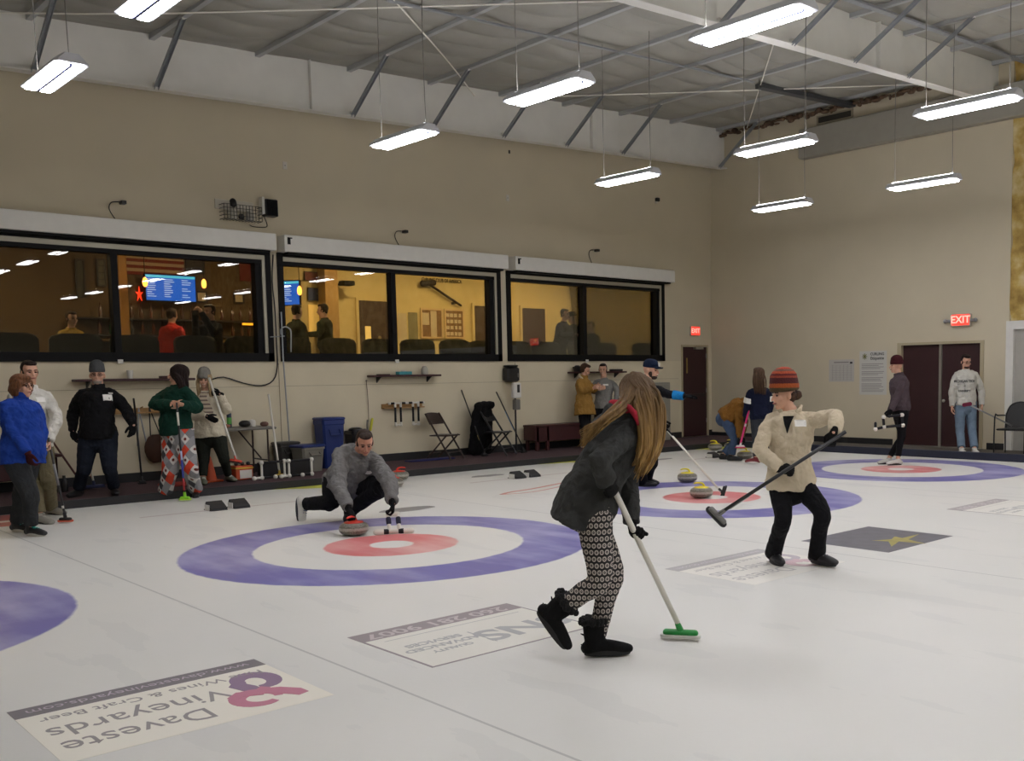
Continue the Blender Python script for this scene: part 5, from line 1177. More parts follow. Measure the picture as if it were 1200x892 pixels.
# ---- lunging man in grey
D = depth((.30, 1.45, 0)); f = facing(12); side = leftof(f); s = 1.05
pel = p(404, 566, .32); nk = p(421, 530, -.02); u = (nk - pel).normalized(); shR = nk - u*.05 - side*.19; shL = nk - u*.05 + side*.19
sc = V((cs.x, cs.y, .20))
wrR = p(409, 597, depth(sc) - D + .07); elR = p(397, 571, -.38); elL = p(457, 567, -.30); wrL = p(460, 590, depth((.36, .52, .3)) - D + .1)
GREYJ = fabric('jacket_grey', '#6f6e6c', bump=.3, bs=120); kR = p(388, 588, .22); aR = p(357, 591, .36); kL = p(447, 571, -.05); aL = V((.46, 1.63, .10))
M1 = person('man in a grey jacket lunging low with one hand on a red-handled stone', (.30, 1.45, 0), s, pel, nk, side,
    {'L': (elL, wrL, V((0, 0, -1)), (-side), .85), 'R': (elR, wrR, (sc + V((0, 0, -.02)) - wrR), -Z*.6 + f*.3, .75)},
    {'L': (kL, aL, f), 'R': (kR, aR, -Z)}, p(427.5, 519, -.16), facing(22) + V((0, 0, -.55)), gx=1.22, belly=.05, thick=1.15, skin=SKIN2,
    top=dict(m=GREYJ, pad=.036, t0=-.14, sleeve=(.084, .072, .054), fold=.026, collar=(.06, .082), cuff=.03), bottom=dict(m=JBK, r=(.112, .090, .076, .070, .058), fold=.014, cuff=.015), gloves={'L': GLV, 'R': GLV}, voxel=.006)
r = M1['root']; shoe(r, aL, f, Z, 1.05, SHB, SOLB); shoe(r, aR, -Z - CR*.12, (kR - aR).normalized(), 1.15, SHW, mat('sole_navy', '#20242e', .6), strip=mat('lace_blue', '#4a5a78', .7))
hair_short(r, M1['hc'], M1['F'], M1['S'], M1['U'], 1.05, hairmat('hair_short_brown', '#231a15', '#3d2e24')); face_bits(r, M1['hc'], M1['F'], M1['S'], M1['U'], 1.05)
stick_on(r, M1['top'], p(432, 556, -.2), -f, .10, .045, TAGM)
mw = frame((.36, .50, .075), side, f.cross(side) * -1 if False else Z, f); 
c0 = V((cs.x, cs.y, 0)); e0 = onz(463, 626); hb = wrL + V((0, 0, -.06))
def stab2(label, base, top, xd):
    t = thing('pipe_stabilizer', label, 'stabilizer', base, 'pipe stabilizers'); xd = V(xd).normalized(); up = (V(top) - V(base)); h = up.length; up.normalize(); yd = up.cross(xd)
    q = lambda x, z, y=0: V(base) + xd*x + up*z + yd*y
    obj('pipe', Geo().tube([q(-.09, .03), q(.09, .03)], .021, n=10), PVC, t, True)
    for x in (-.15, .13): obj('fitting', Geo().tube([q(x - .03, .03), q(x + .03, .03)], .030, n=12), PVC, t, True)
    for x in (-.09, .07): obj('foam_sleeve', Geo().tube([q(x - .02, .03), q(x + .02, .03)], .026, n=10), FOAM, t, True)
    for x, yy in ((-.05, .0), (.045, 0)):
        obj('pipe', Geo().tube([q(x, .03), q(x, h - .04)], .019, n=10), PVC, t, True); obj('foam_sleeve', Geo().tube([q(x, .12), q(x, h - .08)], .025, n=10), mat('foam_navy', '#1a1d33', .8), t, True)
    obj('grip_bar', Geo().tube([q(-.05, h - .03), q(.045, h - .03)], .024, n=10), PVC, t, True); return t
stab2('white and navy pipe stabilizer held upright on the red ring by the lunging man', (e0.x, e0.y, 0.0), hb + V((0, 0, -.02)), side)

# ---- woman in blue, left edge
D = depth((-2.16, 3.3, 0)); f = facing(70); side = leftof(f); s = .98
pel = p(25, 531); nk = p(23, 469); u = (nk - pel).normalized(); shR = nk - u*.06 - side*.165; shL = nk - u*.06 + side*.165
BLUEJ = fabric('jacket_blue', '#1b3a8c', n=.1, bump=.2, bs=140); GRYT = fabric('trousers_dark_grey', '#2f3133'); MAR = fabric('glove_maroon', '#3a1418')
elR = p(15, 507, -.16); wrR = p(33, 531, -.20); elL = p(48, 507, .15); wrL = p(46, 530, .10)
aR = V((-2.20, 3.28, .085)); aL = V((-2.18, 3.60, .085)); aR = V((onz(37, 628).x, onz(37, 628).y, .085)); aL = V((onz(23, 624).x, onz(23, 624).y + .1, .085))
W3 = person('woman in a bright blue jacket with a brown bob, at the left edge', (-2.16, 3.3, 0), s, pel, nk, side,
    {'L': (elL, wrL, V((0, 0, -1)) + f*.2, -side, .6), 'R': (elR, wrR, V((0, 0, -1)) + f*.15, side, .45)}, {'L': (p(26, 578, .12), aL, f), 'R': (p(35, 580, -.12), aR, f)},
    p(26, 453), facing(78), female=True, gx=1.18, belly=.06, thick=1.12, top=dict(m=BLUEJ, pad=.028, t0=-.20, flare=.03, sleeve=(.076, .062, .046), fold=.018, collar=(.08, .070)),
    bottom=dict(m=GRYT, r=(.112, .085, .074, .070, .068), fold=.010), gloves={'L': MAR, 'R': MAR})
r = W3['root']; TEAL = mat('lace_teal', '#2bb3a5', .6); shoe(r, aR, f, Z, 1.0, SHB, SOLW, strip=TEAL); shoe(r, aL, f, Z, 1.0, SHB, SOLW, strip=TEAL)
hair_bob(r, W3['hc'], W3['F'], W3['S'], W3['U'], 1.0, hairmat('hair_auburn', '#4d3020', '#7a5236'), .08); face_bits(r, W3['hc'], W3['F'], W3['S'], W3['U'], .98); glasses(r, W3['hc'], W3['F'], W3['S'], W3['U'], .98)

# ---- man in the off-white jacket behind her
D = depth((-1.78, 4.30, 0)); f = facing(42); side = leftof(f); s = 1.02
pel = p(40, 524); nk = p(35, 457); u = (nk - pel).normalized(); WJ = fabric('jacket_offwhite', '#cbc8bf', bump=.3); KHA = fabric('trousers_khaki', '#6e664e')
aL = onz(62, 603); aL = V((aL.x, aL.y + .05, .085)); aR = onz(47, 613); aR = V((aR.x, aR.y, .085)); b0 = onz(77, 613)
elL = p(66, 489, -.02); wrL = p(57, 517, -.24); elR = p(14, 490, .12); wrR = p(28, 512, .02)
bt = wrL + V((0, 0, -.02)) + (V((b0.x, b0.y, .045)) - wrL).normalized()*-.06 + f*.03
M2 = person('dark-haired man in an off-white jacket and khaki trousers leaning on a broom', (-1.78, 4.30, 0), s, pel, nk, side,
    {'L': (elL, wrL, V((0, 0, -1)) + f*.3, -side, .85), 'R': (elR, wrR, V((0, 0, -1)) + f*.3, side, .5)}, {'L': (p(57, 562, -.08), aL, facing(65)), 'R': (p(40, 566, -.06), aR, facing(60))},
    p(35, 436), facing(50) + V((0, 0, -.1)), gx=1.0, top=dict(m=WJ, pad=.030, t0=-.12, sleeve=(.078, .064, .048), fold=.022, collar=(.06, .074)), bottom=dict(m=KHA, r=(.105, .080, .070, .070, .068), fold=.014))
r = M2['root']; shoe(r, aL, facing(65), Z, 1.2, SHG, SOLB); shoe(r, aR, facing(60), Z, 1.2, SHG, SOLB)
hair_short(r, M2['hc'], M2['F'], M2['S'], M2['U'], 1.02, hairmat('hair_black_brown', '#17110e', '#2c211b')); face_bits(r, M2['hc'], M2['F'], M2['S'], M2['U'], 1.02); stick_on(r, M2['top'], p(48, 468, 0), -facing(30), .10, .06, TAGM)
broom('carbon broom with an orange-edged head beside the man in the off-white jacket', bt, (b0.x, b0.y, .045), CR, CARB, SHB, mat('pad_orange', '#c85a3a', .6), .0135, None, .17, bands=[(.12, .15, WPIPE), (.38, .62, mat('band_grey', '#77777a', .4))], hn=Z)

# ---- man in black with the grey beanie
D = depth((-.88, 5.52, .09)); f = facing(14); side = leftof(f); s = 1.06
pel = p(115, 511); nk = p(115, 456, -.02); u = (nk - pel).normalized(); BJ = fabric('jacket_black', '#111113', bump=.35, bs=150); DNM = fabric('jeans_dark', '#1b202b', n=.15, ns=6)
aR = onz(93, 582, .09) + V((0, .03, .09)); aL = onz(135, 580, .09) + V((0, .03, .09))
elR = p(86, 484, .03); wrR = p(85, 505, -.10); elL = p(148, 481, .03); wrL = p(156, 498, -.10)
M3 = person('man in a black jacket and grey beanie, arms held away from his sides', (-.88, 5.52, .09), s, pel, nk, side,
    {'L': (elL, wrL, V((0, 0, -1)) - side*.15, -f*.6 - side*.5, .28), 'R': (elR, wrR, V((0, 0, -1)) + side*.35, f*.4 + side*.6, .25)}, {'L': (p(128, 545, -.05), aL, facing(35)), 'R': (p(99, 547, -.05), aR, facing(-8))},
    p(114, 440, -.03), facing(24), gx=1.15, belly=.04, thick=1.1, top=dict(m=BJ, pad=.028, t0=-.06, sleeve=(.080, .064, .046), fold=.020, collar=(.06, .076)), bottom=dict(m=DNM, r=(.108, .082, .072, .070, .068), fold=.014), gloves={'L': GLV, 'R': GLV})
r = M3['root']; shoe(r, aL, facing(35), Z, 1.05, SHB, SOLB); shoe(r, aR, facing(-8), Z, 1.05, SHB, SOLB); beanie(r, M3['hc'], M3['F'], M3['S'], M3['U'], 1.05, fabric('knit_grey', '#4d4f50', bump=.8, bs=200), up=.012, tall=1.15); glasses(r, M3['hc'], M3['F'], M3['S'], M3['U'], 1.05); face_bits(r, M3['hc'], M3['F'], M3['S'], M3['U'], 1.05, smile=True)
g = Geo(); c_ = M3['hc']; F_, S_, U_ = M3['F'], M3['S'], M3['U']; g.ell(c_ + F_*.052 - U_*.084, (.052, .044, .034), (S_, F_, U_)); g.ell(c_ + F_*.03 - U_*.065, (.060, .042, .036), (S_, F_, U_)); fuse('beard', g, mat('beard_grey', '#8b8178', .9, noise_amt=.2, nscale=80), r, .006, 1, .006, .02)
stick_on(r, M3['top'], p(129, 465, 0), -f, .11, .075, TAGM); stick_on(r, M3['top'], p(131, 461, 0), -f, .05, .02, SOLW, 'chest_logo')

# ---- woman in green with the patchwork trousers
D = depth((-.06, 5.16, 0)); f = facing(-32); side = leftof(f); s = 1.05
pel = p(208, 509); nk = p(207, 454); u = (nk - pel).normalized(); GRN = fabric('sweater_green', '#12352a', n=.1, bump=.3, bs=150)
aR = onz(194, 585); aR = V((aR.x, aR.y, .085)); aL = onz(230, 582); aL = V((aL.x + .0, aL.y, .085))
elR = p(182, 474, -.10); wrR = p(206, 475, -.30); elL = p(231, 478, -.08); wrL = p(212, 474, -.34)
b0 = onz(217, 587.5); bt = p(207, 472, -.40)
W4 = person('woman in a green sweater and patchwork trousers, arms crossed on a broom', (-.06, 5.16, 0), s, pel, nk, side,
    {'L': (elL, wrL, (p(200, 472, -.32) - wrL), f, .7), 'R': (elR, wrR, (p(222, 473, -.20) - wrR), -f, .4)}, {'L': (p(222, 547, -.05), aL, facing(20)), 'R': (p(200, 548, -.05), aR, facing(-60))},
    p(208, 440, 0), facing(-75), female=True, gx=1.24, belly=.05, thick=1.15, top=dict(m=GRN, name='sweater', pad=.026, t0=-.02, sleeve=(.084, .070, .054), fold=.020, collar=(.03, .080)), bottom=dict(m=argyle(), r=(.116, .094, .088, .090, .094), fold=.014, cuff=.03))
r = W4['root']; shoe(r, aR, facing(-60), Z, 1.08, SHB, SOLB); shoe(r, aL, facing(20), Z, 1.05, SHB, SOLB); c_ = W4['hc']
HDK = hairmat('hair_dark', '#140d0c', '#2a1c18')
locks(r, c_, W4['F'], W4['S'], W4['U'], 1.05, HDK, [(c_ - CF*.10 + CR*.03, [p(213, 448, -.10)], p(217, 463, -.10)), (c_ + CR*.08, [p(218, 450, -.03)], p(221, 464, -.04)), (c_ - W4['F']*.09, [p(216, 448, .0)], p(220, 466, 0)), (c_ - CF*.08, [p(210, 446, -.12)], p(213, 457, -.12))], 90, 3, .014, True, .018)
face_bits(r, W4['hc'], W4['F'], W4['S'], W4['U'], 1.05)
broom('thin broom with a red, white and blue patterned shaft and lime green head', bt, (b0.x, b0.y, .045), CR, CARB, mat('head_lime', '#8ad02c', .5), mat('pad_lime', '#b8e04a', .6), .012, None, .16, bands=[(.10, .26, mat('band_red', '#b03038', .5)), (.26, .50, mat('band_blue', '#2a3a9a', .5)), (.50, .62, mat('band_pale', '#a8b8d8', .5)), (.95, 1.12, WPIPE)], hn=Z)

# ---- woman in white fleece with the grey beanie
D = depth((.86, 5.90, .09)); f = facing(8); side = leftof(f); s = .98
pel = p(246, 509); nk = p(241, 462, -.02); u = (nk - pel).normalized(); WFL = fabric('fleece_white', '#cfc6b0', n=.05, bump=.5, bs=200)
aR = onz(240, 568, .09) + V((0, .05, .09)); aL = onz(270, 565, .09) + V((0, .05, .09))
elR = p(224, 487, -.05); wrR = p(243, 488, -.26); elL = p(265, 480, -.05); wrL = p(258, 462, -.22)
bt = p(245, 443, -.20); bf = p(276.5, 540, -.42)
W5 = person('smiling woman in a white fleece and pale grey beanie hugging a white broom', (.86, 5.90, .09), s, pel, nk, side,
    {'L': (elL, wrL, (p(246, 460, -.24) - wrL), f*-1, .5), 'R': (elR, wrR, (p(256, 495, -.30) - wrR), -f, .15)}, {'L': (p(262, 536, -.05), aL, facing(50)), 'R': (p(239, 538, -.05), aR, facing(30))},
    p(239.5, 446, -.05), facing(14), female=True, gx=1.12, thick=1.1, top=dict(m=WFL, name='fleece', pad=.030, t0=-.08, flare=.03, sleeve=(.078, .068, .050), fold=.020, collar=(.05, .080)), bottom=dict(m=fabric('leggings_charcoal', '#22251f'), r=(.108, .076, .066, .056, .048), fold=.006), gloves={'L': GLV, 'R': GLV})
r = W5['root']; SHT = mat('shoe_sage', '#6e7260', .7, noise_amt=.15); shoe(r, aR, facing(30), Z, 1.0, SHT, SOLB, strip=SOLW); shoe(r, aL, facing(50), Z, 1.0, SHT, SOLB, strip=SOLW); c_ = W5['hc']
locks(r, c_, W5['F'], W5['S'], W5['U'], .98, hairmat('hair_pale', '#7a6448', '#b8a078'), [(c_ - CR*.08, [p(232, 452, -.08)], p(233, 465, -.12)), (c_ + CR*.08, [p(247, 452, -.08)], p(248, 466, -.12))], 50, 3, .012, True, .014)
beanie(r, c_, W5['F'], W5['S'], W5['U'], 1.04, fabric('knit_pale_grey', '#85827a', bump=.8, bs=200), tall=1.25); face_bits(r, c_, W5['F'], W5['S'], W5['U'], .98, smile=True)
def scarfmat():
    m, nt, b = nodes('scarf_striped'); tc = nt.nodes.new('ShaderNodeTexCoord'); sp = nt.nodes.new('ShaderNodeSeparateXYZ'); nt.links.new(tc.outputs['Object'], sp.inputs[0])
    q = mth(nt, 'FRACT', mth(nt, 'MULTIPLY', sp.outputs[2], 18)); nt.links.new(mixc(nt, mth(nt, 'LESS_THAN', q, .4), lin('#c2b49c'), lin('#786862')), b.inputs['Base Color']); b.inputs['Roughness'].default_value = .95; return m
g = Geo(); c0 = nk + u*.01; fr_ = W5['fr']; sd_ = W5['sd']
g.tube([c0 + sd_*.08*math.cos(a) + fr_*.08*math.sin(a) - Z*.02*math.sin(a) for a in [2*PI*j/14 for j in range(15)]], .030, n=10)
g.tube([c0 + fr_*.10, nk - u*.10*s + fr_*.16 + sd_*.0, nk - u*.22 + fr_*.175 + sd_*.05, nk - u*.34 + fr_*.185 + sd_*.07], [(.05, .016), (.06, .014), (.065, .013), (.065, .012)], side=sd_, n=12, sm=3); fuse('scarf', g, scarfmat(), r, .007, 2)
broom('long white broom with an orange-red head, hugged by the woman in the white fleece', bt, bf, CR, WPIPE, mat('head_orange', '#c8402a', .45), mat('pad_dark', '#2a1a18', .7), .0155, None, .20, hn=Z + CR*.2)

# ---- couple by the wall: woman in mustard, man in a grey sweatshirt
D = depth((9.0, 6.25, .09)); f = facing(60); side = leftof(f); s = .98
pel = p(685, 476); nk = p(683, 444); u = (nk - pel).normalized(); MUS = fabric('jacket_mustard', '#967238', bump=.3, bs=120)
g0 = V((P(684, 500, D).x, P(684, 500, D).y, .09)); aR = V((g0.x, g0.y, .175)); aL = V((g0.x + .12, g0.y + .12, .175))
elR = p(683, 459, -.15); wrR = p(695, 455, -.22); elL = p(696, 458, .12); wrL = p(699, 452, .0)
W6 = person('woman in a mustard jacket facing the man in the grey sweatshirt', (g0.x, g0.y, .09), s, pel, nk, side,
    {'L': (elL, wrL, f, -side, .7), 'R': (elR, wrR, f + Z*.2, side, .7)}, {'L': (p(688, 500, .03), aL, f), 'R': (p(683, 500, -.05), aR, f)},
    p(686, 434, 0), facing(62) + V((0, 0, -.4)), female=True, gx=1.05, top=dict(m=MUS, pad=.034, t0=-.32, flare=.05, sleeve=(.080, .068, .054), fold=.022, collar=(.07, .082)), bottom=dict(m=JBK, r=(.10, .068, .06, .054, .05), fold=.006))
r = W6['root']; shoe(r, aR, f, Z, .98, SHB, SOLW); shoe(r, aL, f, Z, .98, SHB, SOLW); g = Geo(); cw_ = W6['F']; g.tube([nk + side*.07*math.cos(a) + cw_*.07*math.sin(a) + Z*(.03 - .03*math.sin(a)) for a in [2*PI*j/14 for j in range(15)]], .028, n=8); fuse('collar_lining', g, CREAM, r, .008, 1); hair_short(r, W6['hc'], W6['F'], W6['S'], W6['U'], 1.08, HBR); face_bits(r, W6['hc'], W6['F'], W6['S'], W6['U'], .98, smile=True)
D = depth((9.5, 6.35, .09)); f = facing(0); side = leftof(f); s = 1.04
pel = p(707, 477); nk = p(708, 444.5, -.02); g0 = V((P(707, 500, D).x, P(707, 500, D).y, .09)); aR = g0 + V((-.10, 0, .085)); aL = g0 + V((.12, 0, .085)); GT = fabric('sweatshirt_grey', '#7c7b76')
M4 = person('smiling man in a light grey sweatshirt standing against the wall', (g0.x, g0.y, .09), s, pel, nk, side,
    {'L': (p(723, 458, -.05), p(722, 470, -.2), V((0, 0, -1)), -side, .4), 'R': (p(696, 459, -.05), p(703, 456, -.3), -side*-1 + Z*.3, -f, .7)}, {'L': (p(712, 502), aL, f), 'R': (p(702, 502), aR, f)},
    p(706.5, 433.5, -.05), facing(-6) + V((0, 0, -.1)), gx=1.05, top=dict(m=GT, name='sweatshirt', pad=.022, t0=-.06, sleeve=(.074, .060, .044), collar=(.03, .068)), bottom=dict(m=JBK))
r = M4['root']; shoe(r, aR, f, Z, 1.05, SHB, SOLW); shoe(r, aL, f, Z, 1.05, SHB, SOLW); hair_short(r, M4['hc'], M4['F'], M4['S'], M4['U'], 1.04, HDK); face_bits(r, M4['hc'], M4['F'], M4['S'], M4['U'], 1.04, smile=True); stick_on(r, M4['top'], p(710, 451, 0), -f, .11, .035, TAGM)

# ---- man in the navy cap
D = depth((4.75, 1.35, 0)); f = facing(52); side = leftof(f); s = 1.06
pel = p(752, 506); nk = p(757, 448); u = (nk - pel).normalized(); NV = fabric('shirt_black', '#121317'); BL = fabric('sleeve_blue', '#1c7ab8')
aR = onz(752, 570); aR = V((aR.x, aR.y, .085)); aL = V((aR.x + .25, aR.y + .15, .085))
elL = p(783, 462, .02); wrL = p(802, 464.5, -.05); elR = p(760, 482, -.22); wrR = p(775, 495, -.36)
b0 = onz(846.5, 581); bt = p(772, 493, -.38); bf = p(847, 577, depth(b0) - D)
M5 = person('bearded man in a navy cap and black shirt with blue sleeves pointing to the side', (4.78, 1.36, 0), s, pel, nk, side,
    {'L': (elL, wrL, (p(812, 464, -.05) - wrL), -Z, .15), 'R': (elR, wrR, (p(782, 502, -.40) - wrR), side, .9)}, {'L': (p(764, 540, .1), aL, facing(50)), 'R': (p(752, 542, -.08), aR, facing(80))},
    p(763, 434, 0), facing(62) + V((0, 0, -.12)), gx=1.1, thick=1.05, top=dict(m=NV, name='shirt', pad=.022, t0=-.08, sleeve=(.072, .056, .044), fold=.014, collar=(.03, .070)), bottom=dict(m=JBK, r=(.105, .082, .074, .080, .088), cuff=-.02), gloves={'L': GLV, 'R': GLV})
r = M5['root']; shoe(r, aR, facing(80), Z, 1.1, SHB, SOLB); shoe(r, aL, facing(50), Z, 1.1, SHB, SOLB)
cap_hat(r, M5['hc'], M5['F'], M5['S'], M5['U'], 1.12, fabric('cap_navy', '#0f1a30')); face_bits(r, M5['hc'], M5['F'], M5['S'], M5['U'], 1.06)
c_ = M5['hc']; F_, S_, U_ = M5['F'], M5['S'], M5['U']
g = Geo().ell(c_ + F_*.112 + U_*.085, (.022, .006, .024), (S_, F_, U_)).ell(c_ + F_*.108 + U_*.10 + S_*.014, (.012, .006, .012), (S_, F_, U_)).ell(c_ + F_*.108 + U_*.10 - S_*.014, (.012, .006, .012), (S_, F_, U_)); obj('cap_emblem', g, SOLW, r, True)
g = Geo(); g.ell(c_ + F_*.052 - U_*.088, (.054, .045, .034), (S_, F_, U_)); 
for sg in (-1, 1): g.ell(c_ + S_*sg*.058 + F_*.02 - U_*.05, (.018, .034, .046), (S_, F_, U_))
fuse('beard', g, mat('beard_dark', '#2c1c14', .9, noise_amt=.2, nscale=80), r, .006, 1, .006, .02)
v1 = (wrL - elL).normalized(); g = Geo().tube([elL + v1*.07, wrL - v1*.01], [(.066, .066), (.056, .056)], n=14, cap='flat'); fuse('blue_sleeve', g, BL, r, .006, 1)
broom('white broom with a small dark head, held by the man in the cap', bt, bf, V((CR.x, CR.y, 0))*.4 + Z*.9, WPIPE, SHB, mat('pad_black', '#1b1b1d', .7), .0145, GLV, .19, hn=-V((CR.x, CR.y, 0)) + Z*.3, wide=.03)

# ---- bent person in brown and woman with the pink broom
D = depth((8.9, 3.05, 0)); f = facing(75); side = leftof(f); s = 1.0
aR = onz(857, 540); aR = V((aR.x, aR.y, .085)); aL = V((aR.x + .12, aR.y + .28, .085)); pel = p(850, 489); nk = p(871, 472, -.1); BRN = fabric('jacket_brown', '#75501f', bump=.35, bs=100); JN = fabric('jeans_blue', '#3d4d66', n=.2, ns=6)
P11 = person('person in a brown jacket and jeans bending down over the stones in the far corner', (aR.x, aR.y, 0), s, pel, nk, side,
    {'L': (p(872, 494, .1), p(869, 512, .02), -Z, -side, .5), 'R': (p(866, 494, -.22), p(867, 513, -.3), -Z, side, .5)}, {'L': (p(865, 513, .15), aL, f), 'R': (p(861, 514, -.15), aR, f)},
    p(878, 470, -.15), facing(85) - Z*1.2, gx=1.15, belly=.05, top=dict(m=BRN, pad=.04, t0=-.10, sleeve=(.088, .074, .054), fold=.024, collar=(.07, .085)), bottom=dict(m=JN, r=(.108, .084, .074, .072, .07), fold=.014), gloves={'R': GLV, 'L': GLV})
r = P11['root']; shoe(r, aR, f, Z, 1.0, SHB, SOLB); shoe(r, aL, f, Z, 1.0, SHB, SOLB); hair_short(r, P11['hc'], P11['F'], P11['S'], P11['U'], 1.0, hairmat('hair_grey', '#4a4038', '#7a6c5c'))
D = depth((8.62, 2.5, 0)); f = facing(196); side = leftof(f); s = .99
aR = onz(891, 540); aR = V((aR.x + .1, aR.y + .1, .085)); aL = onz(886, 543); aL = V((aL.x, aL.y, .085)); pel = p(892, 488); nk = p(889, 455); NJ = fabric('jacket_navy', '#10152a'); u = (nk - pel).normalized()
elL = p(876, 474, .0); wrL = p(873, 488, .08); elR = p(903, 475, .05); wrR = p(900, 488, .15)
P12 = person('woman with long brown hair in a navy jacket, seen from behind', (aL.x, aL.y, 0), s, pel, nk, side,
    {'L': (elL, wrL, -Z + f*.2, -side, .85), 'R': (elR, wrR, -Z, side, .5)}, {'L': (p(886, 515, .02), aL, facing(250)), 'R': (p(892, 514, .0), aR, facing(200))},
    p(889, 440, 0), facing(185), female=True, gx=1.1, top=dict(m=NJ, pad=.030, t0=-.10, sleeve=(.078, .062, .048), collar=(.06, .078)), bottom=dict(m=fabric('trousers_slate', '#33363b'), r=(.105, .070, .06, .055, .05), fold=.006), gloves={'L': GLV, 'R': GLV})
r = P12['root']; RSH = mat('shoe_red', '#6a1a20', .6); shoe(r, aL, facing(250), Z, .98, RSH, SOLW); shoe(r, aR, facing(200), Z, .98, RSH, SOLW); c_ = P12['hc']
locks(r, c_, P12['F'], P12['S'], P12['U'], 1.0, hairmat('hair_midbrown', '#33241a', '#5c4430'), [(c_ - CF*.10 + CR*a_, [p(889 + 60*a_, 447, -.13)], p(890 + 70*a_, 461, -.15)) for a_ in (-.06, -.02, .03, .07)], 110, 4, .013, True, .024)
v1 = (elL - P12['J']['shL']).normalized(); g = Geo().tube([P12['J']['shL'] + v1*.10, P12['J']['shL'] + v1*.19], [.0815, .079], n=14, cap='flat'); fuse('sleeve_stripe', g, WHT, r, .007, 0)
v1 = (elR - P12['J']['shR']).normalized(); g = Geo().tube([P12['J']['shR'] + v1*.10, P12['J']['shR'] + v1*.19], [.0815, .079], n=14, cap='flat'); fuse('sleeve_stripe', g, WHT, r, .007, 0)
PNK = mat('broom_pink', '#e0307a', .4); bt = p(885, 451, -.05); bf = p(867.5, 523, .10)
broom('bright pink broom held head down by the woman seen from behind', bt, bf, CR, PNK, WHT, PNK, .018, None, .18, hn=Z, bands=[(.35, .40, WHT)])

# ---- woman with the maroon beanie and stabilizer
D = depth((9.75, .42, 0)); f = facing(-78); side = leftof(f); s = .98
aL = onz(1052, 545); aL = V((aL.x, aL.y, .085)); aR = V((aL.x - .05 + .1, aL.y + .2, .085)); pel = p(1055, 479); nk = p(1054, 441); MV = fabric('jacket_mauve', '#4a3f43')
elL = p(1052, 464, -.15); wrL = p(1044, 481, -.20); elR = p(1050, 464, .12); wrR = p(1043, 482, .10)
P14 = person('woman in a mauve jacket and maroon beanie standing on the far house', (aL.x, aL.y, 0), s, pel, nk, side,
    {'L': (elL, wrL, f*.5 - Z, -side, .85), 'R': (elR, wrR, f*.5 - Z, side, .85)}, {'L': (p(1056, 511, -.03), aL, f), 'R': (p(1057, 511, .1), aR, f)},
    p(1050, 429, 0), facing(-85), female=True, gx=1.12, top=dict(m=MV, pad=.026, t0=-.08, sleeve=(.074, .060, .046), collar=(.06, .078)), bottom=dict(m=JBK, r=(.104, .066, .056, .048, .042), fold=.005, cuff=.06), gloves={'L': GLV, 'R': GLV})
r = P14['root']; shoe(r, aL, f, Z, 1.0, SHW, SHB); shoe(r, aR, f, Z, 1.0, SHW, SHB); beanie(r, P14['hc'], P14['F'], P14['S'], P14['U'], 1.04, fabric('knit_maroon', '#3c1218', bump=.8, bs=200), tall=1.15); face_bits(r, P14['hc'], P14['F'], P14['S'], P14['U'], .98)
g = Geo(); g.tube([P14['hc'] - P14['F']*.05 - U_*0 - Z*.03, P14['hc'] - P14['F']*.09 - Z*.10], [.05, .03], n=10); fuse('hair', g, hairmat('hair_pale', '#7a6448', '#b8a078'), r, .007, 1, .008, .02)
q = p(1030, 496, -.25); X_ = -V((CR.x, CR.y, 0)); t = thing('pipe_stabilizer', 'black and white pipe stabilizer carried by the woman in the maroon beanie', 'stabilizer', q, 'pipe stabilizers')
A_, B_, C_, D_ = p(1042, 488, -.22), p(1057, 486.5, -.22), p(1058, 498.5, -.22), p(1036, 500.5, -.22); E_ = p(1026, 503, -.22)
for a, b_ in ((A_, B_), (B_, C_), (C_, D_), (D_, E_), (D_, p(1035, 490, -.22)), (E_, p(1026, 496, -.22))): obj('pipe', Geo().tube([a, b_], .022, n=10), FOAM, t, True)
for a in (p(1035.5, 489, -.22), B_, C_, D_, E_): obj('fitting', Geo().ell(a, (.036, .036, .036), None, 10, 7), PVC, t, True)

# ---- man in the white sweatshirt by the double door
D = depth((12.05, .42, .05)); f = facing(-4); side = leftof(f); s = 1.03
g0 = onz(1131, 533, .05); pel = p(1131.5, 474); nk = p(1132, 434.5); SWT = fabric('sweatshirt_white', '#b9b7ad'); LJ = fabric('jeans_light', '#6d7f90', n=.2, ns=5)
aR = onz(1126, 532, .05) + V((0.03, .0, .085)); aL = onz(1141, 532, .05) + V((0.03, .0, .085))
elR = p(1116, 458, .0); wrR = p(1115.5, 476, -.05); elL = p(1150, 458, .0); wrL = p(1150.5, 475, -.10)
P15 = person('man in a white printed sweatshirt and light jeans standing at the double door', (g0.x, g0.y, .05), s, pel, nk, side,
    {'L': (elL, wrL, -Z, -side, .85), 'R': (elR, wrR, -Z, side, .3)}, {'L': (p(1139, 503, -.03), aL, f), 'R': (p(1125, 503, -.03), aR, f)},
    p(1132, 424, -.04), facing(12) - Z*.25, gx=1.05, top=dict(m=SWT, name='sweatshirt', pad=.024, t0=-.04, sleeve=(.076, .062, .046), collar=(.03, .068)), bottom=dict(m=LJ, r=(.102, .078, .070, .068, .064), fold=.014))
r = P15['root']; shoe(r, aL, f, Z, 1.05, SHW, SOLW); shoe(r, aR, f, Z, 1.05, SHW, SOLW); hair_short(r, P15['hc'], P15['F'], P15['S'], P15['U'], 1.03, HDK); face_bits(r, P15['hc'], P15['F'], P15['S'], P15['U'], 1.03); glasses(r, P15['hc'], P15['F'], P15['S'], P15['U'], 1.03)
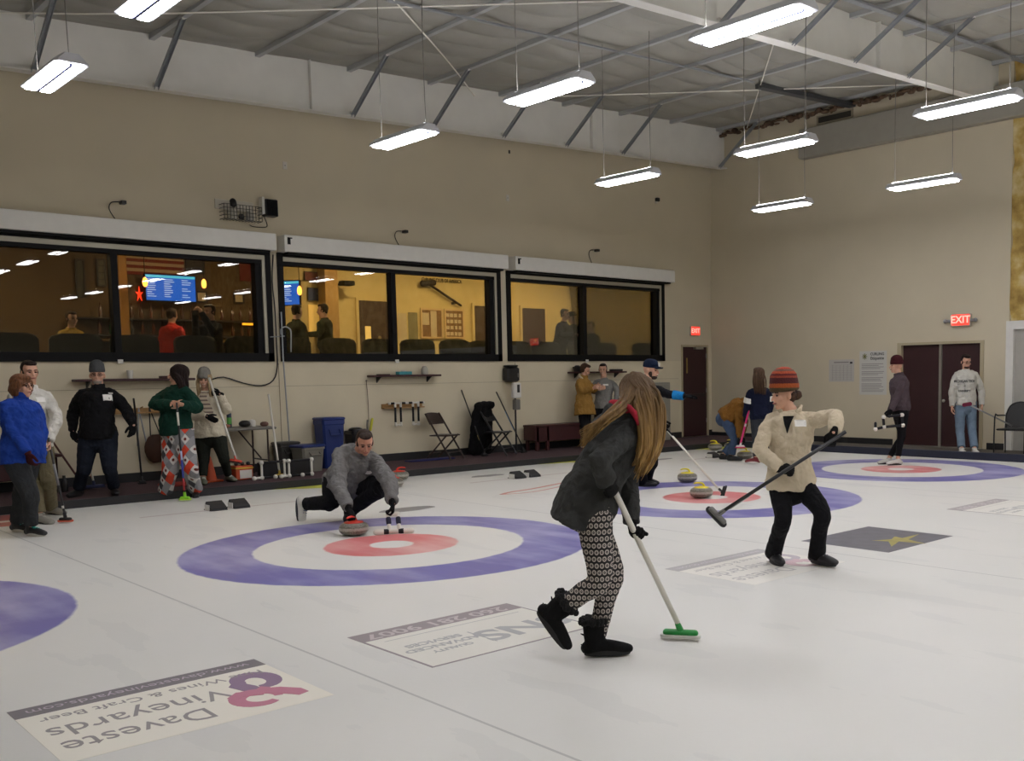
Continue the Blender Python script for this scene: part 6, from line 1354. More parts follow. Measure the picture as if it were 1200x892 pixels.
g = Geo(); c_ = P15['hc']; g.ell(c_ + P15['F']*.050 - P15['U']*.090, (.050, .042, .030), (P15['S'], P15['F'], P15['U'])); fuse('beard', g, mat('beard_dark', '#2c1c14', .9, noise_amt=.2, nscale=80), r, .006, 1, .006, .02)
INK = mat('print_grey', '#4c4c4a', .8)
for tx, yy, sz in (('MICHIGAN TECH', 447, .062), ('*', 453.5, .06), ('UNIVERSITY', 458.5, .050)):
    o = text('chest_print', tx, sz, INK, r, frame(V((0, 0, 0)), side, Z, f), .002, bold=.002, sx=1.0 if len(tx) < 9 else .72); q = p(1132.5, yy, -.24); 
    off = wloc(P15['top']); bv = BVHTree.FromPolygons([v.co + off for v in P15['top'].data.vertices], [tuple(x.vertices) for x in P15['top'].data.polygons])
    for v in o.data.vertices:
        w_ = v.co + q; h = bv.ray_cast(w_ + f*.3, -f, .8)
        if h[0] is not None: v.co = h[0] + f*(.003 + v.co.dot(f)) - wloc(r)
        else: v.co = w_ - wloc(r)
bt = p(1186, 499, -.25); bf = p(1133, 473.5, -.34)
broom('broom carried level with a dark pink head, held by the man in the white sweatshirt', bt, bf, V((CR.x, CR.y, 0)) + Z*.2, mat('broom_silver', '#9a9a98', .4, .3), mat('head_crimson', '#8a1c3c', .5), mat('pad_crimson', '#7a2040', .7), .014, None, .17, hn=f*-1 + Z*.4)

# ---- people in the lounge, behind the glass
def lounger(label, px, top, y, hd, m, s=1.0, pose=0, female=False, bm=JBK, hair=None, hat=None, lean=0):
    c = ony(px, top, y); H_ = (1.75*s); base = LF; f = facing(hd); side = leftof(f)
    zt = c.z; zt = min(zt, base + H_ + .02); dz = zt - (base + H_)
    g0 = V((c.x, y, base)); pel = g0 + Z*(.95*s + dz) + f*0; nk = g0 + Z*(1.46*s + dz) + f*lean; hc = g0 + Z*(1.64*s + dz) + f*(lean + .04)
    sit = dz < -.25
    if sit: 
        pel = g0 + Z*(.52) ; nk = pel + Z*.52*s + f*lean; hc = nk + Z*.18 + f*.04
        kn = lambda sg: pel + f*.42 + side*sg*.1; an = lambda sg: V((pel.x, pel.y, base + .09)) + f*.42 + side*sg*.1
    else:
        kn = lambda sg: g0 + Z*.50*s + side*sg*.1 + f*.03; an = lambda sg: g0 + Z*.085 + side*sg*.11
        if dz < -.02: pel = pel
    if pose == 1: arms = {'L': (nk + side*.22 - Z*.22 + f*.14, hc + f*.24 + side*.08 - Z*.02, Z*.6 + f*.3 - side*.3, -side, .6), 'R': (nk - side*.25 - Z*.20 + f*.12, hc + f*.24 - side*.06 - Z*.04, Z*.6 + f*.3 + side*.3, side, .6)}
    elif pose == 2: arms = {'L': (nk + side*.20 - Z*.28 + f*.08, nk + side*.08 - Z*.28 + f*.32, f, -Z, .5), 'R': (nk - side*.20 - Z*.28 + f*.08, nk - side*.06 - Z*.26 + f*.32, f, -Z, .5)}
    else: arms = {'L': (nk + side*.22 - Z*.30, nk + side*.22 - Z*.54 + f*.06, -Z, -side, .4), 'R': (nk - side*.22 - Z*.30, nk - side*.22 - Z*.54 + f*.06, -Z, side, .4)}
    R = person(label, g0, s, pel, nk, side, arms, {'L': (kn(1), an(1), f), 'R': (kn(-1), an(-1), f)}, hc, f - Z*.1, female=female, gx=1.1,
        top=dict(m=m, pad=.026, t0=-.08, sleeve=(.076, .062, .046), collar=(.04, .072)), bottom=dict(m=bm), voxel=.010)
    shoe(R['root'], an(1), f, Z, 1.0, SHB, SOLB); shoe(R['root'], an(-1), f, Z, 1.0, SHB, SOLB)
    if hat: cap_hat(R['root'], R['hc'], R['F'], R['S'], R['U'], 1.08, hat)
    else: hair_short(R['root'], R['hc'], R['F'], R['S'], R['U'], s, hair or HDK)
    face_bits(R['root'], R['hc'], R['F'], R['S'], R['U'], s); return R
lounger('woman in a yellow jacket seated behind the leftmost window', 82, 366, 9.2, 60, fabric('jacket_ochre', '#a88a3c'), .95, 0, True, hair=HBR)
lounger('person in a red shirt seen from behind at the bar', 200, 362, 10.2, 170, fabric('shirt_red', '#a01c12'), 1.0, 0)
R_ = lounger('person in dark clothes holding a phone up to the glass', 247, 358, 8.9, -25, fabric('shirt_darkblue', '#161b26'), 1.0, 1)
q = R_['hc'] + R_['F']*.30; obj_ = obj('phone', Geo().bbox((-.075, -.004, -.038), (.075, .004, .038), .003), BLK, at=(0,0,0)); obj_.location = q; obj_.rotation_euler = (0, 0, math.atan2(R_['F'].x, -R_['F'].y)); tag(obj_, 'dark phone held up by the person behind the left window', 'phone')
lounger('dark figure at the far left of the middle window, back turned', 346, 358, 9.0, 150, fabric('jacket_darkgreen', '#1c2418'), 1.0, 0)
lounger('man in a dark sweater standing in profile in the middle window', 380, 355, 9.8, -85, fabric('sweater_olive', '#232a1c'), 1.0, 2)
lounger('person in a dark blue jacket leaning left in the window nearest the door', 655, 357, 8.9, 60, fabric('jacket_slateblue', '#1d2530'), 1.02, 2, lean=.12)
lounger('person in a cap facing the others in the window nearest the door', 672, 358, 9.2, -60, fabric('jacket_slate', '#20262e'), 1.0, 2, hat=fabric('cap_black', '#101012'))
lounger('person seated low in dark clothes right of the window bar, nearest the door', 697, 378, 8.6, -40, fabric('jacket_dim', '#1a1e24'), .95, 2, lean=.1)
# ------------------------------------------------------------------ things on and along the window wall
MAH = mat('mahogany', '#3c1618', .45, noise_amt=.12, nscale=6); PINE = mat('pine', '#a07c4c', .6, noise_amt=.1); GRYM = mat('grey_plastic', '#6e6c66', .5); DKG = mat('black_plastic', '#151517', .4)
def shelf(x0, x1, z, label):
    t = thing('wall_shelf', label, 'shelf', ((x0+x1)/2, WY, z), 'mahogany wall shelves')
    obj('board', Geo().bbox((x0, WY - .22, z), (x1, WY - .002, z + .035), .006), MAH, t)
    for x in (x0 + .18, x1 - .18): obj('bracket', Geo().prism([(0, 0), (-.15, 0), (0, -.10)], .02, frame((x, WY - .002, z), (0, 1, 0), (0, 0, 1), (1, 0, 0))), DKG, t)
shelf(-.62, 1.0, 1.55, 'mahogany wall shelf behind the man in black'); shelf(3.98, 5.36, 1.56, 'mahogany wall shelf under the middle window'); shelf(8.55, 10.05, 1.58, 'mahogany wall shelf behind the couple')
def put(name, g, m, label, cat, at, smooth='auto', **k): return tag(obj(name, g, m, None, smooth, at=at), label, cat, **k)
t = thing('tissue_box', 'teal and white tissue box on the shelf under the middle window', 'box', (4.62, 7.08, 1.595))
obj('carton', Geo().bbox((4.50, 7.0, 1.595), (4.76, 7.12, 1.65), .004), mat('box_teal', '#3f8f96', .6), t); obj('tissue', Geo().ell((4.63, 7.06, 1.655), (.06, .035, .018), None, 10, 6), PAPW, t, True)
put('clear_jar', Geo().lathe((5.07, 7.08, 1.595), [(.055, 0), (.06, .01), (.06, .10), (.045, .12), (.045, .14), (.01, .15)], n=18), mat('jar_clear', '#b0aca0', .15, alpha=.5), 'pale jar on the shelf under the middle window', 'jar', (5.07, 7.08, 1.595))
put('small_book', Geo().bbox((4.12, 7.0, 1.595), (4.32, 7.12, 1.61), .003), MAH, 'thin dark red folder on the shelf under the middle window', 'folder', (4.2, 7.05, 1.595))
put('plastic_cup', Geo().lathe((.12, 7.1, 1.585), [(.035, 0), (.045, .12), (.042, .12)], n=16), PAPW, 'white cup on the shelf behind the man in black, right of his head', 'cup', (.12, 7.1, 1.585))
put('shelf_box', Geo().bbox((-.02, 7.02, 1.585), (.34, 7.14, 1.62), .005), MAH, 'low dark red box on the shelf behind the man in black', 'box', (.2, 7.1, 1.585)) .location.x += .55
put('small_basket', Geo().lathe((8.72, 7.08, 1.615), [(.07, 0), (.10, .10), (.095, .10)], n=14).ell((8.72, 7.08, 1.70), (.08, .06, .05), None, 8, 6), DKG, 'small dark basket at the left end of the shelf behind the couple', 'basket', (8.72, 7.08, 1.615))
put('small_basket', Geo().bbox((9.65, 7.0, 1.615), (9.95, 7.12, 1.66), .01), DKG, 'low dark tray at the right end of the shelf behind the couple', 'tray', (9.8, 7.05, 1.615))
# peg rails
def rail(x0, x1, z, label):
    t = thing('peg_rail', label, 'rail', ((x0+x1)/2, WY, z), 'peg rails'); obj('board', Geo().bbox((x0, WY - .025, z), (x1, WY - .001, z + .06), .003), PINE, t); obj('ledge', Geo().box((x0, WY - .10, z - .02), (x1, WY - .001, z)), PINE, t)
    for k in range(3): x = x0 + .1 + k*(x1 - x0 - .2)/2; obj('peg', Geo().tube([(x, WY - .02, z + .06), (x, WY - .10, z + .075)], .010, n=8), PINE, t)
rail(4.24, 5.06, 1.03, 'pine peg rail holding two pipe stabilizers'); rail(-.12, .66, 1.10, 'pine peg rail beside the man in black')
for x, lb in ((4.50, 'pipe stabilizer hanging on the peg rail, left of the pair'), (4.86, 'pipe stabilizer hanging on the peg rail, right of the pair')):
    stabilizer(lb, frame((x, WY - .12, 1.10), (1, 0, 0), (0, 0.0, -1), (0, -1, 0)))
t = thing('hanging_bag', 'brown round bag hanging on a cord from the peg rail', 'bag', (.45, 7.1, .6)); obj('pouch', Geo().ell((.43, 7.10, .56), (.17, .07, .22)), mat('leather_brown', '#4a2c1c', .6, noise_amt=.2), t, True)
obj('cord', Geo().tube([(.37, 7.13, 1.16), (.36, 7.11, .75)], .008, n=6), DKG, t); obj('cord', Geo().tube([(.37, 7.13, 1.16), (.50, 7.11, .75)], .008, n=6), DKG, t)
t = thing('hanging_crutch', 'thin metal forked frame hanging from the peg rail', 'frame', (.20, 7.1, 1.1)); obj('rod', Geo().tube([(.22, 7.12, 1.15), (.17, 7.10, .62)], .010, n=6), STL, t); obj('rod', Geo().tube([(.22, 7.12, 1.15), (.30, 7.10, .62)], .010, n=6), STL, t)
# rope with yellow block
t = thing('hanging_rope', 'thin cord hanging on the wall with a yellow and grey handle', 'rope', (3.96, 7.19, 1.5)); obj('cord', Geo().tube([(3.96, 7.18, 1.50), (3.975, 7.17, 1.1), (3.97, 7.17, .80)], .005, n=5, sm=3), MAH, t)
obj('yellow_handle', Geo().tube([(3.99, 7.15, .66), (4.03, 7.15, .84)], .022, n=8), mat('plastic_yellow', '#c8c43a', .5), t, True); obj('grey_handle', Geo().tube([(3.94, 7.15, .82), (3.93, 7.15, .68), (3.97, 7.15, .62)], .018, n=8, sm=3), GRYM, t, True); obj('nail', Geo().tube([(3.96, 7.199, 1.5), (3.96, 7.16, 1.505)], .006, n=6), DKG, t)
# dispenser and sanitiser stand
t = thing('towel_dispenser', 'black paper towel dispenser on the wall by the window corner', 'dispenser', (7.02, WY, 1.45)); g = Geo().bbox((6.88, WY - .20, 1.43), (7.18, WY - .002, 1.72), .035); obj('cabinet', g, DKG, t, 'auto')
obj('label_window', Geo().box((7.11, WY - .203, 1.52), (7.13, WY - .199, 1.60)), GRYM, t); obj('lid', Geo().bbox((6.90, WY - .18, 1.72), (7.16, WY - .01, 1.755), .016), DKG, t)
t = thing('sanitiser_stand', 'white hand sanitiser unit on a thin black stand', 'dispenser', (7.07, 6.95, .09)); obj('dispenser_body', Geo().bbox((6.93, 6.90, 1.12), (7.12, 7.0, 1.42), .02), mat('plastic_white', '#d2d0ca', .35), t); obj('sensor_window', Geo().bbox((7.01, 6.893, 1.23), (7.07, 6.902, 1.38), .004), DKG, t)
obj('drip_tray', Geo().bbox((6.96, 6.88, .90), (7.07, 7.0, 1.10), .01), GRYM, t); obj('post', Geo().tube([(7.02, 6.98, .10), (7.02, 6.98, 1.2)], .018, n=10, cap='flat'), DKG, t); obj('foot_plate', Geo().bbox((6.85, 6.85, .09), (7.19, 7.12, .105), .004), DKG, t)
# folding chairs
def folding_chair(label, x, y, rz, m_, seatm, group='folding chairs by the wall'):
    t = thing('folding_chair', label, 'chair', (0, 0, 0), group)
    for s_ in (-1, 1):
        xx = .20*s_
        obj('leg', Geo().tube([(xx, .23, .86), (xx, .18, .78), (xx*1.02, -.26, .0)], [(.012, .018)]*3, side=(1, 0, 0), n=8), m_, t); obj('leg', Geo().tube([(xx*.86, -.16, .46), (xx*.86, .26, .0)], [(.011, .016)]*2, side=(1, 0, 0), n=8), m_, t)
    g = Geo(); r = []
    for z, y_ in ((.66, .135), (.74, .175), (.86, .235)): r.append([V((-.20 + .40*j/8, y_ + .025*(1 - (j/4 - 1)**2), z + .02*(1 - (j/4 - 1)**2)*(z - .66)/.2)) for j in range(9)] + [V((.20 - .40*j/8, y_ + .025*(1 - (j/4 - 1)**2) + .014, z + .02*(1 - (j/4 - 1)**2)*(z - .66)/.2)) for j in range(9)])
    g.loft(r); obj('backrest', g, m_, t); obj('seat', Geo().bbox((-.19, -.20, .44), (.19, .18, .465), .008), seatm, t)
    obj('stretcher', Geo().tube([(-.20, -.19, .14), (.20, -.19, .14)], .010, n=8), m_, t); obj('stretcher', Geo().tube([(-.17, .20, .12), (.17, .20, .12)], .010, n=8), m_, t)
    place(t, (x, y, .09), rz); t.scale = (1.05, 1.05, .94); return t
BRC = mat('chair_brown_metal', '#33251f', .4); BKC = mat('chair_black_metal', '#18181a', .35)
folding_chair('empty dark brown folding chair under the peg rail, beside the leaning brooms', 5.22, 6.75, math.radians(22), BRC, BRC); folding_chair('black folding chair with a black coat over its back', 6.37, 6.70, math.radians(28), BKC, BKC)
g = Geo(); c0 = V((6.24, 6.90, .09))
g.tube([c0 + V((.0, .06, .93)), c0 + V((-.02, .08, .6)), c0 + V((-.05, .12, .08))], [(.25, .07), (.33, .11), (.36, .12)], side=(1, .35, 0), n=20, sm=3); g.tube([c0 + V((-.16, -.0, .90)), c0 + V((.20, .06, .92))], .075, n=10)
g.tube([c0 + V((-.18, -.04, .88)), c0 + V((-.27, -.02, .45))], [.06, .05], n=10); fc_ = fuse('black_coat', g, fabric('coat_black', '#0c0c0e', bump=.4), None, .012, 3, .04, .12); tag(fc_, 'black coat draped over the back of the black folding chair', 'coat')
# leaning brooms
NB = 'brooms leaning on the wall'
broom('thin dark broom leaning on the wall beside the brown folding chair', (5.90, 7.15, 1.30), (6.0, 6.62, .13), (1, 0, 0), CARB, SHB, SHB, .012, None, .14, bands=[(.28, .38, mat('band_gold', '#9a8a50', .4))], group=NB, hn=Z)
broom('dark broom with a pale blue band leaning right of the black coat', (6.70, 7.15, 1.25), (6.92, 6.62, .13), (1, 0, 0), CARB, SHB, SHB, .012, None, .14, bands=[(.45, .85, mat('band_skyblue', '#6a8ab0', .4))], group=NB, hn=Z)
broom('white broom with a yellow head leaning by the end of the folding table', (1.94, 6.60, 1.32), (1.78, 6.0, .13), (1, .1, 0), WPIPE, mat('head_yellow', '#b89a30', .5), mat('pad_yellow', '#c8b040', .6), .015, None, .20, bands=[(.10, .26, PVC), (.36, .42, MAH)], group=NB, hn=Z)
broom('dark broom standing against the wall right of the man in black', (.17, 7.15, 1.30), (.07, 6.70, .13), (1, 0, 0), CARB, SHB, SHB, .014, None, .12, bands=[(.14, .30, STLW)], group=NB, hn=Z)
broom('reddish wooden broom leaning at the left of the man in black', (-1.08, 7.1, 1.02), (-.72, 6.60, .13), (1, 0, 0), mat('wood_red', '#4f2620', .5), SHB, SHB, .014, None, .14, group=NB, hn=Z)
broom('broom with a wide dark blue head behind the man in black', (-.57, 7.05, .95), (-.60, 6.55, .14), (1, 0, 0), WPIPE, mat('head_navy', '#1a2250', .5), mat('pad_navy', '#181c3a', .6), .014, None, .30, bands=[(.30, .36, RH), (.12, .18, RH), (.40, .43, SHB)], group=NB, hn=Z)
# benches
def bench(label, x0, x1, y0, y1, h=.50):
    t = thing('bench', label, 'bench', ((x0+x1)/2, (y0+y1)/2, .09), 'mahogany benches'); z = .09
    obj('seat_board', Geo().bbox((x0, y0, z + h - .04), (x1, y1, z + h), .008), MAH, t); obj('front_panel', Geo().bbox((x0 + .02, y0 + .03, z + .18), (x1 - .06, y0 + .05, z + h - .04), .004), MAH, t)
    for x in (x0 + .04, x0 + .30, x1 - .12):
        for y in (y0 + .03, y1 - .08): obj('leg', Geo().bbox((x, y, z), (x + .06, y + .06, z + h - .04), .006), MAH, t)
    obj('end_panel', Geo().bbox((x0, y0 + .02, z + .20), (x0 + .03, y1 - .02, z + h - .04), .005), MAH, t); return t
b_ = bench('long mahogany bench against the wall right of the sanitiser stand', 7.30, 9.35, 6.72, 7.12); 
for z in (.20, .38): obj('outlet_box', Geo().bbox((8.93, 6.725, z), (9.05, 6.748, z + .09), .004), PAPW, b_)
bench('mahogany bench at the left behind the man in the off-white jacket', -3.1, -.92, 6.70, 7.12)
t = thing('bench_bottles', 'two dark bottles standing at the end of the left bench', 'bottles', (-1.0, 6.55, .09))
for x in (-1.08, -.96): obj('bottle', Geo().lathe((x, 6.56, .09), [(.04, 0), (.045, .02), (.045, .14), (.02, .18), (.02, .22)], n=12), DKG, t, 'auto')
# cabinet behind the man in the cap
t = thing('metal_cabinet', 'grey metal cabinet behind the man in the navy cap', 'cabinet', (10.55, 7.0, .09)); CABG = mat('cabinet_grey', '#8e8b80', .5, noise_amt=.03)
obj('carcass', Geo().bbox((10.05, 6.85, .09), (11.25, 7.18, 1.36), .01), CABG, t); 
for x in (10.08, 10.67): o = obj('door', Geo().bbox((x, 6.832, .14), (x + .55, 6.85, 1.32), .005), CABG, t); obj('handle', Geo().bbox((x + .25, 6.815, .8), (x + .29, 6.833, .95), .004), SIL, o)
# bins
BBL = mat('bin_blue', '#122a6a', .45); BGR = mat('bin_grey', '#77746a', .5); BDG = mat('bin_dark_grey', '#3c3b38', .5)
def bin_(label, x, y, w_, d_, h, m_, lid, rz=0, flip=False):
    t = thing('waste_bin', label, 'bin', (0, 0, 0), 'bins by the wall'); g = Geo(); r = []
    for z, e in ((0, .84), (h*.06, .86), (h*.90, 1.0), (h*.92, 1.06), (h, 1.06), (h, .98), (h*.3, .84)):
        a, b2 = w_/2*e, d_/2*e; r.append([V((a*cx_ - .03*sx_, b2*cy_ - .03*sy_, z)) for cx_, cy_, sx_, sy_ in ((-1, -1, -1, 0), (1, -1, 1, 0), (1, -1, 0, -1), (1, 1, 0, 1), (1, 1, 1, 0), (-1, 1, -1, 0), (-1, 1, 0, 1), (-1, -1, 0, -1))])
    g.loft(r, False); g.box((-w_*.40, -d_*.40, 0), (w_*.40, d_*.40, .02)); obj('tub', g, m_, t)
    if lid is not None:
        g = Geo(); 
        if flip: g.bbox((-w_/2*1.0, -.02, h), (w_/2*1.0, d_/2, h + .02), .006)
        g.bbox((-w_/2*1.08, -d_/2*1.08, h*1.0), (w_/2*1.08, d_/2*1.08, h + .045), .015); obj('lid', g, lid, t)
    obj('handle', Geo().tube([(-.09, -d_/2*1.0 - .012, h*.80), (-.09, -d_/2 - .045, h*.70), (.09, -d_/2 - .045, h*.70), (.09, -d_/2*1.0 - .012, h*.80)], .012, n=8), m_, t)
    place(t, (x, y, .09), rz); return t
bin_('low grey recycling tub with a blue lid beside the folding table', 2.55, 6.62, .40, .34, .38, BGR, BBL, .15); bin_('tall blue bin behind the low grey tub', 3.10, 6.93, .38, .34, .78, BBL, BBL)
bin_('dark grey low tub half hidden behind the recycling tub', 2.36, 6.97, .34, .28, .42, BDG, BDG); bin_('dark open bin between the blue bin and the lunging man', 3.62, 7.0, .28, .28, .58, DKG, None)
g = Geo().ell((3.62, 7.0, .68), (.13, .12, .05), None, 10, 6); put('bin_liner', g, mat('liner_black', '#101012', .3), 'crumpled black liner sticking out of the dark open bin', 'bin liner', (3.62, 7.0, .68), True)
# folding table with things on it
t = thing('folding_table', 'grey folding table against the wall behind the woman in the white fleece', 'table', (1.25, 6.75, .09)); TT = mat('table_top_grey', '#77746c', .5, noise_amt=.05)
obj('tabletop', Geo().bbox((.50, 6.45, .79), (1.98, 7.12, .83), .012), TT, t)
for x in (.62, 1.86):
    for y in (6.52, 7.05): obj('leg', Geo().tube([(x, y, .09), (x, y, .79)], .014, n=8, cap='flat'), BRC, t)
    obj('stretcher', Geo().tube([(x, 6.52, .32), (x, 7.05, .32)], .011, n=8), BRC, t)
for x0, x1 in ((.62, .95), (1.86, 1.52)): obj('brace', Geo().tube([(x0, 6.78, .34), (x1, 6.78, .78)], .011, n=8), BRC, t)
TZ = .83
t = thing('spray_can', 'green-topped spray can on the folding table', 'can', (1.42, 6.85, TZ)); obj('can_body', Geo().lathe((1.42, 6.85, TZ), [(.033, 0), (.035, .01), (.035, .20), (.028, .22)], n=16), mat('can_navy', '#2a3c50', .4), t, 'auto'); obj('can_cap', Geo().lathe((1.42, 6.85, TZ + .22), [(.030, 0), (.030, .05), (.026, .07), (.002, .072)], n=16), mat('cap_green', '#4a9a3a', .5), t, 'auto'); obj('can_label', Geo().lathe((1.42, 6.85, TZ + .05), [(.0355, 0), (.0358, .02), (.0358, .08), (.0355, .10)], n=16), mat('label_green', '#5aa84a', .5), t, 'auto')
put('knit_hat', Geo().ell((1.60, 6.72, TZ + .05), (.09, .08, .055)), DKG, 'black cap lying on the folding table', 'hat', (1.6, 6.7, TZ), True)
put('paper_cup_stack', Geo().lathe((1.75, 6.80, TZ), [(.05, 0), (.055, .07), (.045, .10), (.002, .11)], n=14), PAPW, 'white bowl-like cup on the folding table, right of the black cap', 'cup', (1.75, 6.8, TZ))
put('crumpled_cloth', Geo().ell((1.90, 6.7, TZ + .035), (.065, .06, .04), None, 9, 6), mat('cloth_dusty', '#7a5a50', .9, noise_amt=.3), 'small reddish grey cloth at the end of the folding table', 'cloth', (1.9, 6.7, TZ), True)
put('pink_rag', Geo().ell((1.25, 6.68, TZ + .03), (.12, .08, .035), None, 9, 6), mat('rag_pink', '#a8705c', .9, noise_amt=.3), 'pinkish rag on the folding table beside the fleece sleeve', 'rag', (1.2, 6.6, TZ), True)
# clutter on the floor by the table
t = thing('first_aid_box', 'orange, yellow and white box on the walkway by the folding table', 'box', (1.45, 6.15, .09)); obj('carton', Geo().bbox((1.14, 6.05, .10), (1.40, 6.25, .30), .01), mat('box_orange', '#b84a24', .6), t); obj('label', Geo().box((1.20, 6.044, .12), (1.38, 6.05, .24)), PAPW, t); obj('yellow_strap', Geo().box((1.135, 6.04, .26), (1.405, 6.255, .28)), mat('strap_yellow', '#c8a030', .6), t)
for x in (1.18, 1.27, 1.36): obj('knob', Geo().ell((x, 6.12, .33), (.03, .03, .03), None, 10, 6), DKG, t, True)
CONE = mat('cone_orange', '#c04a18', .5); 
for (x, y), lb in (((.62, 6.20), 'orange traffic cone behind the woman in the white fleece, left of two'), ((.86, 6.30), 'orange traffic cone standing on the walkway right of two behind the sage shoes'), ):
    t = thing('traffic_cone', lb, 'cone', (x, y, .09), 'orange cones'); obj('cone_body', Geo().lathe((x, y, .11), [(.11, 0), (.10, .02), (.035, .33), (.02, .35), (.002, .352)], n=18), CONE, t, 'auto'); obj('cone_base', Geo().bbox((x - .15, y - .15, .09), (x + .15, y + .15, .115), .01), CONE, t)
put('red_pad', Geo().bbox((.10, 5.95, .092), (.62, 6.2, .14), .015), mat('pad_redfoam', '#8a2418', .7), 'flat red pad on the walkway behind the patchwork trousers', 'pad', (.3, 6, .09))
def stab3(label, x0, y, rz=0):
    M = Matrix.Translation((x0, y, .12)) @ Matrix.Rotation(rz, 4, 'Z'); t = thing('pipe_stabilizer', label, 'stabilizer', (x0, y, .09), 'pipe stabilizers'); q = lambda a, b_, c_: M @ V((a, b_, c_))
    for a, b_ in (((0, 0, .0), (.36, 0, .0)), ((0, 0, .22), (.36, 0, .22)), ((.36, 0, 0), (.36, 0, .22)), ((0, 0, 0), (0, 0, .22))): 
        hz = a[2] == b_[2]; obj('pipe', Geo().tube([q(*a), q(*b_)], .018, n=8), FOAM if hz else PVC, t, True)
    g = Geo()
    for a in ((0, 0, 0), (.36, 0, 0), (0, 0, .22), (.36, 0, .22), (-.12, 0, 0), (.20, -.02, 0)): g.ell(q(*a), (.034, .034, .034), None, 10, 6)
    obj('fitting', g, PVC, t, True); obj('pipe', Geo().tube([q(-.12, 0, 0), q(0, 0, 0)], .018, n=8), PVC, t, True)
stab3('pipe stabilizer standing on the walkway, left of two by the folding table', 1.46, 5.90, .05); stab3('pipe stabilizer standing on the walkway, right of two beside the low grey tub', 1.86, 5.86, .0)
put('floor_box', Geo().bbox((1.66, 6.32, .092), (2.45, 6.50, .30), .01), DKG, 'long black case behind the pipe stabilizers', 'case', (2, 6.4, .09))
put('blue_mat', Geo().bbox((4.45, 6.62, .092), (5.35, 6.85, .115), .006), mat('mat_blue', '#23245a', .7), 'flat dark blue mat on the walkway under the peg rail', 'mat', (4.9, 6.7, .09))
# cables, rod, cameras, basket, speaker
put('wall_cable', Geo().tube([ony(x, y, WY - .03) for x, y in ((320, 299), (319, 330), (322, 360), (324, 400), (325, 430), (320, 446), (306, 452), (285, 449), (262, 442), (245, 446))], .010, n=6, sm=3), DKG, 'black cable running down between the windows and sagging to the left', 'cable', (2.4, 7.19, 2.2), True)
t = thing('hook_pole', 'thin grey pole with a bent loop standing between two windows', 'pole', (2.52, 7.0, .09)); a = ony(332, 424, WY - .12)
obj('shaft', Geo().tube([(a.x + .06, WY - .12, .10), (a.x, WY - .12, 1.9), (a.x, WY - .12, 2.6)], .012, n=8), STL, t, True)
g = Geo().tube([ony(x, y, WY - .12) for x, y in ((329, 392), (329, 386), (334, 383), (339, 385), (341, 390), (341, 412))], .010, n=8, sm=3); obj('hook_loop', g, STL, t, True); g = Geo().tube([ony(317, 395, WY - .12), ony(333, 394, WY - .12)], .008, n=6); obj('cross_bar', g, STL, t, True)
def cam_(px, py, label):
    a = ony(px, py, WY - .06); t = thing('wall_camera', label, 'camera', a, 'small wall cameras'); obj('camera_body', Geo().bbox((a.x - .02, WY - .14, a.z - .02), (a.x + .05, WY - .03, a.z + .03), .006), DKG, t); obj('mount', Geo().tube([(a.x, WY - .001, a.z), (a.x, WY - .05, a.z)], .012, n=8), WHT, t)
    b2 = V((a.x - .05, WY - .02, 3.81)); obj('lead', Geo().tube([a + V((-.02, .04, .02)), a + V((-.12, .04, .0)), a + V((-.15, .04, -.10)), V((a.x - .06, WY - .02, 3.812))], .007, n=6, sm=4), DKG, t, True)
cam_(142, 238, 'small black camera with a curled lead above the leftmost window'); cam_(473, 272, 'small black camera with a curled lead above the middle window'); cam_(698, 294, 'small black camera with a curled lead above the window nearest the door')
a = ony(771, 234, WY - .05); t = thing('wall_sensor', 'tiny black and white sensor high on the wall near the corner', 'sensor', a); obj('sensor_body', Geo().bbox((a.x - .05, WY - .08, a.z - .04), (a.x + .04, WY - .002, a.z + .04), .01), DKG, t); obj('sensor_cap', Geo().bbox((a.x - .06, WY - .06, a.z - .08), (a.x + .0, WY - .002, a.z - .041), .01), PAPW, t)
x0, z0, x1, z1 = 1.56, 3.98, 2.15, 4.24
t = thing('wire_basket', 'black wire basket on a pale board above the leftmost window', 'basket', (1.85, WY, 3.98)); obj('back_board', Geo().bbox((1.50, WY - .02, 4.14), (2.10, WY - .001, 4.29), .004), mat('board_pale', '#c4bfb0', .6), t); g = Geo()
for k in range(13): x = x0 + (x1 - x0)*k/12; g.tube([(x, WY - .20, z0), (x, WY - .20, z0 + .22)], .005, n=4); g.tube([(x, WY - .20, z0), (x, WY - .03, z0)], .005, n=4)
for k in range(5): z = z0 + .22*k/4; g.tube([(x0, WY - .20, z), (x1, WY - .20, z)], .005, n=4); g.tube([(x0, WY - .20, z), (x0, WY - .03, z)], .005, n=4); g.tube([(x1, WY - .20, z), (x1, WY - .03, z)], .005, n=4)
obj('wire_mesh', g, DKG, t)
for x, h in ((1.72, .16), (2.0, .14)): put('basket_jar', Geo().lathe((x, WY - .11, z0 + .01), [(.06, 0), (.065, .02), (.065, h - .04), (.04, h)], n=14), mat('jar_grey', '#b5b1a4', .4), 'pale jar inside the wire basket, %s' % ('left one' if x < 1.9 else 'right one'), 'jar', (x, WY - .11, z0), group='jars in the wire basket')
put('black_bundle', Geo().ell((1.86, WY - .11, z0 + .06), (.045, .05, .05), None, 9, 6).tube([(1.70, WY - .22, 4.20), (1.70, WY - .20, 4.24)], .05, n=12), DKG, 'black coiled bundle inside the wire basket', 'bundle', (1.86, WY - .11, z0), True)
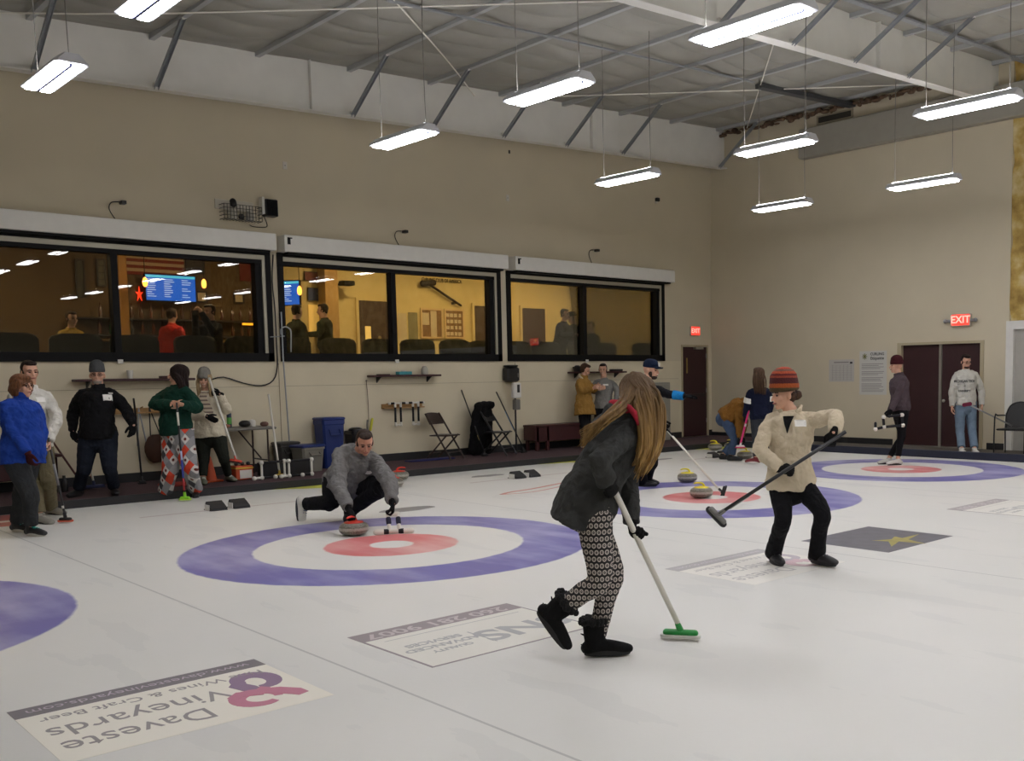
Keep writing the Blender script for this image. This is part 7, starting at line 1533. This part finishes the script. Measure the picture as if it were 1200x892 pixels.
t = thing('wall_speaker', 'small black speaker box beside the wire basket', 'speaker', (2.36, WY, 4.05)); obj('cabinet', Geo().bbox((2.24, WY - .16, 4.09), (2.44, WY - .01, 4.35), .01), DKG, t); obj('grille', Geo().bbox((2.255, WY - .168, 4.10), (2.425, WY - .16, 4.335), .003), BLACKF, t); obj('bracket', Geo().box((2.20, WY - .12, 4.12), (2.24, WY - .001, 4.38)), STLW, t)
obj('lead', Geo().tube([(2.26, WY - .03, 4.10), (2.31, WY - .02, 3.98), (2.28, WY - .02, 3.93), (2.1, WY - .02, 3.92), (2.03, WY - .02, 3.94)], .006, n=6, sm=3), DKG, t, True)
for px, py, lb in ((334, 194, 'small pale wall plate above the gap between the first two windows'), (595, 232, 'small pale wall plate above the gap before the window nearest the door'), (597, 178, 'tiny dark wall eyelet near the roof beam')):
    a = ony(px, py, WY - .01); t = thing('wall_plate', lb, 'wall plate', a, 'small plates on the wall'); e = .045 if 'pale' in lb else .025; obj('plate', Geo().bbox((a.x - e*.8, WY - .012, a.z - e*1.3), (a.x + e*.8, WY - .001, a.z + e*1.3), .003), PAPW if 'pale' in lb else DKG, t)
    if 'pale' in lb: obj('screw', Geo().ell((a.x, WY - .013, a.z), (.008, .004, .008), None, 8, 5), DKG, t)
# exit signs
SGN = mat('exit_sign_lit', '#ff5040', .4, emit='#ff3226', estr=1.6); SGL = mat('exit_letters', '#ffb0a0', .4, emit='#ff9a8c', estr=1.5); SGB = mat('exit_case', '#b5a99a', .5)
t = thing('exit_sign', 'small glowing red exit sign above the single maroon door', 'sign', (12.44, WY, 2.50)); obj('case', Geo().bbox((12.29, WY - .05, 2.41), (12.60, WY - .001, 2.62), .008), SGB, t); obj('lit_face', Geo().box((12.30, WY - .053, 2.42), (12.59, WY - .05, 2.61)), SGN, t)
text('exit_letters', 'EXIT', .14, SGL, t, frame(V((12.445, WY - .054, 2.515)) - t.location, (1, 0, 0), (0, 0, 1), (0, -1, 0)), .001, bold=.003)
yc = .98; t = thing('exit_sign', 'glowing red exit sign with two emergency lamps above the double door', 'sign', (WX, yc, 2.45)); obj('case', Geo().bbox((WX - .06, yc - .20, 2.36), (WX - .001, yc + .20, 2.60), .01), SGB, t); obj('lit_face', Geo().box((WX - .064, yc - .175, 2.385), (WX - .06, yc + .175, 2.585)), SGN, t)
text('exit_letters', 'EXIT', .19, SGL, t, frame(V((WX - .065, yc, 2.485)) - t.location, (0, -1, 0), (0, 0, 1), (-1, 0, 0)), .001, bold=.004)
for s_ in (-1, 1): obj('lamp_head', Geo().tube([(WX - .03, yc + s_*.20, 2.47), (WX - .05, yc + s_*.27, 2.47)], .03, n=10).ell((WX - .07, yc + s_*.30, 2.47), (.045, .04, .04)), STL, t, True)
# posters on the right wall
t = thing('wall_poster', 'wide white printed table sheet on the far right wall', 'poster', (WX, 3.62, 1.55), 'posters on the far wall'); x = WX - .004; obj('sheet', Geo().box((x, 3.33, 1.33), (WX - .001, 3.94, 1.79)), mat('poster_sheet_pale', '#b9b6b0', .6), t)
LNE = mat('print_line', '#8a8684', .7); g = Geo()
for k in range(9): g.box((x - .001, 3.38, 1.37 + k*.038), (x, 3.88, 1.374 + k*.038))
for k in range(6): g.box((x - .001, 3.40 + k*.09, 1.36), (x, 3.405 + k*.09, 1.68))
g.box((x - .001, 3.46, 1.72), (x, 3.82, 1.745)); obj('printed_table', g, LNE, t); obj('printed_mark', Geo().box((x - .001, 3.37, 1.70), (x, 3.43, 1.74)), DKG, t)
t = thing('wall_poster', 'tall white curling etiquette poster left of the double door', 'poster', (WX, 2.88, 1.5), 'posters on the far wall'); obj('sheet', Geo().box((x, 2.57, 1.06), (WX - .001, 3.20, 1.95)), mat('poster_sheet_white', '#c6c5be', .6), t); g = Geo(); random.seed(8)
for k in range(19):
    if k in (4, 8, 12): continue
    z = 1.68 - k*.031; g.box((x - .001, 2.62 + random.uniform(0, .14), z), (x, 3.15, z + .012))
obj('printed_text', g, LNE, t)
for tx, z, sz in (('CURLING', 1.885, .075), ('Etiquette', 1.80, .085)): text('lettering', tx, sz, INK, t, frame(V((x - .001, 2.79, z)) - t.location, (0, -1, 0), (0, 0, 1), (-1, 0, 0)), .001, bold=.002)
text('lettering', 'keep the game fair', .035, LNE, t, frame(V((x - .001, 2.79, 1.735)) - t.location, (0, -1, 0), (0, 0, 1), (-1, 0, 0)), .001) if False else None
g = Geo()
for k in range(4): a_ = k*PI/4; c_ = V((x - .001, 3.08, 1.84)); d_ = V((0, math.cos(a_), math.sin(a_)))*.055; g.tube([c_ - d_, c_ + d_], .008, n=6)
obj('printed_emblem', g, mat('emblem_olive', '#6a6a3a', .7), t)
# mesh chair at the right edge
t = thing('mesh_armchair', 'black mesh armchair at the right edge beyond the double door', 'chair', (12.4, -.45, .05))
cx_, cy_ = 12.3, -.42; g = Geo()
for s_ in (-1, 1):
    yy = cy_ + s_*.27; obj('leg', Geo().tube([(cx_ - .24, yy, .05), (cx_ - .22, yy, .70), (cx_ - .12, yy, .73), (cx_ + .18, yy, .72)], .013, n=8, sm=2), BKC, t, True); obj('leg', Geo().tube([(cx_ + .22, yy*1.0, .05), (cx_ + .20, yy, .45), (cx_ + .24, yy, .75)], .013, n=8), BKC, t, True)
obj('seat', Geo().bbox((cx_ - .22, cy_ - .25, .47), (cx_ + .20, cy_ + .25, .50), .012), BKC, t)
g = Geo(); r = []
for k in range(10): 
    a_ = PI*k/9; 
pts = [(cy_ - .26, .50), (cy_ - .27, .70), (cy_ - .20, .88), (cy_ - .07, .95), (cy_ + .07, .95), (cy_ + .20, .88), (cy_ + .27, .70), (cy_ + .26, .50)]
g = Geo().prism(pts, .006, frame((cx_ + .23, 0, 0), (0, 1, 0), (0, 0, 1), (1, 0, 0))); obj('mesh_back', g, mat('mesh_grey', '#3a3a3a', .6, noise_amt=.2, nscale=60), t)
obj('back_frame', Geo().tube([(cx_ + .233, a_, b2) for a_, b2 in pts], .014, n=8, sm=3), BKC, t, True)
